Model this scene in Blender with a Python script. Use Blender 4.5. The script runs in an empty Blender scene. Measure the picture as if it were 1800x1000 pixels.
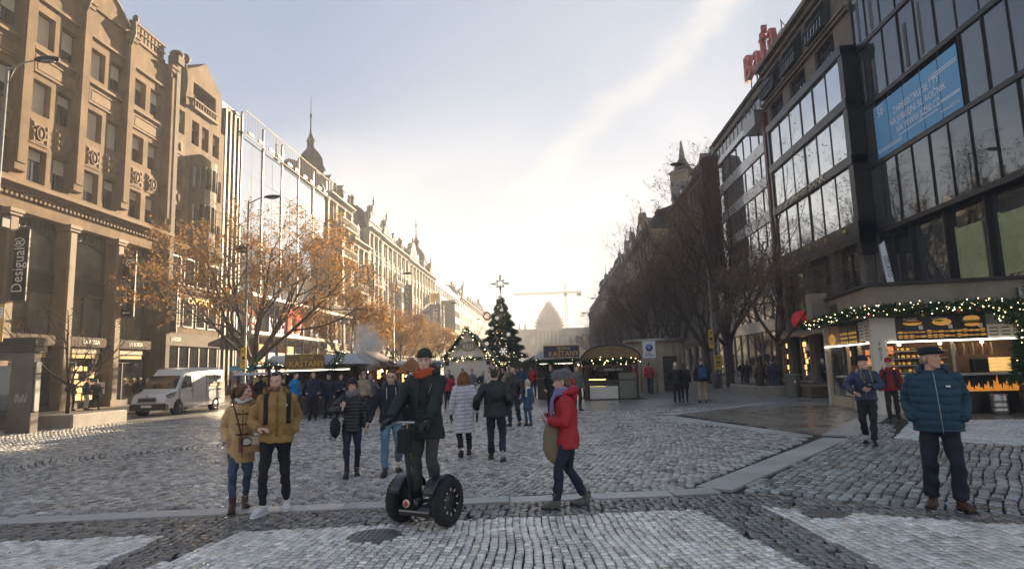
import bpy, bmesh, math, random
import numpy as np
from mathutils import Vector, Matrix, Euler
R = math.radians
random.seed(11)
RNG = np.random.default_rng(11)
S = bpy.context.scene
COL = S.collection
# ------------------------------------------------------------------ camera
CAM_H = 1.68
cam_data = bpy.data.cameras.new("camera")
cam = bpy.data.objects.new("camera", cam_data); COL.objects.link(cam)
S.camera = cam
cam_data.sensor_width = 36.0
cam_data.lens = 36.0 * 1100.0 / 1800.0
cam_data.clip_start = 0.05
cam_data.clip_end = 4000.0
PITCH, YAW, ROLL = R(7.6), R(3.3), R(1.75)
_f = Vector((-math.sin(YAW)*math.cos(PITCH), math.cos(YAW)*math.cos(PITCH), math.sin(PITCH)))
_r0 = Vector((math.cos(YAW), math.sin(YAW), 0.0)); _u0 = _r0.cross(_f)
_r = _r0*math.cos(ROLL) - _u0*math.sin(ROLL); _u = _r.cross(_f)
_m = Matrix((_r, _u, -_f)).transposed().to_4x4()
_m.translation = Vector((0, 0, CAM_H))
cam.matrix_world = _m
# ------------------------------------------------------------------ daylight
SUN_AZ, SUN_EL = R(16.0), R(14.5)       # azimuth from the street's axis (+Y) towards +X
world = bpy.data.worlds.new("World"); S.world = world
world.use_nodes = True
SKY_STRENGTH = 0.055
SUN_STRENGTH = 4.0
TRAIL = (0.442, 1.340, -0.059, 2.392)
def build_world():
 nt = world.node_tree; nt.nodes.clear()
 N = nt.nodes.new; L = nt.links.new
 out = N('ShaderNodeOutputWorld'); bg = N('ShaderNodeBackground')
 sky = N('ShaderNodeTexSky'); sky.sky_type = 'NISHITA'; sky.sun_disc = False
 sky.sun_elevation = SUN_EL; sky.sun_rotation = SUN_AZ
 sky.altitude = 200; sky.air_density = 1.0; sky.dust_density = 1.0; sky.ozone_density = 1.2
 tc = N('ShaderNodeTexCoord'); sep = N('ShaderNodeSeparateXYZ'); L(tc.outputs['Generated'], sep.inputs[0])
 def math_(op, a, b=None, clamp=False):
  n = N('ShaderNodeMath'); n.operation = op; n.use_clamp = clamp
  for i, v in enumerate((a, b)):
   if v is None: continue
   if isinstance(v, (int, float)): n.inputs[i].default_value = v
   else: L(v, n.inputs[i])
  return n.outputs[0]
 zc = math_('MAXIMUM', sep.outputs[2], 0.02)
 zz = math_('ADD', zc, 0.12)
 qx = math_('DIVIDE', sep.outputs[0], zz); qy = math_('DIVIDE', sep.outputs[1], zz)
 cmb = N('ShaderNodeCombineXYZ'); L(qx, cmb.inputs[0]); L(qy, cmb.inputs[1])
 def noise(scale, detail, rough, loc=(0,0,0), scl=(1,1,1), dist=0.0):
  mp = N('ShaderNodeMapping'); L(cmb.outputs[0], mp.inputs[0])
  mp.inputs['Location'].default_value = loc; mp.inputs['Scale'].default_value = scl
  n = N('ShaderNodeTexNoise'); L(mp.outputs[0], n.inputs['Vector'])
  n.inputs['Scale'].default_value = scale; n.inputs['Detail'].default_value = detail
  n.inputs['Roughness'].default_value = rough; n.inputs['Distortion'].default_value = dist
  return n.outputs['Fac']
 def ramp(v, a, b, hi=1.0):
  n = N('ShaderNodeMapRange'); n.interpolation_type = 'SMOOTHSTEP'; L(v, n.inputs[0])
  n.inputs[1].default_value = a; n.inputs[2].default_value = b
  n.inputs[3].default_value = 0; n.inputs[4].default_value = hi
  return n.outputs[0]
 # cumulus banks low over the roofs, and thin high veil
 n1 = noise(0.60, 9, 0.56, (4.4, 0.35, 0), (0.75, 1.0, 1), 0.35)
 low = math_('SUBTRACT', 1.0, ramp(sep.outputs[2], 0.18, 0.43))
 c1 = math_('MULTIPLY', ramp(math_('ADD', n1, math_('MULTIPLY', low, 0.10)), 0.47, 0.66), math_('ADD', 0.1, math_('MULTIPLY', low, 0.9)))
 n2 = noise(1.2, 10, 0.66, (8.7, 1.2, 0), (1.6, 0.5, 1), 0.6)
 c2 = math_('MULTIPLY', ramp(n2, 0.46, 0.90), 0.32)
 hz = math_('SUBTRACT', 1.0, ramp(sep.outputs[2], 0.06, 0.26))
 # a spread-out vapour trail: a straight line in the plane of the high clouds
 ax, ay, bx, by = TRAIL
 dx, dy = bx-ax, by-ay; ln = math.hypot(dx, dy); nx, ny = -dy/ln, dx/ln
 d = math_('ADD', math_('MULTIPLY', qx, nx), math_('MULTIPLY', qy, ny))
 d = math_('SUBTRACT', d, ax*nx+ay*ny)
 wob = math_('MULTIPLY', math_('SUBTRACT', noise(3.0, 9, 0.7, (1.3, 5.2, 0)), 0.5), 0.30)
 dd = math_('ABSOLUTE', math_('ADD', d, wob))
 t1 = math_('SUBTRACT', 1.0, ramp(dd, 0.0, 0.095))
 t1 = math_('MULTIPLY', t1, math_('ADD', 0.02, math_('MULTIPLY', noise(4.0, 10, 0.75, (2, 2, 0), (1, 1, 1), 0.5), 1.35)))
 cl = math_('ADD', math_('ADD', c1, c2), t1, True)
 cl = math_('ADD', cl, math_('MULTIPLY', hz, 0.55), True)
 # the thin high veil over the whole sky, paler low down and towards the sun
 sd = (math.sin(SUN_AZ)*math.cos(SUN_EL), math.cos(SUN_AZ)*math.cos(SUN_EL), math.sin(SUN_EL))
 dot = N('ShaderNodeVectorMath'); dot.operation = 'DOT_PRODUCT'
 nrm = N('ShaderNodeVectorMath'); nrm.operation = 'NORMALIZE'; L(tc.outputs['Generated'], nrm.inputs[0])
 L(nrm.outputs[0], dot.inputs[0]); dot.inputs[1].default_value = sd
 fw = ramp(dot.outputs['Value'], 0.75, 1.0)
 def rgb_mix(f, a, b):
  n = N('ShaderNodeMix'); n.data_type = 'RGBA'
  for k, v in ((0, f), (6, a), (7, b)):
   if isinstance(v, (int, float)): n.inputs[k].default_value = v
   elif isinstance(v, tuple): n.inputs[k].default_value = (*v, 1)
   else: L(v, n.inputs[k])
  return n.outputs[2]
 lowf = math_('SUBTRACT', 1.0, ramp(sep.outputs[2], 0.02, 0.40))
 veil = rgb_mix(math_('ADD', math_('MULTIPLY', lowf, 0.62), math_('MULTIPLY', fw, 0.45), True), (0.72, 0.98, 1.42), (1.95, 2.02, 2.12))
 base = rgb_mix(0.95, sky.outputs[0], veil)
 shade = math_('ADD', 0.66, math_('MULTIPLY', n1, 0.62))
 br = math_('MULTIPLY', math_('ADD', 2.2, math_('MULTIPLY', fw, 0.3)), shade)
 cc = N('ShaderNodeCombineXYZ')
 L(br, cc.inputs[0]); L(math_('MULTIPLY', br, 0.985), cc.inputs[1]); L(math_('MULTIPLY', br, 0.965), cc.inputs[2])
 L(rgb_mix(cl, base, cc.outputs[0]), bg.inputs['Color']); bg.inputs['Strength'].default_value = SKY_STRENGTH
 L(bg.outputs[0], out.inputs['Surface'])
build_world()
sun_d = bpy.data.lights.new("sun", 'SUN'); sun = bpy.data.objects.new("sun", sun_d); COL.objects.link(sun)
sun_d.energy = SUN_STRENGTH; sun_d.angle = R(0.6); sun_d.color = (1.0, 0.78, 0.52)
_sd = Vector((math.sin(SUN_AZ)*math.cos(SUN_EL), math.cos(SUN_AZ)*math.cos(SUN_EL), math.sin(SUN_EL)))
sun.rotation_euler = _sd.to_track_quat('Z', 'Y').to_euler(); sun.location = (60, 60, 80)
S.view_settings.view_transform = 'Standard'; S.view_settings.look = 'None'
S.view_settings.gamma = 1.0; S.view_settings.use_curve_mapping = False
S.view_settings.exposure = 2.78
S.render.engine = 'CYCLES'
S.cycles.use_denoising = True
S.cycles.max_bounces = 8; S.cycles.diffuse_bounces = 3; S.cycles.glossy_bounces = 4
S.cycles.transparent_max_bounces = 12; S.cycles.volume_bounces = 2
S.cycles.caustics_reflective = False; S.cycles.caustics_refractive = False
# ------------------------------------------------------------------ helpers: materials
MATS = {}
def mat(name, col, rough=0.7, metal=0.0, var=0.18, scale=1.5, bump=0.0, bscale=40.0, spec=0.5, emit=None, estr=0.0,
  col2=None, sheen=0.0, ior=None, coat=0.0, rvar=0.0, obj_space=False, stain=0.0):
 if name in MATS: return MATS[name]
 m = bpy.data.materials.new(name); m.use_nodes = True; MATS[name] = m
 nt = m.node_tree; b = nt.nodes['Principled BSDF']; N = nt.nodes.new; L = nt.links.new
 b.inputs['Roughness'].default_value = rough; b.inputs['Metallic'].default_value = metal
 b.inputs['Specular IOR Level'].default_value = spec
 if ior: b.inputs['IOR'].default_value = ior
 if coat: b.inputs['Coat Weight'].default_value = coat; b.inputs['Coat Roughness'].default_value = 0.05
 if sheen: b.inputs['Sheen Weight'].default_value = sheen; b.inputs['Sheen Roughness'].default_value = 0.5
 if emit: b.inputs['Emission Color'].default_value = (*emit, 1); b.inputs['Emission Strength'].default_value = estr
 c = (*col, 1)
 b.inputs['Base Color'].default_value = c
 if var > 0 or bump > 0:
  if obj_space:
   tc = N('ShaderNodeTexCoord'); vec = tc.outputs['Object']
  else:
   g = N('ShaderNodeNewGeometry'); vec = g.outputs['Position']
 if var > 0:
  n = N('ShaderNodeTexNoise'); L(vec, n.inputs['Vector']); n.inputs['Scale'].default_value = scale
  n.inputs['Detail'].default_value = 7; n.inputs['Roughness'].default_value = 0.65
  mr = N('ShaderNodeMapRange'); L(n.outputs['Fac'], mr.inputs[0]); mr.inputs[1].default_value = 0.3; mr.inputs[2].default_value = 0.7
  mx = N('ShaderNodeMix'); mx.data_type = 'RGBA'
  L(mr.outputs[0], mx.inputs[0])
  d = col2 if col2 else tuple(max(0, x*(1-var)) for x in col)
  u = col if col2 else tuple(min(1, x*(1+var*0.7)) for x in col)
  mx.inputs[6].default_value = (*d, 1); mx.inputs[7].default_value = (*u, 1)
  res = mx.outputs[2]
  if stain > 0:      # rain streaks: noise stretched along z
   mp = N('ShaderNodeMapping'); L(vec, mp.inputs[0]); mp.inputs['Scale'].default_value = (1.3, 1.3, 0.12)
   n3 = N('ShaderNodeTexNoise'); L(mp.outputs[0], n3.inputs['Vector']); n3.inputs['Scale'].default_value = 1.1; n3.inputs['Detail'].default_value = 6
   m3 = N('ShaderNodeMapRange'); L(n3.outputs['Fac'], m3.inputs[0]); m3.inputs[1].default_value = 0.42; m3.inputs[2].default_value = 0.7
   m3.inputs[3].default_value = 0; m3.inputs[4].default_value = stain
   x3 = N('ShaderNodeMix'); x3.data_type = 'RGBA'; L(m3.outputs[0], x3.inputs[0]); L(res, x3.inputs[6])
   x3.inputs[7].default_value = (*[x*0.35 for x in col], 1); res = x3.outputs[2]
  L(res, b.inputs['Base Color'])
  if rvar > 0:
   m2 = N('ShaderNodeMapRange'); L(n.outputs['Fac'], m2.inputs[0]); m2.inputs[1].default_value = 0.3; m2.inputs[2].default_value = 0.7
   m2.inputs[3].default_value = max(0.02, rough-rvar); m2.inputs[4].default_value = min(1, rough+rvar); L(m2.outputs[0], b.inputs['Roughness'])
 if bump > 0:
  n2 = N('ShaderNodeTexNoise'); L(vec, n2.inputs['Vector']); n2.inputs['Scale'].default_value = bscale; n2.inputs['Detail'].default_value = 5
  bp = N('ShaderNodeBump'); bp.inputs['Strength'].default_value = bump; bp.inputs['Distance'].default_value = 0.02
  L(n2.outputs['Fac'], bp.inputs['Height']); L(bp.outputs[0], b.inputs['Normal'])
 return m
def mat_attr(name, rough=0.6, spec=0.4, bump=0.0, bscale=200, sub=0.0):
 """base colour from the mesh colour attribute 'Col' (skin, brows, lips, beard...)"""
 if name in MATS: return MATS[name]
 m = bpy.data.materials.new(name); m.use_nodes = True; MATS[name] = m
 nt = m.node_tree; b = nt.nodes['Principled BSDF']
 a = nt.nodes.new('ShaderNodeAttribute'); a.attribute_name = 'Col'
 nt.links.new(a.outputs['Color'], b.inputs['Base Color'])
 b.inputs['Roughness'].default_value = rough; b.inputs['Specular IOR Level'].default_value = spec
 return m
# ------------------------------------------------------------------ helpers: meshes
class MB:
 """collects shapes and links them as one mesh object"""
 def __init__(s): s.v = []; s.f = []; s.mi = []; s.m = 0; s.sm = []; s.smooth = False
 def add(s, vs, fs, m=None, smooth=None):
  o = len(s.v); s.v.extend(vs); mm = s.m if m is None else m; sm = s.smooth if smooth is None else smooth
  for f in fs: s.f.append(tuple(i+o for i in f)); s.mi.append(mm); s.sm.append(sm)
  return s
 def box(s, x0, y0, z0, x1, y1, z1, m=None, M=None):
  vs = [(x0,y0,z0),(x1,y0,z0),(x1,y1,z0),(x0,y1,z0),(x0,y0,z1),(x1,y0,z1),(x1,y1,z1),(x0,y1,z1)]
  if M is not None: vs = [tuple(M @ Vector(v)) for v in vs]
  return s.add(vs, [(0,3,2,1),(4,5,6,7),(0,1,5,4),(1,2,6,5),(2,3,7,6),(3,0,4,7)], m, False)
 def bbox(s, x0, y0, z0, x1, y1, z1, b=0.02, m=None):
  """box with chamfered vertical and top edges"""
  x0,x1 = min(x0,x1),max(x0,x1); y0,y1 = min(y0,y1),max(y0,y1)
  b = min(b, (x1-x0)*.45, (y1-y0)*.45, (z1-z0)*.45)
  def ring(z, e, c):
   return [(x0+e+c,y0+e,z),(x1-e-c,y0+e,z),(x1-e,y0+e+c,z),(x1-e,y1-e-c,z),(x1-e-c,y1-e,z),(x0+e+c,y1-e,z),(x0+e,y1-e-c,z),(x0+e,y0+e+c,z)]
  vs = ring(z0,0,b)+ring(z1-b,0,b)+ring(z1,b,b*.4)
  fs = [tuple(range(7,-1,-1)), tuple(range(16,24))]
  for k in (0,8):
   for i in range(8): j=(i+1)%8; fs.append((k+i,k+j,k+8+j,k+8+i))
  return s.add(vs, fs, m, False)
 def quad(s, a, b, c, d, m=None): return s.add([a,b,c,d], [(0,1,2,3)], m, False)
 def prism(s, pts, axis, a, b, m=None):
  """polygon pts (2-D) extruded from a to b along axis ('x','y','z'); other two axes in cyclic order"""
  def mk(p, t):
   if axis == 'z': return (p[0], p[1], t)
   if axis == 'y': return (p[0], t, p[1])
   return (t, p[0], p[1])
  n = len(pts); ar = sum(pts[i][0]*pts[(i+1)%n][1]-pts[(i+1)%n][0]*pts[i][1] for i in range(n))
  if ar < 0: pts = pts[::-1]
  vs = [mk(p, a) for p in pts] + [mk(p, b) for p in pts]
  fs = [tuple(range(n-1,-1,-1)), tuple(range(n, 2*n))] + [(i,(i+1)%n,n+(i+1)%n,n+i) for i in range(n)]
  if axis == 'y': fs = [f[::-1] for f in fs]
  if b < a: fs = [f[::-1] for f in fs]
  return s.add(vs, fs, m, False)
 def tube(s, path, rad, n=8, side=None, m=None, cap=True, smooth=True, closed=False):
  """path of points; rad float/list, each float or (r_side, r_other)"""
  P_ = [Vector(p) for p in path]; k = len(P_)
  if not isinstance(rad, (list, tuple)) or (isinstance(rad, tuple) and len(rad) == 2 and k != 2): rad = [rad]*k
  prev = None; vs = []
  for i, p in enumerate(P_):
   if closed: t = (P_[(i+1)%k]-P_[i-1])
   else: t = (P_[min(i+1,k-1)]-P_[max(i-1,0)])
   if t.length < 1e-9: t = Vector((0,0,1))
   t.normalize()
   ref = Vector(side) if side is not None else (prev if prev is not None else (Vector((1,0,0)) if abs(t.x) < 0.9 else Vector((0,1,0))))
   a = ref - t*ref.dot(t)
   if a.length < 1e-6: a = t.orthogonal()
   a.normalize(); b = t.cross(a); prev = a
   r = rad[i]; ra, rb = (r, r) if not isinstance(r, (list, tuple)) else r
   for q in range(n):
    an = 2*math.pi*q/n
    vs.append(tuple(p + a*(ra*math.cos(an)) + b*(rb*math.sin(an))))
  fs = []
  for i in range(k if closed else k-1):
   i2 = (i+1) % k
   for q in range(n):
    q2 = (q+1) % n
    fs.append((i*n+q, i*n+q2, i2*n+q2, i2*n+q))
  if cap and not closed:
   fs.append(tuple(range(n-1,-1,-1))); fs.append(tuple(range((k-1)*n, k*n)))
  return s.add(vs, fs, m, smooth)
 def cyl(s, x, y, z0, z1, r0, r1=None, n=16, m=None, smooth=True):
  return s.tube([(x,y,z0),(x,y,z1)], [r0, r0 if r1 is None else r1], n, (1,0,0), m, True, smooth)
 def lathe(s, prof, n=24, x=0, y=0, m=None, smooth=True):
  """prof [(r,z)...] bottom to top"""
  return s.tube([(x,y,z) for r,z in prof], [max(r,1e-4) for r,z in prof], n, (1,0,0), m, True, smooth) if all(prof[i+1][1]>prof[i][1] for i in range(len(prof)-1)) else s._lathe(prof, n, x, y, m, smooth)
 def _lathe(s, prof, n, x, y, m, smooth, caps=True):
  vs = []; k = len(prof)
  for r, z in prof:
   for q in range(n): a = 2*math.pi*q/n; vs.append((x+r*math.cos(a), y+r*math.sin(a), z))
  fs = [(i*n+q, i*n+(q+1)%n, (i+1)*n+(q+1)%n, (i+1)*n+q) for i in range(k-1) for q in range(n)]
  if caps: fs += [tuple(range(n-1,-1,-1)), tuple(range((k-1)*n, k*n))]
  return s.add(vs, fs, m, smooth)
 def ell(s, c, r, n=14, k=9, M=None, m=None, smooth=True):
  c = Vector(c); vs = [];
  for i in range(1, k):
   th = math.pi*i/k
   for q in range(n):
    a = 2*math.pi*q/n
    v = Vector((r[0]*math.sin(th)*math.cos(a), r[1]*math.sin(th)*math.sin(a), -r[2]*math.cos(th)))
    if M is not None: v = M @ v
    vs.append(tuple(c+v))
  b = Vector((0,0,-r[2])); t = Vector((0,0,r[2]))
  if M is not None: b = M @ b; t = M @ t
  ib = len(vs); vs += [tuple(c+b), tuple(c+t)]
  fs = [(i*n+q, i*n+(q+1)%n, (i+1)*n+(q+1)%n, (i+1)*n+q) for i in range(k-2) for q in range(n)]
  fs += [(ib, (q+1)%n, q) for q in range(n)] + [(ib+1, (k-2)*n+q, (k-2)*n+(q+1)%n) for q in range(n)]
  return s.add(vs, fs, m, smooth)
 def xform(s, M, a=0):
  for i in range(a, len(s.v)): s.v[i] = tuple(M @ Vector(s.v[i]))
  return s
 def mesh(s, name, mats):
  me = bpy.data.meshes.new(name); me.from_pydata(s.v, [], s.f)
  mats = mats if isinstance(mats, (list, tuple)) else [mats]
  for m in mats: me.materials.append(m)
  if len(mats) > 1: me.polygons.foreach_set('material_index', s.mi)
  me.polygons.foreach_set('use_smooth', s.sm); me.update(); return me
 def build(s, name, mats, parent=None, kind=None):
  return link(name, s.mesh(name, mats), parent, kind)
def link(name, me, parent=None, kind=None, loc=None, rot=None):
 o = bpy.data.objects.new(name, me); COL.objects.link(o)
 if parent is not None: o.parent = parent
 if kind: o['kind'] = kind
 if loc is not None: o.location = loc
 if rot is not None: o.rotation_euler = rot
 return o
def tag(o, label, cat, group=None):
 o['label'] = label; o['category'] = cat
 if group: o['group'] = group
 return o
def thing(name, label, cat, loc=(0,0,0), rotz=0.0, group=None):
 o = bpy.data.objects.new(name, None); COL.objects.link(o); o.empty_display_size = 0.2
 o.location = loc; o.rotation_euler = (0, 0, rotz)
 return tag(o, label, cat, group)
def struct(name, loc=(0,0,0)):
 o = bpy.data.objects.new(name, None); COL.objects.link(o); o.location = loc; o['kind'] = 'structure'; return o
def copy_tree(o, parent=None):
 c = o.copy(); COL.objects.link(c); c.parent = parent
 for ch in o.children:
  d = copy_tree(ch, c)
 return c
def dup(root, loc, rotz, label, scale=None, group=None):
 c = copy_tree(root); c.location = loc; c.rotation_euler = (0, 0, rotz); c['label'] = label
 if scale: c.scale = (scale,)*3 if isinstance(scale, (int, float)) else scale
 if group: c['group'] = group
 return c
def np_mesh(name, V, Fq, mats, mi=None, smooth=False, col=None):
 """V (n,3), Fq (m,4) quads"""
 me = bpy.data.meshes.new(name); nv, nf = len(V), len(Fq); k = Fq.shape[1]
 me.vertices.add(nv); me.vertices.foreach_set('co', np.ascontiguousarray(V, dtype=np.float32).ravel())
 me.loops.add(nf*k); me.loops.foreach_set('vertex_index', np.ascontiguousarray(Fq, dtype=np.int32).ravel())
 me.polygons.add(nf); me.polygons.foreach_set('loop_start', np.arange(0, nf*k, k, dtype=np.int32))
 me.polygons.foreach_set('loop_total', np.full(nf, k, dtype=np.int32))
 for m in (mats if isinstance(mats, (list, tuple)) else [mats]): me.materials.append(m)
 if mi is not None: me.polygons.foreach_set('material_index', np.ascontiguousarray(mi, dtype=np.int32))
 if smooth: me.polygons.foreach_set('use_smooth', np.ones(nf, dtype=bool))
 me.update(calc_edges=True); me.validate()
 if col is not None:
  a = me.color_attributes.new('Col', 'FLOAT_COLOR', 'POINT'); a.data.foreach_set('color', np.ascontiguousarray(col, dtype=np.float32).ravel())
 return me
_text_cache = {}
def text_mesh(txt, size, depth=0.01, align='CENTER', sx=1.0, spacing=1.0, shear=0.0):
 key = (txt, size, depth, align, sx, spacing, shear)
 if key in _text_cache: return _text_cache[key]
 cu = bpy.data.curves.new("lettering", 'FONT'); cu.body = txt; cu.size = size; cu.extrude = depth/2; cu.resolution_u = 2
 cu.align_x = align; cu.align_y = 'CENTER'; cu.space_character = spacing; cu.shear = shear
 o = bpy.data.objects.new("lettering", cu)
 me = bpy.data.meshes.new_from_object(o)
 bpy.data.objects.remove(o); bpy.data.curves.remove(cu)
 if sx != 1.0:
  for v in me.vertices: v.co.x *= sx
 _text_cache[key] = me
 return me
def lettering(txt, size, m, parent, loc, rot, depth=0.01, align='CENTER', sx=1.0, spacing=1.0, name='lettering', shear=0.0):
 me = text_mesh(txt, size, depth, align, sx, spacing, shear)
 if len(me.materials) == 0: me.materials.append(m)
 elif me.materials[0] != m: me = me.copy(); me.materials[0] = m
 o = link(name, me, parent); o.location = loc; o.rotation_euler = rot
 return o
# ================================================================== ground, paving, haze
def stone_mat(name, rough, rvar, bump):
 m = bpy.data.materials.new(name); m.use_nodes = True; MATS[name] = m
 nt = m.node_tree; b = nt.nodes['Principled BSDF']; N = nt.nodes.new; L = nt.links.new
 a = N('ShaderNodeAttribute'); a.attribute_name = 'Col'
 g = N('ShaderNodeNewGeometry')
 n = N('ShaderNodeTexNoise'); L(g.outputs['Position'], n.inputs['Vector']); n.inputs['Scale'].default_value = 0.9; n.inputs['Detail'].default_value = 8; n.inputs['Roughness'].default_value = 0.7
 n2 = N('ShaderNodeTexNoise'); L(g.outputs['Position'], n2.inputs['Vector']); n2.inputs['Scale'].default_value = 90; n2.inputs['Detail'].default_value = 4
 mr = N('ShaderNodeMapRange'); L(n.outputs['Fac'], mr.inputs[0]); mr.inputs[1].default_value = .3; mr.inputs[2].default_value = .7; mr.inputs[3].default_value = .86; mr.inputs[4].default_value = 1.1
 mr2 = N('ShaderNodeMapRange'); L(n2.outputs['Fac'], mr2.inputs[0]); mr2.inputs[1].default_value = .3; mr2.inputs[2].default_value = .7; mr2.inputs[3].default_value = .8; mr2.inputs[4].default_value = 1.15
 k = N('ShaderNodeMath'); k.operation = 'MULTIPLY'; L(mr.outputs[0], k.inputs[0]); L(mr2.outputs[0], k.inputs[1])
 v = N('ShaderNodeVectorMath'); v.operation = 'SCALE'; L(a.outputs['Color'], v.inputs[0]); L(k.outputs[0], v.inputs['Scale'])
 L(v.outputs[0], b.inputs['Base Color'])
 r = N('ShaderNodeMapRange'); L(n.outputs['Fac'], r.inputs[0]); r.inputs[1].default_value = .35; r.inputs[2].default_value = .65
 r.inputs[3].default_value = rough-rvar; r.inputs[4].default_value = rough+rvar; L(r.outputs[0], b.inputs['Roughness'])
 bp = N('ShaderNodeBump'); bp.inputs['Strength'].default_value = bump; bp.inputs['Distance'].default_value = .004
 L(n2.outputs['Fac'], bp.inputs['Height']); L(bp.outputs[0], b.inputs['Normal'])
 b.inputs['Specular IOR Level'].default_value = 0.85
 return m
M_SETT = stone_mat('worn granite sett', 0.27, 0.10, 0.35)
M_MOSAIC = stone_mat('mosaic paving stone', 0.27, 0.09, 0.3)
M_SLAB = stone_mat('granite slab', 0.5, 0.15, 0.3)
def in_poly(x, y, poly):
 r = np.zeros(len(x), bool); n = len(poly)
 for i in range(n):
  x1, y1 = poly[i]; x2, y2 = poly[(i+1) % n]
  c = ((y1 > y) != (y2 > y)) & (x < (x2-x1)*(y-y1)/((y2-y1) if y2 != y1 else 1e-9)+x1)
  r ^= c
 return r
def visible(x, y, mar=2.2):
 """roughly inside what the camera can see (with a margin)"""
 return (np.abs(x + 0.0575*y) < 0.86*y + mar) & (y > 4.4)
FLAT = [0]
def stones(cx, cy, ang, hx, hy, chamfer, depth, jz, tilt):
 n = len(cx); rg = RNG
 top = rg.uniform(-jz, jz, n)
 tx = rg.normal(0, tilt, n); ty = rg.normal(0, tilt, n)
 sg = np.array([[-1,-1],[1,-1],[1,1],[-1,1]], float)
 def ring(kx, ky, dz):
  j = rg.uniform(-.07, .07, (n, 4, 2))
  lx = (sg[None,:,0]+j[:,:,0]*(kx>0))*(hx[:,None]-kx); ly = (sg[None,:,1]+j[:,:,1]*(ky>0))*(hy[:,None]-ky)
  return lx, ly, dz
 if chamfer:
  rs = [ring(0,0,-depth), ring(0,0,-.009), ring(.004,.004,0.0)] if FLAT[0] else [ring(0,0,-depth), ring(0,0,-.018), ring(.008,.008,0.0)]
 else:
  rs = [ring(0,0,-depth), ring(.007,.007,0.0)]
 base = np.random.default_rng(5)
 V = []
 c, s = np.cos(ang)[:,None], np.sin(ang)[:,None]
 for lx, ly, dz in rs:
  z = top[:,None] + dz + (lx*tx[:,None]+ly*ty[:,None])*(1.0 if dz > -depth else 0.0)
  V.append(np.stack([cx[:,None]+lx*c-ly*s, cy[:,None]+lx*s+ly*c, z], -1))
 V = np.concatenate(V, 1)                       # n, 4*rings, 3
 F = []
 for k in range(len(rs)-1):
  for i in range(4): F.append([k*4+i, k*4+(i+1)%4, k*4+4+(i+1)%4, k*4+4+i])
 o = (len(rs)-1)*4; F.append([o, o+1, o+2, o+3])
 F = np.array(F)
 return V, F
def field(root, piece, rest, cx, cy, ang, hx, hy, colf, m, chamfer=True, jz=.005, tilt=.03, n_ind=300):
 n = len(cx); d = np.hypot(cx, cy) - 0*cx
 vis = (np.abs(cx+0.0575*cy) < 0.83*cy)
 order = np.argsort(np.where(vis, d, d+100)); ind = order[:n_ind]; oth = order[n_ind:]
 # individuals: twelve shared stones, placed one by one
 protos = []
 for k in range(12):
  hxm, hym = float(np.mean(hx)), float(np.mean(hy))
  V, F = stones(np.zeros(1), np.zeros(1), np.zeros(1), np.array([hxm]), np.array([hym]), True, .05, 0, 0)
  V = V[0]; col = np.tile(np.append(colf(1)[0], 1.0), (len(V), 1))
  protos.append(np_mesh(piece, V, F, m, col=col))
 for i in ind:
  o = link(piece, protos[RNG.integers(12)], root)
  o.location = (cx[i], cy[i], RNG.uniform(-jz, jz)); o.rotation_euler = (RNG.normal(0, tilt), RNG.normal(0, tilt), ang[i])
  o.scale = (hx[i]/hxm, hy[i]/hym, 1)
 for sel, ch in ((oth[d[oth] < 12], chamfer), (oth[d[oth] >= 12], False)):
  if len(sel) == 0: continue
  V, F = stones(cx[sel], cy[sel], ang[sel], hx[sel], hy[sel], ch, .045, jz, tilt)
  k = V.shape[1]; nn = len(sel)
  FF = (F[None]+(np.arange(nn)*k)[:,None,None]).reshape(-1, 4)
  col = np.repeat(np.concatenate([colf(nn), np.ones((nn,1))], 1), k, 0)
  o = link(rest, np_mesh(rest, V.reshape(-1,3), FF, m, col=col), root); o['kind'] = 'stuff'
def grey(mu, sd, tint=(1,1,1)):
 def f(n):
  v = np.clip(RNG.normal(mu, sd, n), mu*.35, mu*1.8)[:,None]
  w = RNG.normal(0, .018, n)[:,None]
  return v*np.array(tint)[None]*(1+w*np.array([1,0,-1])[None])
 return f
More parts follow.
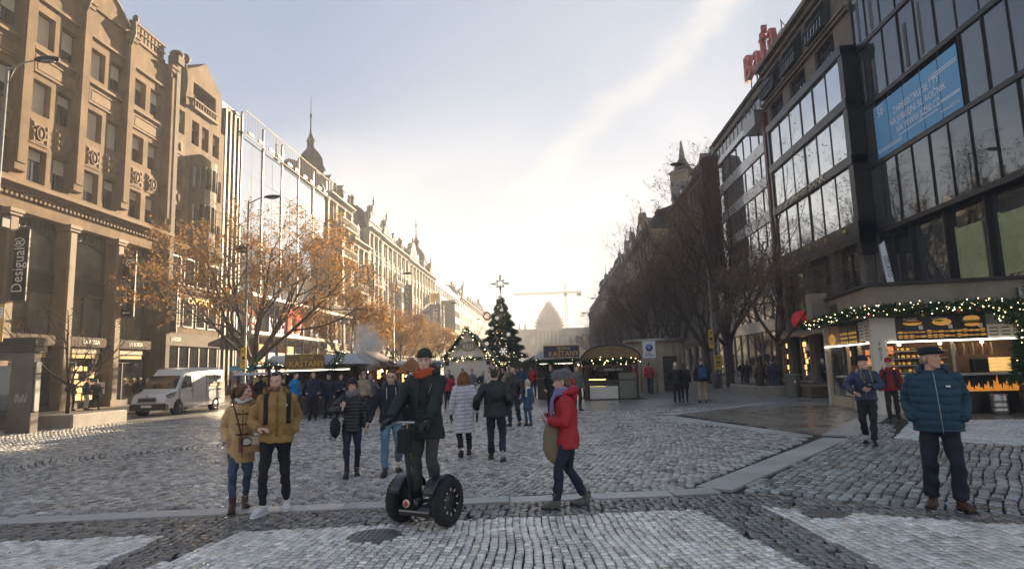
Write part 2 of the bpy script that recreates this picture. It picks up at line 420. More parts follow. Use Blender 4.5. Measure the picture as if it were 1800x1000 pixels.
# --- ground sheet: joints' sand under the stones, its own sett pattern beyond them
def ground():
 m = bpy.data.materials.new('distant setts'); m.use_nodes = True
 nt = m.node_tree; b = nt.nodes['Principled BSDF']; N = nt.nodes.new; L = nt.links.new
 g = N('ShaderNodeNewGeometry')
 br = N('ShaderNodeTexBrick'); L(g.outputs['Position'], br.inputs['Vector'])
 br.inputs['Scale'].default_value = 1.0; br.inputs['Brick Width'].default_value = .16; br.inputs['Row Height'].default_value = .13
 br.inputs['Mortar Size'].default_value = .012; br.inputs['Color1'].default_value = (.23,.225,.21,1); br.inputs['Color2'].default_value = (.34,.33,.31,1); br.inputs['Mortar'].default_value = (.03,.028,.025,1)
 n = N('ShaderNodeTexNoise'); L(g.outputs['Position'], n.inputs['Vector']); n.inputs['Scale'].default_value = .5; n.inputs['Detail'].default_value = 8
 mr = N('ShaderNodeMapRange'); L(n.outputs['Fac'], mr.inputs[0]); mr.inputs[1].default_value=.3; mr.inputs[2].default_value=.7; mr.inputs[3].default_value=.7; mr.inputs[4].default_value=1.2
 v = N('ShaderNodeVectorMath'); v.operation='SCALE'; L(br.outputs['Color'], v.inputs[0]); L(mr.outputs[0], v.inputs['Scale']); L(v.outputs[0], b.inputs['Base Color'])
 mr2 = N('ShaderNodeMapRange'); L(n.outputs['Fac'], mr2.inputs[0]); mr2.inputs[1].default_value=.3; mr2.inputs[2].default_value=.7; mr2.inputs[3].default_value=.24; mr2.inputs[4].default_value=.44; L(mr2.outputs[0], b.inputs['Roughness'])
 bp = N('ShaderNodeBump'); bp.inputs['Strength'].default_value=.6; bp.inputs['Distance'].default_value=.012; L(br.outputs['Fac'], bp.inputs['Height']); bp.invert = True; L(bp.outputs[0], b.inputs['Normal'])
 js = mat('joint sand', (.02,.018,.016), .95, var=.4, scale=6)
 mb = MB()
 ys = [-60, 3.0, 3.4, 24.0, 24.4, 640]; zs = [0, 0, -.036, -.036, 0, 0]; xs = [-600, 600]
 for i in range(5):
  mb.quad((-600,ys[i],zs[i]),(600,ys[i],zs[i]),(600,ys[i+1],zs[i+1]),(-600,ys[i+1],zs[i+1]), 1 if i == 2 else 0)
 mb.build('ground', [m, js], None, 'structure')
ground()
KERB = [(-17.0, 6.75), (-6.9, 7.67), (-2.7, 8.17), (1.5, 8.60), (1.95, 8.85), (5.75, 14.15)]
BAND = [(5.75, 14.15), (3.65, 21.2), (9.6, 26.9)]
def build_paving():
 # ---- square of grey setts laid in ovals
 root = struct('sett_square'); pitch = .114
 A, B = np.array([-6.2, 16.6]), np.array([0.3, 18.2]); ab = B-A; L_ = np.linalg.norm(ab); e = ab/L_; nrm = np.array([-e[1], e[0]])
 X, Y, AN = [], [], []
 for k in range(2, 146):
  r = k*pitch; per = 2*L_+2*math.pi*r; n = int(per/.126); s = (np.arange(n)+.5*(k%2)+RNG.uniform(-.12,.12,n))*per/n
  p = np.zeros((n,2)); t = np.zeros(n); a0 = math.atan2(e[1], e[0])
  for j, sj in enumerate(s):
   sj %= per
   if sj < L_: q = A+e*sj-nrm*r; an = a0
   elif sj < L_+math.pi*r: th = (sj-L_)/r; an = a0+th; q = B+r*np.array([math.sin(an), -math.cos(an)])
   elif sj < 2*L_+math.pi*r: q = B-e*(sj-L_-math.pi*r)+nrm*r; an = a0+math.pi
   else: th = (sj-2*L_-math.pi*r)/r; an = a0+math.pi+th; q = A+r*np.array([math.sin(an), -math.cos(an)])
   p[j] = q; t[j] = an
  p += nrm[None]*0
  wob = .03*np.sin(p[:,0]*1.7+k*.3)+.02*np.sin(p[:,1]*2.3+k)
  p[:,0] += np.sin(t)*wob; p[:,1] -= np.cos(t)*wob
  X.append(p[:,0]); Y.append(p[:,1]); AN.append(t)
 # inside of the oval's axis
 X = np.concatenate(X); Y = np.concatenate(Y); AN = np.concatenate(AN)
 poly = [(p[0], p[1]+.22) for p in KERB[:4]] + [(1.75,8.95),(5.45,14.1),(3.35,21.2),(9.4,27.2),(9.4,24.6),(-19.8,24.6),(-19.8,6.9)]
 ok = in_poly(X, Y, poly) & visible(X, Y) & (Y < 24.2)
 X, Y, AN = X[ok], Y[ok], AN[ok]; n = len(X)
 AN = AN + RNG.normal(0, .05, n)
 field(root, 'cobblestone', 'cobblestones', X, Y, AN, RNG.uniform(.049,.057,n), RNG.uniform(.044,.050,n), grey(.36, .13, (1,.955,.885)), M_SETT, True, .0055, .035)
 # ---- mosaic panels in front of the kerb
 def panel(name, piece, poly, a, pu, pv, mu, sd, tint=(1,1,1), fan=0.0, jz=.003, box=None, m=M_MOSAIC, nind=300, excl=None, rag=.004):
  root = struct(name); FLAT[0] = 'mosaic' in name
  xs = [p[0] for p in poly]; ys = [p[1] for p in poly]; cx0, cy0 = (min(xs)+max(xs))/2, (min(ys)+max(ys))/2
  rr = math.hypot(max(xs)-min(xs), max(ys)-min(ys))/2+.3
  nu, nv = int(rr/pu)+1, int(rr/pv)+1
  U, Vv = np.meshgrid(np.arange(-nu, nu+1), np.arange(-nv, nv+1))
  U = U.ravel().astype(float); Vv = Vv.ravel().astype(float)
  off = RNG.uniform(0, 1, 2*nu+1)[(U+nu).astype(int)]
  u = U*pu + RNG.normal(0, rag, len(U)); v = (Vv+off)*pv + RNG.normal(0, rag, len(U))
  u += .02*np.sin(v*3+U*.15) + fan*v*u
  x = cx0+u*math.cos(a)-v*math.sin(a); y = cy0+u*math.sin(a)+v*math.cos(a)
  ok = in_poly(x, y, poly) & visible(x, y, 2.2)
  if excl is not None:
   for (ex, ey, er) in excl: ok &= np.hypot(x-ex, y-ey) > er
  x, y, u, v = x[ok], y[ok], u[ok], v[ok]; n = len(x)
  if n == 0: return root
  field(root, piece, piece+'s', x, y, a+math.atan(1)*0-np.arctan(fan*u)+RNG.normal(0,.05,n), RNG.uniform(.83,.90,n)*(pu/2-.002), RNG.uniform(.93,1.0,n)*(pv/2-.001), grey(mu, sd, tint), m, True, jz*.55, .016, nind)
  return root
 kx = lambda x: np.interp(x, [p[0] for p in KERB[:4]], [p[1] for p in KERB[:4]])-.20
 white_c = [(-3.46,6.95),(-1.0,7.33),(1.65,7.65),(2.10,5.0),(2.2,4.2),(-3.95,4.2),(-3.72,5.6)]
 white_r = [(2.36,7.75),(3.2,7.35),(4.54,6.75),(6.5,6.2),(6.5,4.2),(2.8,4.2),(2.62,5.42)]
 white_l = [(-6.9,6.55),(-5.97,6.70),(-4.25,6.88),(-4.2,5.68),(-4.15,4.2),(-7.4,4.2)]
 drain = [(-1.9, 6.72, .29), (2.95, 7.35, .24)]
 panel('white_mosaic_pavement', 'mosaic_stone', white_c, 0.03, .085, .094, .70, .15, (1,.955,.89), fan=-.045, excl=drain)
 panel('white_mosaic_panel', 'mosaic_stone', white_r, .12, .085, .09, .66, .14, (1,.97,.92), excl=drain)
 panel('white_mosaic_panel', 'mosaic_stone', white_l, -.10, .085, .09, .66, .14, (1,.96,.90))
 # dark mosaic: everything else in front of the kerb
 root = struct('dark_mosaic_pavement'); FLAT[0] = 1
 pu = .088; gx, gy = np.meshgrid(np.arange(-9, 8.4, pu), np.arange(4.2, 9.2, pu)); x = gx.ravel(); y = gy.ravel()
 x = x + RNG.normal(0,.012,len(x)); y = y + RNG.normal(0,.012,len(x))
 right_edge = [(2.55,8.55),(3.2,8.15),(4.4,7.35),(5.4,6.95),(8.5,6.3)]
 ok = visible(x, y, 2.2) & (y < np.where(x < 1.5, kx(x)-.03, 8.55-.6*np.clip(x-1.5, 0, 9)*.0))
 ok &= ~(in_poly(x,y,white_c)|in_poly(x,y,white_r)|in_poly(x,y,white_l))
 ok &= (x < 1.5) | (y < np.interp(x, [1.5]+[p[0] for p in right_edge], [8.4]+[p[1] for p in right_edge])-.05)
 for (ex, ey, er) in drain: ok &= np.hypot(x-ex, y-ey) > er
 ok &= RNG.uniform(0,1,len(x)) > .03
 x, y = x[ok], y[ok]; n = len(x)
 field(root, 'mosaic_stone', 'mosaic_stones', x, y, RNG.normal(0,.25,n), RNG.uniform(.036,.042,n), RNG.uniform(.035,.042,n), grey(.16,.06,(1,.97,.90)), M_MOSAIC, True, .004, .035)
 # ---- larger dark setts on the right, rows running towards the food kiosk
 right_poly = [(2.45,8.75),(3.2,8.2),(4.4,7.42),(5.4,7.0),(8.5,6.4),(13.2,7.4),(13.2,12.2),(8.6,12.3),(6.9,13.8),(8.4,16.4),(7.6,16.6),(6.1,14.0)]
 right_poly = [(2.45,8.75),(3.2,8.2),(4.4,7.42),(5.4,7.0),(8.5,6.4),(13.2,7.4),(13.2,12.3),(8.6,12.3),(6.95,13.75),(8.6,16.6),(7.7,16.9),(6.2,13.95)]
 panel('dark_sett_pavement', 'cobblestone', right_poly, -.62, .135, .175, .24, .08, (.97,1,.99), jz=.007, m=M_SETT, rag=.006)
 w3 = [(7.05,13.7),(8.65,12.4),(13.2,12.4),(15.5,17.0),(9.3,17.2)]
 panel('white_mosaic_panel', 'mosaic_stone', w3, .35, .10, .11, .55, .07, (.96,1,1))
 # ---- granite slabs: the kerb and the bands
 slabs = struct('granite_kerb')
 def strip(root, pl, w, ln, piece, mu, joint=.008, z=.004):
  protos = []
  pts = [Vector((p[0],p[1],0)) for p in pl]
  for a, b in zip(pts[:-1], pts[1:]):
   d = b-a; n = max(1, round(d.length/ln)); an = math.atan2(d.y, d.x); e = d.normalized()
   for i in range(n):
    c = a+d*((i+.5)/n); l = d.length/n-joint; v = float(np.clip(RNG.normal(mu,.03),.1,.5)); mb = MB()
    mb.bbox(-l/2,-w/2,-.04,l/2,w/2,0,.008)
    me = mb.mesh(piece, M_SLAB); at = me.color_attributes.new('Col','FLOAT_COLOR','POINT')
    at.data.foreach_set('color', np.tile([v,v*.98,v*.94,1.0], len(me.vertices)).astype(np.float32))
    o = link(piece, me, root); o.location = (c.x,c.y,z+RNG.uniform(-.003,.003)); o.rotation_euler = (RNG.normal(0,.004),RNG.normal(0,.004),an)
 strip(slabs, KERB[:4], .34, .95, 'kerb_slab', .40)
 strip(slabs, [(1.51,8.61),(2.12,8.74)], .36, .6, 'kerb_slab', .38)
 strip(slabs, [(2.12,8.85),(6.0,14.05)], .50, .75, 'kerb_slab', .38)
 strip(slabs, [(5.5,14.5),(3.6,20.8)], .5, .9, 'kerb_slab', .34)
 strip(slabs, [(3.75,21.4),(9.6,26.9)], .5, .9, 'kerb_slab', .34)
 strip(slabs, [(6.25,14.5),(10.2,20.4)], .7, .9, 'kerb_slab', .30)
 # smooth worn slabs in the wedge before the kiosk
 wedge = struct('smooth_paving')
 wp = [(5.95,14.7),(9.95,20.55),(11.2,24.1),(9.3,24.1),(6.9,23.9),(4.3,21.35)]
 mw = mat('wet brown paving', (.17,.155,.13), .28, var=.35, scale=.8, bump=.12, bscale=8, rvar=.14)
 for i in range(-4, 16):
  for j in range(-4, 16):
   a = .98; u, v = i*1.0, j*.72+.0
   cx, cy = 5.2+u*math.cos(a)-v*math.sin(a), 14.2+u*math.sin(a)+v*math.cos(a)
   if in_poly(np.array([cx]), np.array([cy]), wp)[0]:
    mb = MB(); mb.bbox(-.494,-.354,-.04,.494,.354,0,.006)
    o = link('paving_slab', mb.mesh('paving_slab', mw), wedge); o.location = (cx,cy,RNG.uniform(-.003,.003)-.002); o.rotation_euler = (0,0,a)
 mb = MB(); mb.prism(wp, 'z', -.034, -.012); mb.build('paving_bed', mw, wedge)
 mb = MB(); mb.prism([(9.3,17.3),(15.5,17.1),(18.6,17.1),(18.6,24.1),(11.3,24.1),(10.35,20.4)], 'z', -.034, -.004); mb.build('paving_bed', mat('kiosk front paving', (.13,.125,.115), .42, var=.3, scale=1.2, bump=.2, bscale=14, rvar=.12), wedge)
 mb = MB(); mb.prism([(13.3,6.0),(22,6.0),(22,17.0),(15.6,17.0),(13.3,12.3)], 'z', -.034, -.004); mb.build('paving_bed', mat('kiosk front paving', (.13,.125,.115)), wedge)
 mb = MB(); mb.prism([(-21,7.0),(-19.9,7.0),(-19.9,24.2),(-21,24.2)], 'z', -.034, -.004); mb.build('paving_bed', mat('kiosk front paving', (.13,.125,.115)), wedge)
 # iron covers let into the mosaic
 iron = mat('cast iron', (.16,.155,.145), .5, metal=.3, var=.4, scale=9, bump=.6, bscale=60)
 for (ex, ey, er), lb in zip(drain, ('round iron drain cover in the white mosaic by the two-wheeled scooter', 'round iron drain cover near the feet of the man in teal puffer')):
  t = thing('drain_cover', lb, 'drain cover', (ex, ey, 0), 0, 'iron drain covers')
  mb = MB(); mb.lathe([(er-.01,-.03),(er-.01,-.004),(er-.04,.001)], 28, smooth=False); mb.build('cover_rim', iron, t)
  mb = MB()
  for k in range(-4, 5):
   w = math.sqrt(max(0, (er-.06)**2-(k*er/5)**2)); mb.box(k*er/5-.012,-w,.0005,k*er/5+.012,w,.007)
  mb.build('tread', iron, t)
 # a dusting of fallen leaves along the kerb
 lf = mat('fallen leaf', (.16,.10,.04), .8, var=.4, scale=20)
 n = 900; x = RNG.uniform(-8, 7, n); y = np.where(x<1.5, kx(x)-.1-RNG.exponential(.25,n), RNG.uniform(4.6,8,n))
 keep = (RNG.uniform(0,1,n) < np.where(x < 1.5, .5, .12)) & (y > 4.6); x, y = x[keep], y[keep]; n = len(x); a = RNG.uniform(0,6.28,n); s = RNG.uniform(.012,.028,n)
 V = np.stack([np.stack([x+s*np.cos(a+k*1.57), y+s*.6*np.sin(a+k*1.57), RNG.uniform(.006,.018,n)], -1) for k in range(4)], 1)
 o = link('fallen_leaves', np_mesh('fallen_leaves', V.reshape(-1,3), np.arange(n*4).reshape(-1,4), lf)); tag(o, 'brown leaf litter scattered along the granite kerb', 'leaves'); o['kind'] = 'stuff'
build_paving()
def left_road():
 r = struct('left_pavement')
 mb = MB(); mb.box(-30,-20,-.02,-20.6,260,.12); mb.build('pavement_bed', mat('left pavement', (.20,.18,.15), .5, var=.25, scale=.8, bump=.15, bscale=10, rvar=.12), r)
 k = mat('granite edge', (.25,.24,.22), .55, var=.2, scale=3, bump=.2)
 for i in range(-6, 60):
  mb = MB(); mb.bbox(-20.59,0,-.02,-20.3,1.18,.135,.015); o = mb.build('kerb_slab', k, r); o.location = (0, i*1.2, 0)
 mb = MB(); mb.box(13.6,24.6,-.02,40,260,.13); mb.build('pavement_bed', mat('left pavement', (.2,.18,.15)), struct('right_pavement'))
left_road()
def haze():
 m = bpy.data.materials.new('haze'); m.use_nodes = True; nt = m.node_tree; nt.nodes.clear()
 o = nt.nodes.new('ShaderNodeOutputMaterial'); v = nt.nodes.new('ShaderNodeVolumePrincipled')
 v.inputs['Color'].default_value = (.93,.95,1,1); v.inputs['Density'].default_value = HAZE; v.inputs['Anisotropy'].default_value = .1
 nt.links.new(v.outputs[0], o.inputs['Volume'])
 mb = MB(); mb.box(-610,-70,-1.4,610,650,47.5)
 b = mb.build('haze', m, None, 'stuff'); b.display_type = 'WIRE'; tag(b, 'pale winter haze filling the far end of the square', 'haze')
HAZE = 0.0010
haze()
# ================================================================== buildings
LEFT_X, RIGHT_X = -27.0, 19.0
HALF = math.pi/2
def rot_axes(x, y):
 x = Vector(x); y = Vector(y); return Matrix((x, y, x.cross(y))).transposed().to_euler()
UPWARDS = rot_axes((0,0,1), (-1,0,0)); DOWNWARDS = rot_axes((0,0,-1), (1,0,0)); FRONT = (HALF, 0, 0)
M_BROWN = mat('brown sandstone', (.175,.110,.055), .92, var=.42, scale=.7, bump=.25, bscale=18, stain=.45)
M_BROWN_TRIM = mat('brown carved stone', (.175,.108,.054), .85, var=.3, scale=1.6, bump=.5, bscale=22, stain=.4)
M_DARKSTONE = mat('soot dark stone', (.10,.075,.05), .85, var=.35, scale=1.2, bump=.3, bscale=16)
M_FRAME_DK = mat('dark window frame', (.05,.042,.035), .5, var=.2, scale=3)
M_FRAME_WH = mat('pale window frame', (.42,.40,.36), .6, var=.15, scale=3)
M_GLASS = mat('window glass', (.022,.026,.03), .04, var=.35, scale=.6, spec=.9, ior=1.7)
M_GLASS_MIRROR = mat('coated facade glass', (.66,.70,.74), .03, metal=.85, var=.06, scale=.25)
M_GLASS_DARK = mat('dark facade glass', (.17,.19,.21), .025, metal=.75, var=.15, scale=.3)
M_BLIND = mat('fabric blind', (.50,.44,.33), .85, var=.12, scale=2)
M_ROOF_DK = mat('dark slate roof', (.04,.037,.037), .9, var=.35, scale=1.4, bump=.4, bscale=7)
M_ROOF_RED = mat('weathered tile roof', (.16,.085,.06), .8, var=.3, scale=1.2, bump=.5, bscale=7)
M_COPPER = mat('green copper roof', (.10,.17,.14), .7, var=.3, scale=1.0, bump=.2, bscale=6)
M_METAL_DK = mat('dark anodised metal', (.035,.033,.032), .38, metal=.55, var=.2, scale=2)
M_METAL_GR = mat('grey metal', (.25,.25,.25), .4, metal=.7, var=.15, scale=2)
M_CONC = mat('facade concrete', (.17,.15,.125), .85, var=.25, scale=.9, bump=.25, bscale=12, stain=.3)
M_SHOP = mat('shop interior', (.10,.07,.045), .7, var=.6, scale=1.6)
M_BLACK = mat('black sign panel', (.012,.012,.013), .45, var=.1)
M_WHITE = mat('white lettering', (.75,.73,.68), .5, var=0)
M_GOLD = mat('gilt lettering', (.55,.36,.10), .35, metal=.5, var=.1)
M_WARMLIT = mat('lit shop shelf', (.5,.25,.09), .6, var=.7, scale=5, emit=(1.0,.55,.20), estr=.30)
M_REDLIT = mat('lit red display', (.45,.08,.05), .6, var=.7, scale=4, emit=(1.0,.28,.12), estr=.10)
def wall_holes(mb, u0, u1, z0, z1, holes, y=0.0, depth=.3, m=0):
 """front face with rectangular openings and their reveals"""
 us = sorted({u0, u1, *[h[0] for h in holes], *[h[1] for h in holes]}); zs = sorted({z0, z1, *[h[2] for h in holes], *[h[3] for h in holes]})
 us = [u for u in us if u0 <= u <= u1]; zs = [z for z in zs if z0 <= z <= z1]
 for j in range(len(zs)-1):
  run = None
  for i in range(len(us)-1):
   cu, cz = (us[i]+us[i+1])/2, (zs[j]+zs[j+1])/2
   solid = not any(h[0] < cu < h[1] and h[2] < cz < h[3] for h in holes)
   if solid and run is None: run = us[i]
   if (not solid or i == len(us)-2) and run is not None:
    e = us[i+1] if solid else us[i]
    mb.quad((run,y,zs[j]),(e,y,zs[j]),(e,y,zs[j+1]),(run,y,zs[j+1]), m); run = None
 for a, b, c, d in holes:
  mb.quad((a,y,c),(a,y,d),(a,y+depth,d),(a,y+depth,c), m); mb.quad((b,y,c),(b,y+depth,c),(b,y+depth,d),(b,y,d), m)
  mb.quad((a,y,c),(a,y+depth,c),(b,y+depth,c),(b,y,c), m); mb.quad((a,y,d),(b,y,d),(b,y+depth,d),(a,y+depth,d), m)
def wall_body(mb, u0, u1, z0, z1, D, y=0.0, m=0, inner=.32):
 """sides, back and top of the block behind a front face, and a dark backing behind the openings"""
 mb.quad((u0,y+D,z0),(u0,y,z0),(u0,y,z1),(u0,y+D,z1), m); mb.quad((u1,y,z0),(u1,y+D,z0),(u1,y+D,z1),(u1,y,z1), m)
 mb.quad((u1,y+D,z0),(u0,y+D,z0),(u0,y+D,z1),(u1,y+D,z1), m); mb.quad((u0,y,z1),(u1,y,z1),(u1,y+D,z1),(u0,y+D,z1), m)
 mb.quad((u0,y+inner,z0),(u1,y+inner,z0),(u1,y+inner,z1),(u0,y+inner,z1), m)
_wc = {}
def window_mesh(w, h, style, frame, stone):
 """frame + surround, origin at the bottom centre of the opening, on the wall plane"""
 key = (round(w,2), round(h,2), style, frame.name, stone.name)
 if key in _wc: return _wc[key]
 mb = MB(); t = .06; y0, y1 = .16, .22
 mb.box(-w/2,y0,0,-w/2+t,y1,h,0); mb.box(w/2-t,y0,0,w/2,y1,h,0); mb.box(-w/2+t,y0,0,w/2-t,y1,t,0); mb.box(-w/2+t,y0,h-t,w/2-t,y1,h,0)
 mb.box(-.03,y0+.004,t,.03,y1-.004,h-t,0)
 if h > 1.3: mb.box(-w/2+t,y0-.01,h*.68,w/2-t,y1-.006,h*.68+.07,0)
 mb.box(-w/2-.10,-.13,-.12,w/2+.10,-.003,-.02,1)          # sill
 if style >= 1:                                            # architrave
  a = .14; mb.box(-w/2-a,-.06,-.02,-w/2-.004,-.002,h+a,1); mb.box(w/2+.004,-.06,-.02,w/2+a,-.002,h+a,1); mb.box(-w/2-.004,-.06,h+.004,w/2+.004,-.002,h+a,1)
 if style == 2:                                            # flat hood on brackets
  mb.box(-w/2-.28,-.24,h+.30,w/2+.28,-.003,h+.42,1); mb.box(-w/2-.2,-.14,h+.15,-w/2-.06,-.003,h+.30,1); mb.box(w/2+.06,-.14,h+.15,w/2+.2,-.003,h+.30,1)
 if style == 3:                                            # triangular pediment
  mb.box(-w/2-.26,-.2,h+.2,w/2+.26,-.003,h+.29,1); mb.prism([(-w/2-.26,h+.291),(w/2+.26,h+.291),(0,h+.72)],'y',-.17,-.003,1)
 if style == 4:                                            # segmental hood
  pts = [(-w/2-.24,h+.2)]+[((w/2+.24)*math.cos(math.pi*(1-k/8)), h+.2+.42*math.sin(math.pi*k/8)) for k in range(9)][1:-1]+[(w/2+.24,h+.2)]
  mb.prism(pts,'y',-.18,-.003,1)
 _wc[key] = mb.mesh('window', [frame, stone]); return _wc[key]
def pane_mesh(w, h, glass):
 key = ('pane', round(w,2), round(h,2), glass.name)
 if key not in _wc:
  mb = MB(); mb.box(-w/2+.05,.185,.05,w/2-.05,.20,h-.05); _wc[key] = mb.mesh('pane', glass)
 return _wc[key]
def blind_mesh(w, h, frac, m):
 key = ('blind', round(w,2), round(h,2), round(frac,2), m.name)
 if key not in _wc:
  mb = MB(); mb.box(-w/2+.07,.135,h*(1-frac),w/2-.07,.150,h-.06); _wc[key] = mb.mesh('blind', m)
 return _wc[key]
def window(root, u, z, w, h, style=1, frame=None, stone=None, glass=None, blind=0.0, y=0.0, bm=None):
 o = link('window', window_mesh(w, h, style, frame or M_FRAME_DK, stone or M_BROWN_TRIM), root); o.location = (u, y, z)
 p = link('pane', pane_mesh(w, h, glass or M_GLASS), o)
 if blind > 0: link('blind', blind_mesh(w, h, blind, bm or M_BLIND), o)
 return o
def cornice(mb, u0, u1, z, prof, m=0, dent=None, y=0.0):
 """stacked courses: prof [(dz, projection)], from z upwards; dent = (width, gap, height, projection) under it"""
 zz = z
 for dz, pr in prof: mb.box(u0, y-pr, zz, u1, y-.002, zz+dz, m); zz += dz+.0
 if dent:
  w, g, h, p = dent; n = int((u1-u0)/(w+g))
  for i in range(n): a = u0+(i+.5)*(u1-u0)/n; mb.box(a-w/2, y-p, z-h, a+w/2, y-.002, z-.001, m)
def root_left(name, label, y0, cat='building'): return thing(name, label, cat, (LEFT_X, y0, 0), HALF)
def root_right(name, label, y1, cat='building'): return thing(name, label, cat, (RIGHT_X, y1, 0), -HALF)
# ------------------------------------------------------------------ brown stone palace, near left
def brown_palace():
 y0 = 17.0; b = root_left('brown_building', 'brown stone building with pilasters, carved medallions and shops below, nearest on the sunny side', y0)
 W = 25.2; top = 24.2; B = 3.965
 starts = [29.6-y0+B*k for k in range(-3, 3)]; starts = [s for s in starts if s >= .2]      # first window edge follows each pilaster
 holes = []; wins = []
 for s in starts:
  for k, off in enumerate((.5, 2.18)):
   for r, z in enumerate((12.2, 15.97, 19.85)):
    if off+1.2 > 3.5: continue
    holes.append((s+off, s+off+1.2, z, z+1.85)); wins.append((s+off+.6, z, r, k))
 mb = MB(); wall_holes(mb, 0, W, 11.86, top, holes, depth=.42); wall_body(mb, 0, W, 11.86, top, 14, inner=.44)
 mb.build('wall', M_BROWN, b)
 for u, z, r, k in wins: window(b, u, z, 1.2, 1.85, 0, M_FRAME_DK, M_BROWN_TRIM, blind=random.choice((.45,.5,.0,.62,.3,.9)), y=.18)
 # carved medallion under each window of the second row, framed panel under the third
 mm = MB(); mm.box(-.62,-.05,0,.62,-.002,1.3); mm.box(-.52,-.075,.1,.52,-.051,1.2)
 for sx in (-1,1):
  for z in (.14,.52,.9): mm.ell((sx*.44,-.08,z+.13),(.09,.05,.13),8,5)
 mm.tube([(.28*math.cos(t*.5236),-.09,.65+.38*math.sin(t*.5236)) for t in range(12)], .06, 6, None, None, False, True, True)
 mm.ell((0,-.07,.65),(.16,.06,.24),8,6)
 med = mm.mesh('medallion', M_BROWN_TRIM)
 pm = MB(); pm.box(-1.5,-.04,0,1.5,-.002,.95)
 for a in ((-1.5,.0,1.5,.09),(-1.5,.86,1.5,.95)): pm.box(a[0],-.09,a[1],a[2],-.041,a[3])
 for a in (-1.5,1.41): pm.box(a,-.09,.091,a+.09,-.041,.859)
 pm.box(-1.3,-.07,.2,1.3,-.041,.75)
 pnl = pm.mesh('carved_panel', M_BROWN_TRIM)
 sill = MB(); sill.box(-1.62,-.16,0,1.62,-.002,.16); sm = sill.mesh('sill_course', M_BROWN_TRIM)
 pil = MB(); pil.box(-.36,-.34,0,.36,-.002,11.3); pil.box(-.27,-.40,.4,.27,-.341,10.9); pil.box(-.42,-.42,11.3,.42,-.002,11.6); pil.box(-.5,-.5,11.6,.5,-.002,11.8)
 pil.box(.36,-.12,0,.50,-.003,11.2)
 pl = pil.mesh('pilaster', M_BROWN)
 for s in starts:
  for off in (1.1, 2.78): o = link('medallion', med, b); o.location = (s+off, 0, 14.28)
  o = link('carved_panel', pnl, b); o.location = (s+1.94, 0, 18.2)
  for z in (19.4, 17.95+.0):
   o = link('sill_course', sm, b); o.location = (s+1.94, 0, z if z > 19 else 22.3)
  o = link('pilaster', pl, b); o.location = (s-.28, 0, 12.45)
 o = link('pilaster', pl, b); o.location = (W-.4, 0, 12.45)
 # arched gables over the bays and the glazed mansard behind
 for i, s in enumerate(starts):
  mb = MB(); u0, u1 = s-.0, s+3.5
  if i % 3 == 2:
   mb.box(u0,-.1,24.2,u1,.25,24.4)
   for r in range(2):
    for c in range(9): mb.box(u0+.1+c*.38,-.06,24.42+r*.5,u0+.32+c*.38,.2,24.84+r*.5)
   mb.box(u0,-.12,24.86,u1,.25,24.91); mb.box(u0,-.12,25.36,u1,.27,25.5); mb.build('balustrade', M_BROWN_TRIM, b)
  else:
   pts = [(u0,24.2),(u0,24.5)]+[(u0+3.5*k/10, 24.5+1.25*math.sin(math.pi*k/10)) for k in range(1,10)]+[(u1,24.5),(u1,24.2)]
   mb.prism(pts,'y',-.12,.3); mb.build('gable', M_BROWN, b)
   mb = MB(); mb.tube([(u0+3.5*k/10,-.13,24.55+1.25*math.sin(math.pi*k/10)) for k in range(11)], .11, 6); mb.build('gable_moulding', M_BROWN_TRIM, b)
   mb = MB(); mb.tube([(u1-.1,-.3,23.4),(u1-.05,-.45,24.2),(u1+.1,-.35,24.9),(u1+.3,-.3,25.5)],[.12,.22,.2,.1],7); mb.ell((u1+.25,-.36,25.4),(.2,.2,.28),8,6); mb.build('roof_ornament', M_DARKSTONE, b)
 mb = MB(); mb.prism([(.5,24.2),(3.6,28.4),(9,29),(13.5,24.2)],'x',0,W); mb.build('roof', M_ROOF_DK, b)
 for i in range(22):
  mb = MB(); a, c = i*W/22+.1, (i+1)*W/22-.1
  mb.add([(a,.55,24.33),(c,.55,24.33),(c,3.3,28.05),(a,3.3,28.05),(a,.6,24.3),(c,.6,24.3),(c,3.35,28.02),(a,3.35,28.02)], [(0,1,2,3),(7,6,5,4),(0,4,5,1),(1,5,6,2),(2,6,7,3),(3,7,4,0)], 0, False)
  mb.build('skylight_panel', M_GLASS_DARK if i % 2 else M_METAL_GR, b)
 mb = MB(); cornice(mb, -.1, W, 11.35, [(.14,.25),(.16,.42),(.2,.62)], 0, (.16,.14,.22,.2)); mb.build('cornice', M_BROWN_TRIM, b)
 # lower storeys: piers, tall shop windows
 mb = MB(); mb.box(0,-.05,10.45,W,.5,11.34); mb.build('frieze', M_BROWN, b)
 mb = MB(); mb.box(0,1.2,0,W,13.9,11.3); mb.build('shop_core', M_DARKSTONE, b)
 arch = MB()
 for k in range(9):
  a0, a1 = k/9, (k+1)/9; z0, z1 = 9.35+.5*math.sin(math.pi*a0), 9.35+.5*math.sin(math.pi*a1)
  arch.add([(-1.55+3.1*a0,.5,z0),(-1.55+3.1*a1,.5,z1),(-1.55+3.1*a1,.5,z1+.12),(-1.55+3.1*a0,.5,z0+.12),(-1.55+3.1*a0,.6,z0),(-1.55+3.1*a1,.6,z1),(-1.55+3.1*a1,.6,z1+.12),(-1.55+3.1*a0,.6,z0+.12)],[(0,1,2,3),(0,4,5,1),(3,2,6,7),(7,6,5,4)],0,False)
  if k: arch.box(-1.55+3.1*a0-.03,.5,z0+.1,-1.55+3.1*a0+.03,.58,10.3)
 arch.box(-1.6,.5,10.3,1.6,.62,10.44); arch.box(-1.6,.5,7.65,-1.5,.62,10.3); arch.box(1.5,.5,7.65,1.6,.62,10.3); arch.box(-1.5,.5,7.62,1.5,.62,7.74)
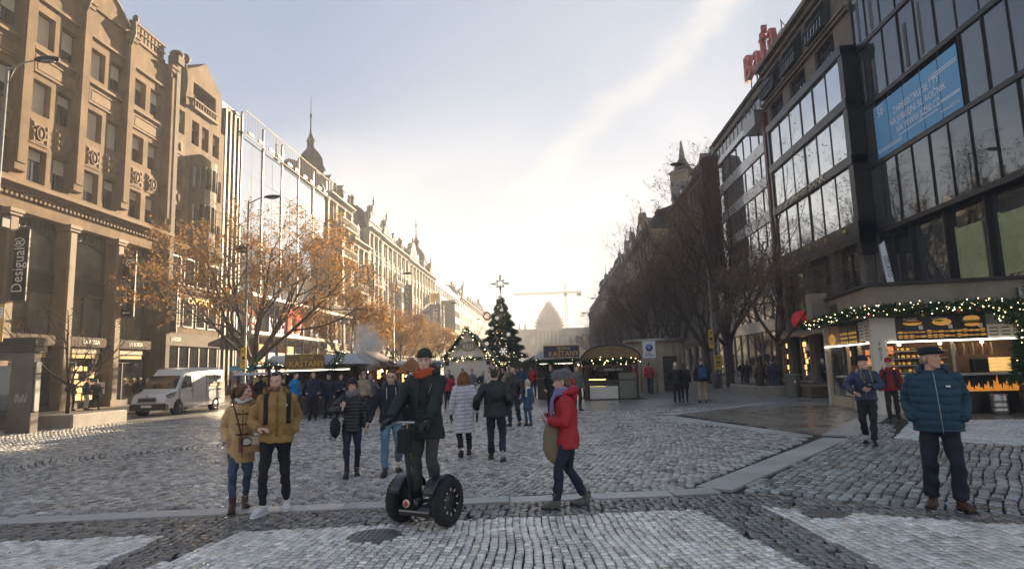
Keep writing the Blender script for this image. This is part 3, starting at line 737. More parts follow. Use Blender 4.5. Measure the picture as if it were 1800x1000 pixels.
 am = arch.mesh('shop_window', M_FRAME_DK)
 gl = MB(); gl.box(-1.5,.66,7.74,1.5,.70,10.3); M_SG = mat('shop glass with painted reflection', (.14,.13,.105), .08, var=.6, scale=.5, spec=.8); glm = gl.mesh('pane', M_SG)  # pale reflections and lit interior are put into the glass colour
 ml = MB()
 for a in (-1.6,-.03,1.54): ml.box(a,.5,4.3,a+.06,.6,6.55)
 ml.box(-1.6,.48,6.55,1.6,.6,6.7); ml.box(-1.6,.48,4.22,1.6,.6,4.3); mlm = ml.mesh('shop_window', M_FRAME_DK)
 gl2 = MB(); gl2.box(-1.55,.62,4.3,1.55,.66,6.55); gl2m = gl2.mesh('pane', M_SG)
 sp = MB(); sp.box(-1.6,.45,6.72,1.6,.7,7.6); spm = sp.mesh('spandrel_panel', mat('dark spandrel', (.03,.026,.022), .4, var=.2))
 pier = MB(); pier.bbox(-.32,-.28,.0,.32,1.2,10.1,.1); pier.box(-.38,-.34,10.1,.38,1.2,10.25); pier.box(-.44,-.4,10.25,.44,1.2,10.44); pier.box(-.36,-.33,0,.36,1.19,.5)
 pm_ = pier.mesh('pier', mat('honed brown stone', (.165,.115,.066), .75, var=.25, scale=1.1, bump=.1, bscale=10))
 lit = [M_SHOP, M_WARMLIT, M_SHOP, M_SHOP, M_SHOP, M_SHOP, M_SHOP]
 for i, s in enumerate(starts):
  c = s+1.72
  o = link('shop_window', am, b); o.location = (c,0,0); link('pane', glm, o)
  o = link('shop_window', mlm, b); o.location = (c,0,0); link('pane', gl2m, o)
  o = link('spandrel_panel', spm, b); o.location = (c,0,0)
  o = link('pier', pm_, b); o.location = (s-.28,0,0)
  mb = MB(); mb.box(c-1.62,-.12,3.65,c+1.62,.5,4.2); mb.box(c-1.55,-.14,3.72,c+1.55,-.121,4.13); sg = mb.build('shop_fascia', mat('fascia grey brown', (.10,.078,.056), .95, var=.15), b)
  if i >= len(starts)-2: lettering('LA BORSA', .36, M_WHITE, sg, (c,-.155,3.92), FRONT, .02, sx=.8)
  # shopfront: frame, panes, goods behind
  sf = MB();
  for a in (c-1.62, c-.55, c+.52, c+1.56): sf.box(a,.32,.12,a+.06,.4,3.6)
  sf.box(c-1.62,.3,.12,c+1.62,.42,.45); sf.box(c-1.62,.3,2.75,c+1.62,.42,2.95); fo = sf.build('shopfront', M_FRAME_DK, b)
  mb = MB(); mb.box(c-1.56,.35,.45,c+1.56,.37,2.75); mb.box(c-1.56,.35,2.95,c+1.56,.37,3.6); mb.build('pane', M_GLASS, fo)
  if i == len(starts)-3 or i == len(starts)-2 or i == len(starts)-1:
   mb = MB(); rr = random.Random(i)
   for k in range(26):
    a = c-1.0+rr.random()*1.6; z = .6+rr.randrange(5)*.42; mb.bbox(a,.24,z,a+.18+rr.random()*.2,.30,z+.2+rr.random()*.18,.03)
   if i == len(starts)-2: mb.build('lit_display', M_WARMLIT, b)['kind'] = 'stuff'
   mb = MB(); mb.box(c-1.2,.05,3.0,c+.9,.3,3.22); mb.build('awning_box', mat('ochre awning', (.42,.27,.06), .7), b)
   mb = MB(); mb.box(c-1.25,.03,3.28,c+.95,.29,3.6); mb.build('blind_box', mat('cream blind', (.4,.35,.26), .8), b)
 mb = MB(); mb.box(starts[-2]+2.2,-.02,.9,starts[-2]+3.2,.28,1.6)   # white notice beside a shop door
 n = mb.build('notice', mat('white notice', (.7,.66,.6), .5, var=.05), b)
 mb = MB(); mb.box(starts[-2]+2.25,-.03,1.18,starts[-2]+3.15,-.021,1.32); mb.build('notice_band', mat('red band', (.5,.05,.04), .5), n)
 return b
brown_palace()
# ------------------------------------------------------------------ gabled brown house with round oriel and loggia
def gabled_house():
 y0 = 42.3; b = root_left('gabled_building', 'brown stone house with tall shaped gable, open loggia and rounded oriel', y0); W = 7.3
 holes = []; wins = []
 for z in (12.2, 15.97, 19.85):
  for u in (.55,): holes.append((u,u+1.0,z,z+1.8)); wins.append((u+.5,z,1.0))
 for u in (2.5,3.9,5.5,): holes.append((u,u+1.0,19.6,21.5)); wins.append((u+.5,19.6,1.0))
 for z in (12.2,15.97): holes.append((6.2,7.0,z,z+1.8)); wins.append((6.6,z,.8))
 holes.append((2.5,5.8,22.6,24.6))
 mb = MB(); wall_holes(mb,0,W,0,22,[h for h in holes if h[3] < 22],depth=.42); wall_body(mb,0,W,0,22,13,inner=.44)
 wall_holes(mb,1.6,6.7,22,24.9,[holes[-1]],depth=1.4)
 pts = [(1.6,24.9),(6.7,24.9),(6.55,25.3),(5.2,26.1),(4.15,26.9),(3.1,26.1),(1.75,25.3)]
 mb.prism(pts,'y',0,1.5); mb.box(1.6,.001,22.01,2.49,1.5,24.9); mb.box(5.81,.001,22.01,6.7,1.5,24.9); mb.box(2.5,1.4,22,5.8,1.5,24.9)
 mb.build('wall', M_BROWN, b)
 for u,z,w in wins: window(b,u,z,w,1.8 if z != 19.6 else 1.9,0,M_FRAME_DK,M_BROWN_TRIM,blind=random.choice((0,.4,.5)),y=.18)
 mb = MB(); mb.box(2.4,-.25,22.35,5.9,.2,22.58)
 for k in range(9): mb.cyl(2.6+k*.38,-.1,22.58,23.1,.07,n=6)
 mb.box(2.4,-.2,23.1,5.9,0.05,23.22); mb.build('loggia_balustrade', M_BROWN_TRIM, b)
 mb = MB(); mb.tube([(4.15+1.1*math.cos(math.pi*k/8),1.2,22.7+1.7*math.sin(math.pi*k/8)) for k in range(9)], .12, 6); mb.build('loggia_arch', M_BROWN_TRIM, b)
 # the round oriel
 mb = MB(); cx, r = 4.15, 1.75; segs = 9
 def P_(a, rr): return (cx+rr*math.cos(a), .35-1.25*rr/r*math.sin(a))
 pts = [P_(math.pi*k/segs, r) for k in range(segs+1)]
 for z0, z1, e in ((11.6,12.9,0),(14.9,16.2,0),(17.9,18.4,0)):
  mb.prism([P_(math.pi*k/segs, r+e) for k in range(segs+1)],'z',z0,z1)
 for z0, z1 in ((12.9,14.9),(16.2,17.9)):
  for k in range(segs+1):
   a = math.pi*k/segs; x, y = P_(a, r-.06); mb.cyl(x, y, z0+.001, z1-.001, .14, n=6)
 for k in range(6): mb.prism([P_(math.pi*q/segs, r*(1-.17*k)) for q in range(segs+1)],'z',18.4+k*.16+.001,18.4+(k+1)*.16)
 for k in range(5): mb.prism([P_(math.pi*q/segs, r*(.98-.2*k)) for q in range(segs+1)],'z',11.6-(k+1)*.2,11.6-k*.2-.001)
 o = mb.build('oriel', M_DARKSTONE, b)
 mb = MB()
 for z0, z1 in ((12.9,14.9),(16.2,17.9)): mb.prism([P_(math.pi*k/segs, r-.2) for k in range(segs+1)],'z',z0+.002,z1-.002)
 mb.build('pane', M_GLASS, o)
 for z in (14.3,18.2,):
  mb = MB(); mb.box(.5,-.05,z,1.6,-.002,z+1.1); mb.ell((1.05,-.06,z+.55),(.25,.07,.35),8,6); mb.build('medallion', M_BROWN_TRIM, b)
 mb = MB(); mb.box(-.35,-.45,0,.1,-.003,24.6); mb.box(-.5,-.6,24.6,.25,0.2,25.2); mb.ell((-.1,-.2,25.4),(.5,.5,.35)); mb.build('corner_pier', M_DARKSTONE, b)
 mb = MB(); mb.ell((1.5,.3,24.2),(.35,.5,1.6),8,8); mb.ell((1.4,.1,25.9),(.4,.4,.4)); mb.build('statue', M_DARKSTONE, b)
 mb = MB(); mb.prism([(1.55,25.6),(5,28.2),(12.9,25.6)],'x',1.7,6.6); mb.box(.1,.6,22.01,W-.1,12.9,24.2); mb.build('roof', M_ROOF_DK, b)
 mb = MB(); mb.box(0.05,-.2,4.0,W-.05,-.003,4.9); g = mb.build('shop_fascia', M_DARKSTONE, b); lettering('LA BORSA', .42, M_WHITE, g, (1.2,-.22,4.45), FRONT, .02, sx=.62)
 mb = MB(); mb.box(.3,-.1,.15,W-.3,-.004,3.9); s = mb.build('shopfront', M_GLASS, b)
 mb = MB()
 for k in range(6): mb.box(.3+k*1.32,-.16,.15,.42+k*1.32,-.101,3.9)
 mb.build('mullions', M_FRAME_DK, s)
 mb = MB(); cornice(mb,0,W,11.0,[(.12,.2),(.14,.3),(.16,.42)]); cornice(mb,0,W,8.0,[(.12,.12),(.14,.2)]); mb.build('cornice', M_BROWN_TRIM, b)
 for u in (.5,2.2,3.9,5.6):
  for z in (5.4,8.5): mb = MB(); mb.box(u,-.05,z,u+1.3,-.003,z+2.1); q = mb.build('window', M_FRAME_DK, b); mb = MB(); mb.box(u+.1,-.06,z+.1,u+1.2,-.051,z+2.0); mb.build('pane', M_GLASS, q)
 mb = MB(); mb.box(.9,-.25,9.4,1.0,0,9.5); q = lettering('CARTOON', .7, M_GOLD, b, (4.3,-.16,7.4), FRONT, .06); q.name = 'lettering'
 # recessed service strip to the next house
 mb = MB(); mb.box(W+.01,.3,0,W+3.0,10,25.2)
 for k in range(4): mb.box(W+.2+k*.75,.0,1,W+.45+k*.75,.29,24.6)
 mb.build('service_strip', mat('strip cladding', (.045,.038,.03), .6, var=.2), b)
gabled_house()
# ------------------------------------------------------------------ glass store with fins
def glass_store():
 y0 = 52.5; b = root_left('glass_store', 'glass curtain-wall store with slim steel fins and a white roof rail', y0); W = 21.5
 mb = MB(); mb.box(0,.45,0,W,14,23.0); mb.build('wall', mat('store core', (.2,.19,.17), .7), b)
 n = 5; bw = 4.3
 for i in range(n):
  for j in range(2):
   for k, (z0, z1) in enumerate(((9.2,12.8),(12.82,16.4),(16.42,20.0),(20.02,23.2))):
    mb = MB(); u = i*bw+j*bw/2; mb.box(u+.03,.03,z0,u+bw/2-.012,.09,z1); o = mb.build('glass_panel', M_GLASS_MIRROR, b)
    o.rotation_euler = (0,0,RNG.normal(0,.0016))
 fin = MB(); fin.box(-.06,-.07,9.0,.06,.12,25.4); fm = fin.mesh('fin', mat('fin steel', (.11,.105,.095), .4, metal=.6))
 for i in range(n+1): o = link('fin', fm, b); o.location = (i*bw if i else .08,0,0)
 for i in range(n):
  mb = MB();
  for k in range(8): a = i*bw+.2+k*(bw-.3)/8; mb.box(a,-.3,23.3,a+.022,-.278,25.5)
  mb.box(i*bw+.08,-.31,25.5,(i+1)*bw-.08,-.25,25.58); mb.box(i*bw+.08,-.31,23.25,(i+1)*bw-.08,-.25,23.33)
  mb.build('roof_railing', mat('cream railing', (.34,.30,.20), .8), b)
  for k in (0,1): mb = MB(); a = i*bw+.7+k*2.0; mb.box(a,-.34,23.5,a+1.0,-.2,23.75); mb.build('roof_lamp', M_METAL_DK, b)
 for z in (8.6,5.3): mb = MB(); mb.box(-.2,-1.5,z,W+.2,.15,z+.28); mb.build('canopy', mat('pale canopy', (.36,.31,.25), .45, var=.1), b)
 mb = MB(); mb.box(0,.1,5.6,W,.3,8.58); w = mb.build('shop_window', M_GLASS, b)
 mb = MB(); mb.box(0,.1,.15,W,.3,5.28); w = mb.build('shop_window', M_GLASS, b)
 for i in range(11): mb = MB(); mb.box(i*2.12,-.02,.15,i*2.12+.12,.09,8.58); mb.build('mullion', M_METAL_GR, b)
 for k in range(5): mb = MB(); mb.bbox(4+k*2.2,.02,1.0,5.7+k*2.2,.09,4.6,.02); mb.build('display_board', [M_WARMLIT, mat('blue violet poster', (.10,.10,.35), .6, var=.6, scale=3), mat('red poster', (.5,.09,.05), .6, var=.6, scale=2)][k%3], b)
 g = MB(); g.tube([(12.2+1.3*math.cos(t*.5236),-.06,7.0+1.35*math.sin(t*.5236)) for t in range(12)], .22, 6, None, None, False, True, True); g.build('neon_ring', mat('neon red', (.6,.08,.05), .5, emit=(1,.15,.08), estr=.5), b)
 for k in range(4):
  mb = MB(); rr = random.Random(k)
  for q in range(14): mb.bbox(1+k*5+rr.random()*4,.0,5.9+rr.random()*2.2,1.4+k*5+rr.random()*4,.07,8.4,.02) if False else mb.ell((1.5+k*5+rr.random()*3.4,.05,6+rr.random()*2.3),(.3,.05,.3),8,6)
  mb.build('window_picture', [M_REDLIT, mat('blue violet poster', (.10,.10,.35), .6)][k%2], b)
 # blade sign at its far end
 t = thing('blade_sign', 'tall rounded dark sign board projecting beside the glass store', 'sign', (LEFT_X, 74.6, 0), HALF)
 mb = MB(); pts = [(-2.0,11)]+[(-1.1-.9*math.cos(math.pi*k/8),17.6+.9*math.sin(math.pi*k/8)) for k in range(9)]+[(-.2,11)]
 mb.prism(pts,'x',-.15,.15); mb.build('board', mat('sign dark brown', (.05,.045,.04), .5, var=.1), t)
 mb = MB(); mb.box(-.05,-.25,12,.05,-.003,12.1); mb.box(-.05,-.25,17,.05,-.003,17.1); mb.build('bracket', M_METAL_DK, t)
 lettering('HOTEL', 1.3, mat('dim lettering', (.22,.19,.15), .5), t, (-.165,-1.1,14.4), rot_axes((0,0,1),(0,1,0)), .02)
glass_store()
# ------------------------------------------------------------------ ornate houses further up the square
def stone(name, c, st=.35): return mat(name, c, .85, var=.25, scale=.6, bump=.25, bscale=10, stain=st)
M_CREAM = stone('cream stucco', (.34,.285,.205)); M_GREYST = stone('grey stone', (.30,.28,.245)); M_OCHRE = stone('ochre stucco', (.31,.23,.13))
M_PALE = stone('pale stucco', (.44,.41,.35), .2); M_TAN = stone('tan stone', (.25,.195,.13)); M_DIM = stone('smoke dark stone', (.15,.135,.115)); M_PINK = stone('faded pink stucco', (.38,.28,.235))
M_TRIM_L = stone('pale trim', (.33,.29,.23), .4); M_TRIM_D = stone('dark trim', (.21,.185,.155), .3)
def ornate(b, W, floors, base=4.6, fh=3.7, bays=5, wall=None, trim=None, ww=1.15, wh=2.0, styles=(2,1,3,1), roof='mansard', roofm=None, D=14, pil=True, balc=(), frame=None, seed=0, dormers=0, z_top=None, gable=False, rh=3.4):
 rr = random.Random(seed); wall = wall or M_CREAM; trim = trim or M_TRIM_L; frame = frame or M_FRAME_WH
 top = base+floors*fh
 bw = W/bays; holes = []; wins = []
 for f in range(floors):
  z = base+f*fh+.85; h = min(wh, fh-1.3)
  for k in range(bays):
   u = (k+.5)*bw; holes.append((u-ww/2,u+ww/2,z,z+h)); wins.append((u,z,h,f))
 sh = []
 for k in range(bays): u = (k+.5)*bw; sh.append((u-bw*.38,u+bw*.38,.5,base-.9))
 mb = MB(); wall_holes(mb,0,W,0,top,holes+sh,depth=.3); wall_body(mb,0,W,0,top,D,inner=.32); mb.build('wall', wall, b)
 for u,z,h,f in wins: window(b,u,z,ww,h,styles[f % len(styles)],frame,trim,blind=rr.choice((0,0,.4)))
 for a,c,z0,z1 in sh:
  mb = MB(); mb.box(a+.02,.15,z0+.02,a+.1,.25,z1-.02); mb.box(c-.1,.15,z0+.02,c-.02,.25,z1-.02); mb.box(a+.1,.16,z1-.7,c-.1,.24,z1-.6); s = mb.build('shopfront', M_FRAME_DK, b)
  mb = MB(); mb.box(a+.1,.19,z0+.02,c-.1,.21,z1-.02); mb.build('pane', M_GLASS, s)
 mb = MB(); cornice(mb,-.05,W+.05,top-.5,[(.2,.25),(.18,.5),(.2,.75)],0,(.2,.22,.3,.3)); mb.build('cornice', trim, b)
 mb = MB(); cornice(mb,0,W,base-.5,[(.25,.12),(.2,.3)],0); mb.build('string_course', trim, b)
 for f in range(1, floors): mb = MB(); cornice(mb,0,W,base+f*fh-.05,[(.12,.08),(.12,.16)],0); mb.build('string_course', trim, b)
 if pil:
  pm = MB(); pm.box(-.25,-.2,0,.25,-.004,top-base-1.1); pm.box(-.33,-.28,top-base-1.1,.33,-.004,top-base-.62); pm.box(-.32,-.27,0,.32,-.205,.6); me = pm.mesh('pilaster', trim)
  for k in range(bays+1): o = link('pilaster', me, b); o.location = (min(max(k*bw,.3),W-.3),0,base+.12)
 for f, k0, k1 in balc:
  z = base+f*fh+.55; a, c = k0*bw+.1, k1*bw-.1; mb = MB(); mb.box(a,-1.0,z-.25,c,-.165,z)
  n = int((c-a)/.28)
  for i in range(n): mb.cyl(a+.14+i*(c-a-.28)/max(1,n-1),-.9,z,z+.85,.06,n=5)
  mb.box(a,-.99,z+.85,c,-.8,z+1.0)
  for q in range(k0, k1+1): mb.box(min(max(q*bw-.15,a),c-.3),-.8,z-.9,min(max(q*bw-.15,a),c-.3)+.3,-.165,z-.251)
  mb.build('balcony', trim, b)
 rm = roofm or M_ROOF_DK
 if roof == 'mansard':
  mb = MB(); mb.prism([(.25,top+.08),(1.6,top+rh),(5,top+rh+1.2),(D-.5,top+.08)],'x',.1,W-.1); mb.build('roof', rm, b)
  for k in range(dormers):
   u = (k+.5)*W/dormers; mb = MB(); mb.box(u-.75,.3,top+.1,u+.75,2.2,top+2.1); mb.prism([(u-.95,top+2.1),(u+.95,top+2.1),(u,top+2.95)],'y',.2,2.3); d = mb.build('dormer', trim, b)
   mb = MB(); mb.box(u-.45,.27,top+.5,u+.45,.299,top+1.9); mb.build('pane', M_GLASS, d)
 elif roof == 'flat':
  mb = MB(); mb.box(.2,.3,top+.09,W-.2,D-.5,top+.7); mb.build('roof', rm, b)
 for k in range(int(W/6)):
  u = 2+rr.random()*(W-4); mb = MB(); mb.box(u-.4,3,top+1,u+.4,3.7,top+rh+2.0); mb.box(u-.48,2.92,top+rh+2.0,u+.48,3.78,top+rh+2.2)
  for q in (-.2,.2): mb.cyl(u+q,3.35,top+rh+2.2,top+rh+2.6,.12,n=6)
  mb.build('chimney', M_ROOF_RED, b)
 return top
def stepped_gable(b, u, w, z, h, m, trim, y=-.05, finials=True, d=1.0):
 hw = w/2; pts = [(u-hw,z),(u+hw,z),(u+hw,z+h*.32),(u+hw*.74,z+h*.36),(u+hw*.66,z+h*.66),(u+hw*.42,z+h*.70),(u+hw*.3,z+h*.92),(u,z+h),(u-hw*.3,z+h*.92),(u-hw*.42,z+h*.70),(u-hw*.66,z+h*.66),(u-hw*.74,z+h*.36),(u-hw,z+h*.32)]
 mb = MB(); mb.prism(pts,'y',y,y+d); g = mb.build('gable', m, b)
 mb = MB(); mb.box(u-hw*.55,y-.1,z+h*.64,u+hw*.55,y-.002,z+h*.68); mb.box(u-hw-.1,y-.14,z+h*.28,u+hw+.1,y-.002,z+h*.33)
 if finials:
  for sx, zz in ((-.88,.34),(.88,.34),(-.55,.68),(.55,.68),(0,1.0)):
   mb.lathe([(.16,z+h*zz),(.1,z+h*zz+.4),(.2,z+h*zz+.7),(.06,z+h*zz+1.0),(.02,z+h*zz+1.5)],8,u+sx*hw,y+.3)
 mb.build('gable_trim', trim, g)
 mb = MB(); mb.box(u-.5,y-.03,z+h*.36,u+.5,y-.004,z+h*.58); mb.build('gable_window', M_GLASS, g)
def turret(b, u, y, z, r, hb, hd, m, roofm, n=8, spire=3.0, name='turret', lantern=True):
 mb = MB(); mb.cyl(u,y,z,z+hb,r,n=n,smooth=False); mb.cyl(u,y,z+hb,z+hb+.3,r+.25,n=n,smooth=False); t = mb.build(name, m, b)
 for k in range(n):
  a = 2*math.pi*(k+.5)/n; w = MB(); w.box(-.03,-.35*r,z+hb*.3,.05,.35*r,z+hb*.8,0,Matrix.Translation((u+(r*math.cos(math.pi/n)+.02)*math.cos(a),y+(r*math.cos(math.pi/n)+.02)*math.sin(a),0)) @ Matrix.Rotation(a,4,'Z')); w.build('turret_window', M_GLASS, t)
 mb = MB(); z1 = z+hb+.3
 prof = [(r+.2,z1),(r*.98,z1+hd*.15),(r*.92,z1+hd*.4),(r*.62,z1+hd*.66),(r*.30,z1+hd*.84)]
 if lantern: prof += [(r*.26,z1+hd*.86),(r*.26,z1+hd*1.1),(r*.36,z1+hd*1.12),(r*.16,z1+hd*1.3),(.12,z1+hd*1.45)]
 zz = prof[-1][1]; prof += [(.07,zz+spire*.4),(.18,zz+spire*.45),(.05,zz+spire*.55),(.02,zz+spire)]
 mb.lathe(prof, n*2 if n > 4 else n, u, y, None, n > 4); mb.build('dome', roofm, t)
 return t
def left_row():
 # L4: narrow carved house with the tall tower behind its corner
 b = root_left('towered_building', 'carved grey house with dark onion-topped corner tower and iron spire', 74.1)
 top = ornate(b, 9.6, 5, 4.6, 3.9, 3, M_TAN, M_TRIM_L, 1.3, 2.3, (1,4,2,3,1), 'mansard', M_ROOF_DK, balc=((1,0,3),(3,0,3),(4,1,3)), seed=1, dormers=2)
 turret(b, 2.2, 3.0, top-1, 1.75, 4.4, 3.4, M_DIM, M_ROOF_DK, 4, 5.0)
 turret(b, 1.0, 7.0, top, 1.0, 2.6, 1.8, M_DIM, M_ROOF_DK, 8, 2.6)
 for k in range(3): mb = MB(); mb.ell((2+k*2.8,-.35,top+.7),(.28,.25,.7),8,6); mb.ell((2+k*2.8,-.35,top+1.5),(.17,.17,.2),8,6); mb.build('statue', M_TRIM_D, b)
 mb = MB(); mb.box(1.5,-.3,15.0,5.2,-.02,16.6); s = mb.build('sign_panel', M_DIM, b); lettering('ZLATA', .95, M_WHITE, s, (3.3,-.32,15.8), FRONT, .03)
 # L4b: lower mansard house
 b = root_left('mansard_building', 'house with a steep dark mansard roof beside the tower', 83.8)
 ornate(b, 8.0, 4, 4.6, 3.9, 3, M_CREAM, M_TRIM_L, 1.2, 2.2, (1,3,1,2), 'mansard', M_ROOF_DK, seed=2, dormers=1, rh=5.5, balc=((2,0,2),))
 # L5: tall gabled front
 b = root_left('gabled_building', 'tall narrow stone house ending in a stepped gable with statues', 91.9)
 top = ornate(b, 7.6, 5, 4.4, 3.85, 3, M_CREAM, M_TRIM_L, 1.1, 2.0, (2,1,3,1,1), 'mansard', M_ROOF_DK, seed=3, balc=((1,0,3),))
 stepped_gable(b, 3.8, 7.0, top-.2, 4.6, M_CREAM, M_TRIM_D)
 # L6: broad hotel
 b = root_left('hotel_building', 'broad stone hotel with rounded bays, red mansard and small dormers', 99.6)
 top = ornate(b, 19.2, 5, 4.5, 3.8, 6, M_CREAM, M_TRIM_L, 1.15, 2.1, (2,3,1,4,1), 'mansard', M_ROOF_RED, seed=4, dormers=3, balc=((1,0,2),(1,4,6),(3,2,4)))
 stepped_gable(b, 4.0, 6.2, top-.2, 4.2, M_CREAM, M_TRIM_D)
 for u in (10.5, 16.5):
  mb = MB(); mb.prism([(u-1.8,-.001),(u+1.8,-.001),(u+1.3,-1.1),(u-1.3,-1.1)],'z',5.4,16.5); o = mb.build('oriel', M_TRIM_L, b)
  for z in (6.2,10.0,13.8): mb = MB(); mb.box(u-.9,-1.16,z,u+.9,-1.101,z+1.9); mb.build('oriel_window', M_GLASS, o)
 # L7: art nouveau house with slender spire
 b = root_left('spired_building', 'long ornate house with slender dark spire on its roof', 119.2)
 top = ornate(b, 27.5, 5, 4.5, 3.75, 9, M_OCHRE, M_TRIM_L, 1.15, 2.0, (4,1,2,1,3), 'mansard', M_ROOF_RED, seed=5, dormers=4, balc=((1,0,3),(1,6,9),(2,3,6)))
 stepped_gable(b, 5.0, 8.0, top-.2, 4.6, M_OCHRE, M_TRIM_D); turret(b, 19.5, 2.6, top, 2.2, 2.5, 4.2, M_TRIM_D, M_ROOF_DK, 8, 5.5)
 stepped_gable(b, 24.5, 5.0, top-.2, 3.6, M_OCHRE, M_TRIM_D)
 # L8: white modern block under an old dome
 b = root_left('white_building', 'plain white office block with long window bands below a green dome', 147.2); W = 42
 mb = MB(); holes = [(1, W-1, 5+3.6*f+1.0, 5+3.6*f+2.9) for f in range(5)]; wall_holes(mb,0,W,0,23.6,holes); wall_body(mb,0,W,0,23.6,14); mb.build('wall', M_PALE, b)
 for f in range(5):
  for k in range(12):
   mb = MB(); u = 1+k*(W-2)/12; mb.box(u,.1,6.0+3.6*f,u+.12,.2,7.9+3.6*f); w = mb.build('window', M_FRAME_WH, b)
   mb = MB(); mb.box(u+.13,.14,6.0+3.6*f,u+(W-2)/12-.02,.16,7.9+3.6*f); mb.build('pane', M_GLASS, w)
 turret(b, 13, 6.5, 23.7, 4.4, 1.5, 4.0, M_TRIM_D, M_COPPER, 8, 2.2)
 mb = MB(); mb.prism([(1,23.7),(3,26.5),(9,27),(13,23.7)],'x',17,W-1); mb.build('roof', M_COPPER, b)
 # L9..L12
 specs = [('gabled_building','tall rust coloured house with curling gable beyond the white block',190,19,5,M_TAN,M_ROOF_RED,'g'),
             ('stucco_building','cream stucco house with red roof near the top of the square',210,26,5,M_CREAM,M_ROOF_RED,'m'),
             ('turreted_building','grey house with small corner turret far up the square',237,28,5,M_GREYST,M_ROOF_DK,'t'),
             ('stucco_building','last pale house on the sunny side before the museum',266,60,5,M_PALE,M_ROOF_RED,'m')]
 for i,(nm,lb,y0,W,fl,wm,rm,k) in enumerate(specs):
  b = root_left(nm, lb, y0); top = ornate(b, W, fl, 4.6, 3.8, max(4,int(W/4)), wm, M_TRIM_L, 1.3, 2.1, (2,1,3,1), 'mansard', rm, seed=20+i, dormers=int(W/6), pil=False)
  if k == 'g': stepped_gable(b, W*.5, 9, top-.2, 5.4, wm, M_TRIM_D)
  if k == 't': turret(b, W-4, 2.5, top, 2.0, 2.4, 3.4, M_TRIM_D, M_ROOF_DK, 8, 3)
left_row()
# ------------------------------------------------------------------ right side
def dark_glass_block():
 y1 = 36.85; b = root_right('dark_glass_building', 'dark glass office block with blue banner filling five panes, nearest on the shaded side', y1); W = 20.6
 mb = MB(); mb.box(0,1.2,0,W,22,33); mb.build('wall', mat('dark core', (.03,.03,.03), .8), b)
 pw = 1.487; rows = [8.75, 12.6, 16.2, 19.9, 23.5, 27.1, 30.7]
 vis = 14
 for j in range(6):
  z0, z1 = rows[j], rows[j+1]
  for i in range(13):
   if j == 1 and 1 <= i <= 5: continue
   mb = MB(); mb.box(i*pw+.022,.06,z0+.13,(i+1)*pw-.022,.10,z1-.13); o = mb.build('glass_panel', M_GLASS_DARK, b); o.rotation_euler = (RNG.normal(0,.0012),0,RNG.normal(0,.0015))
   if j in (2,3,4) and RNG.uniform() < .75:      # curtains hang just behind/on the panes
    mb = MB(); a = i*pw+.12+RNG.uniform(0,.5); mb.box(a,.04,z0+.3,a+.22+RNG.uniform(0,.25),.058,z1-RNG.uniform(.5,1.4)); mb.build('curtain', mat('grey curtain', (.10,.105,.105), .8, var=.2, scale=3), b)
 for z in rows: mb = MB(); mb.box(0,-.03,z-.12,W,.2,z+.12); mb.build('spandrel', M_METAL_DK, b)
 mu = MB(); mu.box(-.021,-.01,8.8,.021,.19,33); mm = mu.mesh('mullion', M_METAL_DK)
 for i in range(14): o = link('mullion', mm, b); o.location = (min(i*pw, W-.04),0,0) if i else (.04,0,0)
 # lower show windows, partly lit, behind the kiosk
 glow = mat('lit pale room', (.075,.088,.062), .25, var=.8, scale=.8, emit=(.75,.85,.45), estr=.012)
 for i in range(7):
  a, c = i*2.9+.1, (i+1)*2.9-.1
  mb = MB(); mb.box(a,.6,4.2,c,.68,8.55); mb.build('show_window', M_GLASS if i % 2 == 0 else M_GLASS_DARK, b)
  mb = MB(); mb.box(a-.1,.3,4.2,a,.7,8.6); mb.build('post', M_METAL_DK, b)
  if i in (2,3): mb = MB(); mb.box(a+.5,.52,5.0,c-.5,.585,7.6); mb.box(a+.4,.5,4.9,a+.5,.59,7.7); mb.build('lit_room_panel', glow, b)  # flat pale panel before the glass stands in for the lit room's glow
 mb = MB(); mb.box(0,.25,3.7,W,1.1,4.2); mb.box(0,.25,.12,W,.8,3.69); mb.build('plinth', M_DARKSTONE, b)
 # the banner: five printed panels
 t = thing('printed_banner', 'sky blue advertising banner split over five window panes with white slogan', 'banner', (RIGHT_X, y1, 0), -HALF)
 bl = mat('sky blue print', (.10,.36,.66), .45, var=.06, scale=.5); wh = mat('white print', (.8,.84,.88), .5, var=0)
 ys = [35.42, 33.96, 32.42, 30.88, 29.47, 28.0]
 for k in range(5):
  u0, u1 = y1-ys[k]+.03, y1-ys[k+1]-.03; mb = MB(); mb.box(u0,-.06,12.72,u1,-.045,15.72); mb.build('banner_panel', bl, t)
 uc = (y1-35.42+y1-28.0)/2
 for i, s in enumerate(('ZAREGISTRUJ SE I TY', 'NA JUBILEJNÍ 50. ROČNÍK', 'NA WWW.JIZ50.CZ')):
  lettering(s, .50, wh, t, (uc+.25,-.066,14.75-i*.55), FRONT, .004, sx=.86)
 lettering('50', .62, wh, t, (y1-34.7,-.066,15.2), FRONT, .004)
 lettering('JIZERSKÁ', .18, wh, t, (y1-34.7,-.066,15.55), FRONT, .004)
 lettering('www.jiz50.cz', .26, wh, t, (y1-28.9,-.066,13.1), FRONT, .004)
 for k, (a, z, l) in enumerate(((.1,13.0,2.4),(.1,13.12,2.4),(5.2,14.95,2.1),(5.2,15.07,2.1),(5.9,13.5,1.4),(5.9,13.58,1.4),(2.2,13.3,3.4))):
  mb = MB(); mb.box(y1-35.42+a,-.068,z,y1-35.42+a+l,-.0605,z+.045); mb.build('stripe', wh, t)
dark_glass_block()
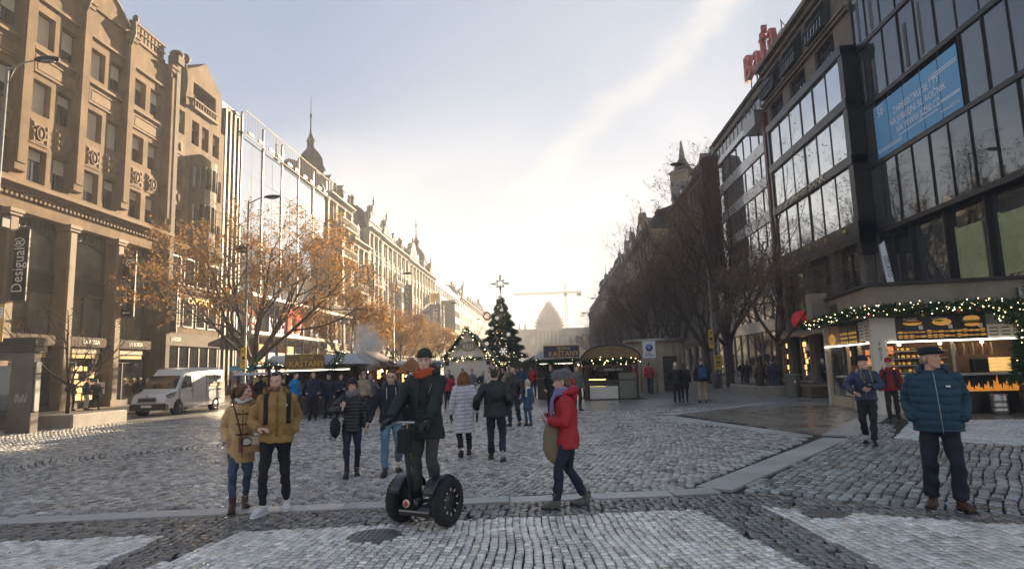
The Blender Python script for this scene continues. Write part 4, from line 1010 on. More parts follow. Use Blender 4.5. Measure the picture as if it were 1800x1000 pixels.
def bank_block():
 y1 = 52.0; b = root_right('bank_building', 'concrete bank building with a black framed glass box projecting over the pavement', y1); W = 15.1
 holes = [(u,u+2.9,z,z+h) for u in (1.0,5.3,9.9) for z,h in ((20.25,2.3),)]
 mb = MB(); wall_holes(mb,0,W,0,26.2,holes,depth=.5); wall_body(mb,0,W,0,26.2,18,inner=.52); mb.build('wall', M_CONC, b)
 for u,u1,z,z1 in holes:
  mb = MB()
  for k in range(6): a = u+.02+k*.565; mb.box(a,.2,z,a+.05,.28,z1)
  mb.box(u,.18,z+1.1,u1,.3,z+1.16); mb.box(u,.19,z+1.7,u1,.29,z+1.75); w = mb.build('window', M_METAL_DK, b)
  mb = MB(); mb.box(u+.03,.33,z+.02,u1-.03,.36,z1-.02); mb.build('pane', M_GLASS, w)
  mb = MB()
  for q in (.25,.6,.95): mb.box(u,-.32,z+q,u1,-.29,z+q+.03)
  for q in range(4): mb.box(u+q*.95,-.31,z,u+q*.95+.03,-.28,z+1.0)
  mb.build('railing', M_METAL_DK, b)
 for u in (1.0,5.3,9.9):                                    # rounded glazed attic bays
  mb = MB(); n = 7
  for k in range(n):
   a = u+k*2.9/(n-1)-.03
   mb.tube([(a,-.7+.0,23.1),(a,-.62,24.0),(a,-.35,24.9),(a,.1,25.5)],.035,5)
  for z,y in ((23.1,-.7),(24.0,-.62),(24.9,-.35),(25.5,.1)): mb.box(u-.03,y-.04,z-.04,u+2.93,y+.04,z+.04)
  w = mb.build('attic_window', M_METAL_DK, b)
  mb = MB(); mb.prism([(-.66,23.12),(-.58,24.0),(-.31,24.86),(.12,25.46),(.12,23.12)],'x',u,u+2.87); mb.build('pane', M_GLASS, w)
 mb = MB(); mb.box(.1,.3,26.21,W-.1,17.5,26.4); mb.build('roof', M_ROOF_DK, b)
 mb = MB(); cornice(mb,0,W,25.6,[(.3,.3),(.35,.7)]); cornice(mb,0,W,22.7,[(.2,.25),(.14,.4)]); mb.build('cornice', M_CONC, b)
 # the projecting box
 x0, u0, u1 = -.8, 2.3, 15.4; bm = mat('black box frame', (.022,.02,.019), .3, metal=.4, var=.2, scale=2)
 for z0,z1 in ((8.3,9.55),(12.95,13.5),(16.4,16.98),(19.75,20.3)): mb = MB(); mb.box(u0,x0-.16,z0,u1,-.005,z1); mb.build('box_beam', bm, b)
 for a in (u0,u1-.55): mb = MB(); mb.box(a,x0-.1,7.6,a+.55,-.006,20.1) if a > 5 else mb.box(a,x0-.1,9.56,a+.3,-.006,20.1); mb.build('box_post', bm, b)
 for z0,z1 in ((9.56,12.94),(13.51,16.39),(16.99,19.74)):
  n = 6; pw = (u1-.55-u0-.3)/n
  for k in range(n):
   a = u0+.3+k*pw; mb = MB(); mb.box(a+.04,x0+.02,z0,a+pw-.04,x0+.07,z1); o = mb.build('glass_panel', M_GLASS_MIRROR, b); o.rotation_euler = (0,0,RNG.normal(0,.0012))
   mb = MB(); mb.box(a-.04,x0-.03,z0,a+.04,x0+.09,z1); mb.build('mullion', bm, b)
  mb = MB(); mb.box(u0+.3,x0+.2,z0,u1-.55,-.007,z1); mb.build('floor_interior', M_SHOP, b)
 lt = mat('pale bank lettering', (.72,.64,.48), .45, var=0)
 lettering('Raiffeisen BANK', .98, lt, b, (8.6,x0-.19,13.22), FRONT, .05, sx=1.0).scale = (1,.7,1)
 for k in range(5): mb = MB(); mb.lathe([(.02,9.0),(.1,9.05),(.12,9.25),(.05,9.32)],10,3.4+k*2.6,x0-.2); mb.build('fascia_lamp', M_GOLD, b)
 # columns and dark shop below
 for u in (2.2,6.5,10.8,14.6): mb = MB(); mb.bbox(u-.35,-.6,0.1,u+.35,-.01,8.25,.05); mb.build('column', M_CONC, b)
 mb = MB(); mb.box(.1,-.15,4.0,W-.1,-.006,8.0); g = mb.build('shop_window', M_GLASS, b)
 for k in range(12): mb = MB(); mb.box(.1+k*1.25,-.22,4.0,.2+k*1.25,-.151,8.0); mb.build('mullion', M_METAL_DK, b)
 mb = MB(); mb.box(.1,-.16,.14,W-.1,-.006,3.3); g = mb.build('shopfront', M_GLASS, b)
 for k in range(9):
  mb = MB(); mb.box(.2+k*1.62,-.23,.14,.32+k*1.62,-.161,3.3); mb.build('mullion', M_METAL_GR, b)
  if k % 3 != 1: mb = MB(); rr = random.Random(k+40); [mb.bbox(.5+k*1.62+rr.random()*.6,-.21,.5+q*.42,.8+k*1.62+rr.random()*.7,-.165,.85+q*.42,.02) for q in range(6)]; mb.build('lit_display', M_REDLIT if k % 2 else M_WARMLIT, b)['kind'] = 'stuff'
 mb = MB(); mb.box(0,-1.6,3.31,W,-.008,3.6); mb.build('canopy', M_METAL_GR, b)
 mb = MB(); mb.box(0,-.3,3.61,W,-.009,3.98); mb.build('shop_fascia', mat('dull teal fascia', (.12,.17,.16), .5), b)
 t = thing('round_shop_sign', 'round red shop sign hanging over the lit shop window', 'sign', (RIGHT_X-1.7, 44.2, 4.35))
 mb = MB(); mb.tube([(0,-.08,0),(0,.08,0)],[.62,.62],20); mb.build('disc', mat('sign red', (.42,.015,.02), .45, emit=(1,.05,.04), estr=.02), t); mb = MB(); mb.box(.0,-.03,-.04,1.75,.03,.04); mb.build('bracket', M_METAL_DK, t)
bank_block()
def store_block():
 y1 = 72.0; b = root_right('department_store', 'glazed functionalist store with white bands and red script on its roof', y1); W = 19.8
 mb = MB(); mb.box(0,.6,0,W,18,22.3); mb.box(0,1.4,22.31,W,18,26.6); mb.build('wall', M_CONC, b)
 wb = mat('white glass band', (.50,.52,.53), .08, var=.08, scale=.5, spec=.8)
 for f in range(6):
  z = 4.2+f*3.05
  mb = MB(); mb.box(.1,-.02,z,W,.58,z+1.0); mb.build('band', wb, b)
  for k in range(9): mb = MB(); mb.box(.15+k*2.18,.1,z+1.01,.15+(k+1)*2.18-.09,.16,z+3.04); mb.build('glass_panel', M_GLASS_MIRROR, b); mb = MB(); mb.box(.06+(k+1)*2.18,.04,z+1.01,.15+(k+1)*2.18,.2,z+3.04); mb.build('mullion', M_METAL_DK, b)
 for f in range(2):
  z = 22.4+f*2.1
  for k in range(14):
   mb = MB(); mb.box(.2+k*1.4,1.2,z,.2+k*1.4+1.28,1.38,z+1.5); mb.build('glass_panel', M_GLASS, b); mb = MB(); mb.box(.09+k*1.4,1.15,z,.19+k*1.4,1.39,z+1.5); mb.build('mullion', M_METAL_GR, b)
  mb = MB(); mb.box(0,1.0,z+1.51,W,1.39,z+2.09); mb.build('band', M_CONC if f else wb, b)
 mb = MB(); mb.box(W-3,-.9,21.6,W,.55,22.9); mb.build('balcony', M_METAL_GR, b)
 mb = MB(); [mb.box(W-3,-.92,22.9+q*.3,W,-.88,22.94+q*.3) for q in range(1,4)]; [mb.box(W-3+q*.9,-.92,22.9,W-2.96+q*.9,-.88,23.8) for q in range(4)]; mb.build('railing', M_METAL_DK, b)
 mb = MB(); mb.box(0,.8,26.61,W,18,27.0); mb.build('roof', M_ROOF_DK, b)
 mb = MB(); mb.box(W+.02,-.35,0,W+.5,.5,22.4); mb.build('end_pier', mat('oxblood pier', (.12,.04,.035), .5, var=.2), b)
 mb = MB(); mb.box(0,-.1,.14,W,.59,4.1); mb.build('shop_window', M_GLASS, b)
 for k in range(10): mb = MB(); mb.box(k*2.1,-.2,.14,k*2.1+.15,-.101,4.1); mb.build('mullion', M_METAL_GR, b)
 t = thing('roof_sign', 'big red script letters on a frame along the store roof', 'roof sign', (RIGHT_X+2.6, 58.6, 30.3), -HALF)
 red = mat('faded red sign', (.30,.07,.07), .5, var=.12)
 for i, (ch, u, s) in enumerate((('B',-5.2,3.9),('a',-2.3,3.9),('ť',-.2,3.9),('a',1.9,3.9))):
  lettering(ch, s, red, t, (u,0,1.25), FRONT, .5, 'LEFT', name='letter')
 mb = MB()
 for k in range(6): mb.tube([(-5+k*1.8,.5,0),(-5+k*1.8,.4,2.0)],.05,5); mb.tube([(-5+k*1.8,1.6,0),(-5+k*1.8,.45,1.8)],.04,5)
 [mb.tube([(-5+k*1.8,.4,-3.4),(-5+k*1.8,.45,.1)],.06,5) for k in range(6)]; mb.box(-5.2,.3,.9,4.2,.36,.98); mb.build('sign_frame', M_METAL_DK, t)
 t = thing('blade_sign', 'tall rust brown vertical sign board projecting above the bare trees', 'sign', (RIGHT_X, 67.0, 0), -HALF)
 mb = MB(); mb.prism([(-2.2,9),(-2.2,22.8),(-1.9,23.6),(-.5,23.9),(-.2,23.5),(-.2,9)],'x',-.4,.4); mb.build('board', mat('rust brown board', (.055,.03,.022), .6, var=.3, scale=1), t)
 for z in (10,15,20,22.5): mb = MB(); mb.box(-.08,-.25,z,.08,-.002,z+.12); mb.build('bracket', M_METAL_DK, t)
store_block()
def right_row():
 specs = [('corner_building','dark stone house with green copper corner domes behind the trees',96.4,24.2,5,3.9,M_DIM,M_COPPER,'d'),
             ('low_building','dark house kept low to let sun past the shaded row',113,16.4,3,3.7,M_DIM,M_ROOF_DK,''),  # height shaped so that a strip of sun reaches the left foreground
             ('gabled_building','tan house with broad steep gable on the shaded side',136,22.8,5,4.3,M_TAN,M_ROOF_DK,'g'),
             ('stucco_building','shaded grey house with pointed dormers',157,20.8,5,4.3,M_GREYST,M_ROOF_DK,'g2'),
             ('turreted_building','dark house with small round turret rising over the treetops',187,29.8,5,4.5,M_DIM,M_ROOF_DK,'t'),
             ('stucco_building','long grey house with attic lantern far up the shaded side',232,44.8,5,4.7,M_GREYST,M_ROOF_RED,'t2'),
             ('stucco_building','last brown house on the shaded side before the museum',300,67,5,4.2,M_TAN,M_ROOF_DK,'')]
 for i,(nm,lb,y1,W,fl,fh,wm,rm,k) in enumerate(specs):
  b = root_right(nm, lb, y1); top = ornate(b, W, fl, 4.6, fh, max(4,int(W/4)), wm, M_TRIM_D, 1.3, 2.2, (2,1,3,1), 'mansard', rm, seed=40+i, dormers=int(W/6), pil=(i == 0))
  if k == 'd':
   turret(b, 2.6, 2.2, top-.5, 2.0, 6.5, .6, M_CREAM, M_ROOF_DK, 4, .4, lantern=False)
   mb = MB(); mb.lathe([(1.5,top+6.2),(1.2,top+7.2),(.5,top+8.5),(.12,top+11.2),(.02,top+11.4)],8,2.6,2.2); mb.build('spire', M_DIM, b)
   turret(b, 19.0, 3.2, top+.3, 2.9, 1.0, 2.6, M_DIM, M_COPPER, 8, 2.4, lantern=False); turret(b, 15.0, 5.2, top+.3, 2.2, 1.8, 2.2, M_DIM, M_COPPER, 8, 2.4, lantern=False)
  if k == 'g': stepped_gable(b, W*.5, 14, top-.2, 6.0, wm, M_TRIM_D, finials=True)
  if k == 'g2': stepped_gable(b, W*.3, 7, top-.2, 5.6, wm, M_TRIM_D); stepped_gable(b, W*.78, 7, top-.2, 5.6, wm, M_TRIM_D)
  if k == 't': turret(b, 3.0, 2.5, top, 1.9, 3.0, 3.2, M_TRIM_D, M_ROOF_DK, 8, 3)
  if k == 't2': turret(b, 2.5, 2.5, top-.5, 2.6, 3.0, 3.0, M_TRIM_D, M_ROOF_DK, 8, 3.4)
right_row()
# ------------------------------------------------------------------ the museum, spires and crane closing the square
def museum():
 y = 345.0; b = thing('museum_building', 'long pale museum with a tiered scaffolded dome closing the square', 'museum', (-1.0, y, 0))
 W = 62
 m = stone('museum stone', (.34,.32,.28), .2); holes = []; wins = []
 for f,(z,h) in enumerate(((7,3.4),(14,4.2))):
  for k in range(15):
   u = -W/2+3+k*(W-6)/14
   if abs(u) < 6: continue
   holes.append((u-.9,u+.9,z,z+h)); wins.append((u,z,h))
 mb = MB(); wall_holes(mb,-W/2,W/2,0,22.6,holes,depth=.6); wall_body(mb,-W/2,W/2,0,22.6,30,inner=.62); mb.build('wall', m, b)
 for u,z,h in wins: window(b,u,z,1.8,h,1,M_FRAME_DK,m)
 mb = MB(); cornice(mb,-W/2-.3,W/2+.3,21.4,[(.5,.7),(.6,1.2)]); cornice(mb,-W/2,W/2,12.2,[(.4,.4)]); mb.build('cornice', m, b)
 mb = MB(); mb.prism([(-6,22.6),(6,22.6),(0,25)],'y',-2.2,0); [mb.cyl(-5+k*2,-1.6,6,20.9,.55,n=8) for k in range(6)]; mb.box(-6,-2.3,20.91,6,-1.25,22.59); mb.box(-6,-2.6,0,6,-.01,6); mb.build('portico', m, b)
 for sx in (-1,1):
  mb = MB(); mb.box(sx*27-4,-1.3,0,sx*27+4,-.01,24); mb.lathe([(4.2,24),(4,25),(2.8,26.6),(.8,27.8),(.2,29)],12,sx*27,4); mb.build('corner_pavilion', m, b)
 sc = mat('scaffold sheeting', (.33,.31,.28), .8, var=.3, scale=.4)
 tiers = [(8.3,22.6,25.2),(8.1,25.2,27.2),(7.4,27.2,28.9),(6.5,28.9,30.4),(5.7,30.4,31.8),(5.0,31.8,33),(4.1,33,34.2),(3.4,34.2,35.4),(2.6,35.4,36.6),(2.0,36.6,37.7),(1.3,37.7,38.6)]
 for r, z0, z1 in tiers:
  mb = MB(); mb.cyl(1,12,z0,z1-.5,r*.9,n=12,smooth=False); mb.cyl(1,12,z1-.5,z1-.25,r*1.06,n=12,smooth=False)
  for k in range(16): a = k*math.pi/8; mb.cyl(1+r*1.02*math.cos(a),12+r*1.02*math.sin(a),z0,z1+.35,.07,n=4)
  mb.build('scaffold_tier', sc, b)
 for k,(x,yy,hh) in enumerate(((-20.3,425,33.6),(-16.5,426,34.2))):
  t = thing('church_spire', ('thinner','taller')[k]+' distant church spire '+('further from','nearer to')[k]+' the museum dome', 'church spire', (x, yy, 0), 0, 'twin church spires')
  mb = MB(); mb.box(-1.3,-1.3,0,1.3,1.3,23); mb.build('tower', m, t); mb = MB(); mb.lathe([(1.6,23),(1.2,25.5),(.4,31),(.05,hh)],8); mb.build('spire', M_ROOF_DK, t)
def crane():
 t = thing('tower_crane', 'slender tower crane with long jib beside the museum dome', 'crane', (9.3, 335.0, 0)); m = mat('crane steel', (.42,.36,.24), .5, metal=.2)
 H = 42.5
 def lattice(mb, a, b, w, n):
  a = Vector(a); b = Vector(b); d = (b-a).normalized(); s1 = d.orthogonal().normalized() if abs(d.z) < .9 else Vector((1,0,0)); s2 = d.cross(s1)
  c = [s1*w+s2*w, s1*w-s2*w, -s1*w-s2*w, -s1*w+s2*w]
  for o in c: mb.tube([a+o,b+o],.11,4)
  for k in range(n):
   p, q = a+(b-a)*k/n, a+(b-a)*(k+1)/n
   for i in range(4): mb.tube([p+c[i],q+c[(i+1)%4]],.06,3)
 mb = MB(); lattice(mb,(0,0,0),(0,0,H),.6,26); mb.build('mast', m, t)
 mb = MB(); lattice(mb,(1.2,0,H-1.5),(-28,0,H-1.5),.42,24); mb.build('jib', m, t)
 mb = MB(); lattice(mb,(0,0,H-1.5),(8.7,0,H-1.5),.42,7); mb.build('counter_jib', m, t)
 mb = MB(); lattice(mb,(0,0,H),(0,0,H+4),.35,4); mb.build('apex', m, t)
 mb = MB(); mb.box(6,-.6,H-3.6,8.3,.6,H-2); mb.build('counterweight', M_CONC, t)
 mb = MB(); mb.tube([(0,0,H+4),(-19,0,H-1.1)],.05,3); mb.tube([(0,0,H+4),(8,0,H-1.1)],.05,3); mb.build('tie', m, t)
 mb = MB(); mb.box(-.9,-1.8,H-3.6,.7,-.7,H-1.9); mb.build('cab', M_METAL_GR, t)
museum(); crane()
# ================================================================== trees
M_BARK = mat('tree bark', (.07,.052,.04), .9, var=.35, scale=6, bump=.6, bscale=25, obj_space=True)
M_TWIG = mat('bare twigs', (.20,.14,.095), .9, var=.3, scale=5, obj_space=True)
def leaf_mat(name, c, tr=.35):
 m = bpy.data.materials.new(name); m.use_nodes = True; nt = m.node_tree; nt.nodes.clear(); N = nt.nodes.new; L = nt.links.new
 o = N('ShaderNodeOutputMaterial'); d = N('ShaderNodeBsdfDiffuse'); t = N('ShaderNodeBsdfTranslucent'); mx = N('ShaderNodeMixShader'); mx.inputs[0].default_value = tr
 g = N('ShaderNodeNewGeometry'); n = N('ShaderNodeTexNoise'); L(g.outputs['Position'], n.inputs['Vector']); n.inputs['Scale'].default_value = 3; n.inputs['Detail'].default_value = 5
 c1 = N('ShaderNodeMix'); c1.data_type = 'RGBA'; L(n.outputs['Fac'], c1.inputs[0]); c1.inputs[6].default_value = (*[x*.6 for x in c], 1); c1.inputs[7].default_value = (*[min(1,x*1.4) for x in c], 1)
 L(c1.outputs[2], d.inputs[0]); L(c1.outputs[2], t.inputs[0]); L(d.outputs[0], mx.inputs[1]); L(t.outputs[0], mx.inputs[2]); L(mx.outputs[0], o.inputs[0]); return m
M_LEAF_GOLD = leaf_mat('golden autumn leaf', (.36,.205,.075)); M_LEAF_BROWN = leaf_mat('withered brown leaf', (.24,.13,.055)); M_LEAF_OLIVE = leaf_mat('dull olive leaf', (.10,.085,.03))
M_FIR = leaf_mat('fir needles', (.04,.082,.034), .25)
def grow(seed, H, trunk_h, spread, up, r0, n_main=5, levels=4, leaves=0, twig_len=.55, leaf_size=.05, droop=0.0):
 rr = random.Random(seed); wood = MB(); twigs = MB(); tips = []
 def branch(p, d, ln, r, lev):
  n = 5 if lev < 2 else (4 if lev == 2 else 3); pts = [p]; q = Vector(p); dd = Vector(d)
  for i in range(n):
   dd = (dd + Vector((rr.gauss(0,.16),rr.gauss(0,.16),rr.gauss(0,.12)+(up if lev < 3 else up*.4)-droop*lev*.3))*(.55 if lev < 3 else .75)).normalized()
   q = q + dd*(ln/n); pts.append(q.copy())
  rad = [max(.004, r*(1-.72*i/n)) for i in range(n+1)]
  (wood if lev <= 2 else twigs).tube(pts, rad, 7 if lev == 0 else (6 if lev == 1 else (4 if lev == 2 else 3)), None, None, lev < 2)
  if lev >= 3: tips.extend(pts[1:])
  if lev >= levels: return
  k = {0: 6, 1: 6, 2: 6, 3: 4}.get(lev, 3)
  for i in range(k):
   t = .28+.72*(i+rr.random())/k; j = min(n-1, int(t*n)); f = t*n-j; b = pts[j].lerp(pts[j+1], f); tg = (pts[j+1]-pts[j]).normalized()
   s = tg.orthogonal().normalized(); s.rotate(Matrix.Rotation(rr.uniform(0,6.283), 3, tg)); ang = rr.uniform(.45,1.05)
   nd = (tg*math.cos(ang)+s*math.sin(ang)).normalized()
   branch(b, nd, ln*rr.uniform(.42,.68)*(1.15-.4*t) if lev < 3 else twig_len*rr.uniform(.5,1.2), max(.005,rad[j]*rr.uniform(.45,.65)), lev+1)
 # trunk
 n = 6; pts = [Vector((0,0,-.1))]; q = Vector((0,0,-.1))
 for i in range(n): q = q + Vector((rr.gauss(0,.03),rr.gauss(0,.03),1)).normalized()*((trunk_h+.1)/n); pts.append(q.copy())
 rad = [r0*(1.35 if i == 0 else 1.08-.3*i/n) for i in range(n+1)]; wood.tube(pts, rad, 10)
 for i in range(n_main):
  a = 6.283*i/n_main+rr.uniform(-.4,.4); el = rr.uniform(.35,.9); d = Vector((math.cos(a)*spread,math.sin(a)*spread,el+up)).normalized()
  branch(q-Vector((0,0,rr.uniform(0,trunk_h*.22))), d, (H-trunk_h)*rr.uniform(.62,.85), r0*rr.uniform(.42,.6), 0 if levels > 3 else 1)
 branch(q, Vector((rr.gauss(0,.15),rr.gauss(0,.15),1)).normalized(), (H-trunk_h)*.75, r0*.6, 0 if levels > 3 else 1)
 lv = None
 if leaves and tips:
  T = np.array([tuple(t) for t in tips]); rg = np.random.default_rng(seed); idx = rg.integers(0, len(T), leaves)
  P = T[idx]+rg.normal(0,.09,(leaves,3)); a = rg.normal(0,1,(leaves,3)); a /= np.linalg.norm(a,axis=1)[:,None]; c = np.cross(a, rg.normal(0,1,(leaves,3))); c /= np.linalg.norm(c,axis=1)[:,None]
  s = leaf_size*rg.uniform(.6,1.4,(leaves,1)); V = np.stack([P-a*s, P+c*s*.55, P+a*s, P-c*s*.55],1).reshape(-1,3); lv = (V, np.arange(leaves*4).reshape(-1,4))
 return wood, twigs, lv
TREES = {}
def tree_kind(key, leafm, **kw):
 w, t, lv = grow(**kw); TREES[key] = (w.mesh('trunk', M_BARK), t.mesh('twigs', M_TWIG), np_mesh('leaves', lv[0], lv[1], leafm) if lv else None)
def plant(key, name, label, x, y, rz=0, s=1.0, group='bare street trees along the square', z=0):
 t = thing(name, label, 'tree', (x, y, z), rz, group); t.scale = (s if not isinstance(s, tuple) else 1,)*3 if not isinstance(s, tuple) else s
 w, tw, lv = TREES[key]; link('trunk', w, t); link('crown', tw, t)
 if lv: o = link('leaves', lv, t); o['kind'] = 'stuff'
 return t
tree_kind('gold', M_LEAF_GOLD, seed=4, H=11.8, trunk_h=2.6, spread=.85, up=.22, r0=.26, n_main=7, levels=4, leaves=12000, leaf_size=.08)
tree_kind('gold2', M_LEAF_GOLD, seed=9, H=9.0, trunk_h=2.4, spread=.9, up=.2, r0=.18, n_main=5, levels=4, leaves=8000, leaf_size=.085)
tree_kind('dark', M_LEAF_BROWN, seed=21, H=16.5, trunk_h=3.6, spread=.66, up=.30, r0=.30, n_main=7, levels=4, leaves=6000, leaf_size=.06)
tree_kind('dark2', M_LEAF_OLIVE, seed=33, H=14.0, trunk_h=3.2, spread=.8, up=.26, r0=.26, n_main=6, levels=4, leaves=6000, leaf_size=.06)
tree_kind('small', M_LEAF_BROWN, seed=14, H=5.4, trunk_h=1.6, spread=1.1, up=.05, r0=.09, n_main=5, levels=3, leaves=500, leaf_size=.045, twig_len=.5)
tree_kind('slim', M_LEAF_OLIVE, seed=17, H=7.2, trunk_h=2.2, spread=.75, up=.15, r0=.12, n_main=5, levels=4, leaves=1500, leaf_size=.045, twig_len=.35)
plant('gold','street_tree','broad golden leaved tree by the lamp post behind the white van',-17.6,36.5,.4)
for i,(y,s,lb) in enumerate(((53,1.0,'golden tree beyond the broad one, its crown touching the blade sign'),(70,.95,'golden tree before the towered house'),(88,.95,'small golden tree in front of the gabled house'),(106,.95,'russet tree before the broad hotel'),(124,.9,'russet tree before the long spired house'),(142,.9,'thin russet tree by the white block'),(165,.9,'far russet tree near the end of the sunny side'))):
 plant('gold2','street_tree',lb,-17.2+.4*math.sin(i*2),y,i*1.3,s)
plant('small','young_tree','low bare young tree with reaching twigs in the planter by the grey pillar',-18.45,23.2,2.2,1.0)
for i,(y,k,s,lb) in enumerate(((43,'dark',1.0,'tall dark bare tree just behind the lamp post with yellow notices'),(50.5,'dark2',1.0,'spreading dark tree behind the backpack wearer'),(59,'dark',.92,'dark bare tree third along the shaded row'),(68,'dark2',1.0,'dark bare tree in the middle of the shaded row'),(78,'dark',.9,'dark bare tree before the green domes'),(90,'dark2',1.0,'brownish bare tree before the corner turret'),(104,'dark',.85,'hazy bare tree before the low dark house'),(120,'dark2',.95,'hazy bare tree near the far gabled house'),(140,'dark',.8,'faint bare tree far along the shaded row'),(162,'dark2',.9,'faintest bare tree at the end of the shaded row'))):
 plant(k,'street_tree',lb,11.9+.5*math.sin(i*1.7),y,i*2.1+3.3,s*.88)
plant('slim','young_tree','slim young tree with dull leaves standing in the stone planter near the bin',11.0,31.3,1.0,1.0,z=.5)
# ------------------------------------------------------------------ fir garlands and the Christmas tree
M_BULB = mat('warm fairy light', (.9,.75,.5), .4, var=0, emit=(1.0,.74,.40), estr=1.5)
M_BAUBLE_RED = mat('red bauble', (.35,.02,.02), .15, metal=.3, var=0); M_BAUBLE_GOLD = mat('gold bauble', (.6,.4,.12), .2, metal=.7, var=0)
def needles(path, r, per_m, seed, length=.10, width=.014):
 rg = np.random.default_rng(seed); P = np.array([tuple(p) for p in path], float); seg = np.linalg.norm(np.diff(P,axis=0),axis=1); cum = np.concatenate([[0],np.cumsum(seg)]); n = int(cum[-1]*per_m)
 s = rg.uniform(0,cum[-1],n); i = np.clip(np.searchsorted(cum,s)-1,0,len(seg)-1); f = (s-cum[i])/np.maximum(seg[i],1e-6); C = P[i]+(P[i+1]-P[i])*f[:,None]; T = (P[i+1]-P[i])/np.maximum(seg[i],1e-6)[:,None]
 d = rg.normal(0,1,(n,3)); d /= np.linalg.norm(d,axis=1)[:,None]; rad = r*rg.uniform(.15,1,(n,1)); C = C+d*rad
 e = d+T*rg.normal(0,.6,(n,1))+rg.normal(0,.3,(n,3)); e /= np.linalg.norm(e,axis=1)[:,None]; w = np.cross(e,rg.normal(0,1,(n,3))); w /= np.linalg.norm(w,axis=1)[:,None]
 L = length*rg.uniform(.6,1.3,(n,1)); V = np.stack([C-w*width,C+w*width,C+e*L+w*width*.3,C+e*L-w*width*.3],1).reshape(-1,3)
 return V, np.arange(n*4).reshape(-1,4), C+d*r*.35
def garland(name, label, path, r=.14, per_m=420, seed=1, bulbs=9, baubles=1.2, parent=None, cat='garland', group=None, bsz=.016):
 V, F, C = needles(path, r, per_m, seed)
 t = parent if parent is not None else thing(name, label, cat, (0,0,0), 0, group)
 o = link('fir_foliage' if parent is None else 'fir_garland', np_mesh('fir_foliage', V, F, M_FIR), t); o['kind'] = 'stuff'
 root = t if parent is None else o
 ln = sum((Vector(path[i+1])-Vector(path[i])).length for i in range(len(path)-1)); rr = random.Random(seed)
 mb = MB()
 for k in range(int(ln*bulbs)): c = C[rr.randrange(len(C))]; mb.ell(tuple(c), (bsz,)*3, 6, 4)
 if len(mb.v): b = mb.build('fairy_lights', M_BULB, root); b['kind'] = 'stuff'
 mb = MB()
 for k in range(int(ln*baubles)): c = C[rr.randrange(len(C))]; mb.m = k % 2; mb.ell(tuple(c), (.045,)*3, 8, 6)
 if len(mb.v): b = mb.build('baubles', [M_BAUBLE_RED, M_BAUBLE_GOLD], root); b['kind'] = 'stuff'
 return t
def christmas_tree():
 x, y, H = -5.75, 75.0, 10.3; t = thing('christmas_tree', 'tall Christmas tree with big ornaments and a wire star on top', 'Christmas tree', (x, y, 0))
 mb = MB(); mb.cyl(0,0,0,H,.22,.03,10); mb.build('trunk', M_BARK, t)
 rg = np.random.default_rng(3); n = 46000; h = H*(.04+.96*(1-np.sqrt(rg.uniform(0,1,n)))); R_ = 4.1*(1-h/H)**.98+.12; tier = .82+.18*np.sin(h*6.5+rg.normal(0,.4,n)); a = rg.uniform(0,6.283,n); r = R_*tier*np.sqrt(rg.uniform(.45,1,n))
 C = np.stack([r*np.cos(a), r*np.sin(a), h+.15*(1-r/R_)],-1); e = np.stack([np.cos(a),np.sin(a),rg.normal(-.25,.35,n)],-1)+rg.normal(0,.35,(n,3)); e /= np.linalg.norm(e,axis=1)[:,None]; w = np.cross(e,rg.normal(0,1,(n,3))); w /= np.linalg.norm(w,axis=1)[:,None]
 L = rg.uniform(.18,.42,(n,1)); V = np.stack([C-w*.035,C+w*.035,C+e*L+w*.01,C+e*L-w*.01],1).reshape(-1,3)
 o = link('crown', np_mesh('crown', V, np.arange(n*4).reshape(-1,4), M_FIR), t); o['kind'] = 'stuff'
 mb = MB()
 for k in range(260): i = rg.integers(n); p = C[i]*np.array([1.04,1.04,1]); mb.ell(tuple(p),(.035,)*3,5,4)
 b = mb.build('fairy_lights', M_BULB, t); b['kind'] = 'stuff'
 wl = mat('white ornament', (.7,.69,.62), .5, var=0, emit=(1,.95,.8), estr=.08)
 for k,(hh,aa,s) in enumerate(((3.6,-1.45,.45),(7.6,-1.9,.24),(5.6,-1.1,.25),(6.4,-2.2,.22),(2.2,-2.1,.28),(2.6,-.7,.25),(8.6,-1.4,.2),(4.6,-2.3,.25))):
  rr = 4.1*(1-hh/H)**.98+.15; mb = MB(); c = Vector((rr*math.cos(aa),rr*math.sin(aa),hh))
  for q in range(6):
   d = Vector((math.cos(q*math.pi/3),0,math.sin(q*math.pi/3))); mb.tube([c,c+d*s],.045*s/.4,5); m_ = c+d*s*.6; sd = Vector((-d.z,0,d.x)); mb.tube([m_,m_+(d+sd)*s*.25],.03,4); mb.tube([m_,m_+(d-sd)*s*.25],.03,4)
  mb.build('snowflake', wl, t)
 mb = MB(); c = Vector((-1.6,-1.0,7.9))
 mb.tube([c+Vector((-.35*math.cos(q*.785)*1.2,0,.45*math.sin(q*.785))) for q in range(8)],.1,6,None,None,False,True,True); mb.build('bow', mat('pink red bow', (.5,.12,.12), .6), t)
 gold = mat('star wire', (.25,.21,.14), .5, metal=.2); mb = MB(); c = Vector((0,0,H+1.55))
 mb.tube([(0,0,H-.3),(0,0,H+1.5)],.05,5)
 for q in range(8):
  d = Vector((math.cos(q*math.pi/4),0,math.sin(q*math.pi/4))); l = 1.15 if q % 2 == 0 else .65; d1 = Vector((math.cos(q*math.pi/4+.39),0,math.sin(q*math.pi/4+.39))); d2 = Vector((math.cos(q*math.pi/4-.39),0,math.sin(q*math.pi/4-.39)))
  mb.tube([c+d1*.3,c+d*l],.055,4); mb.tube([c+d2*.3,c+d*l],.055,4)
 mb.build('star', gold, t)
christmas_tree()
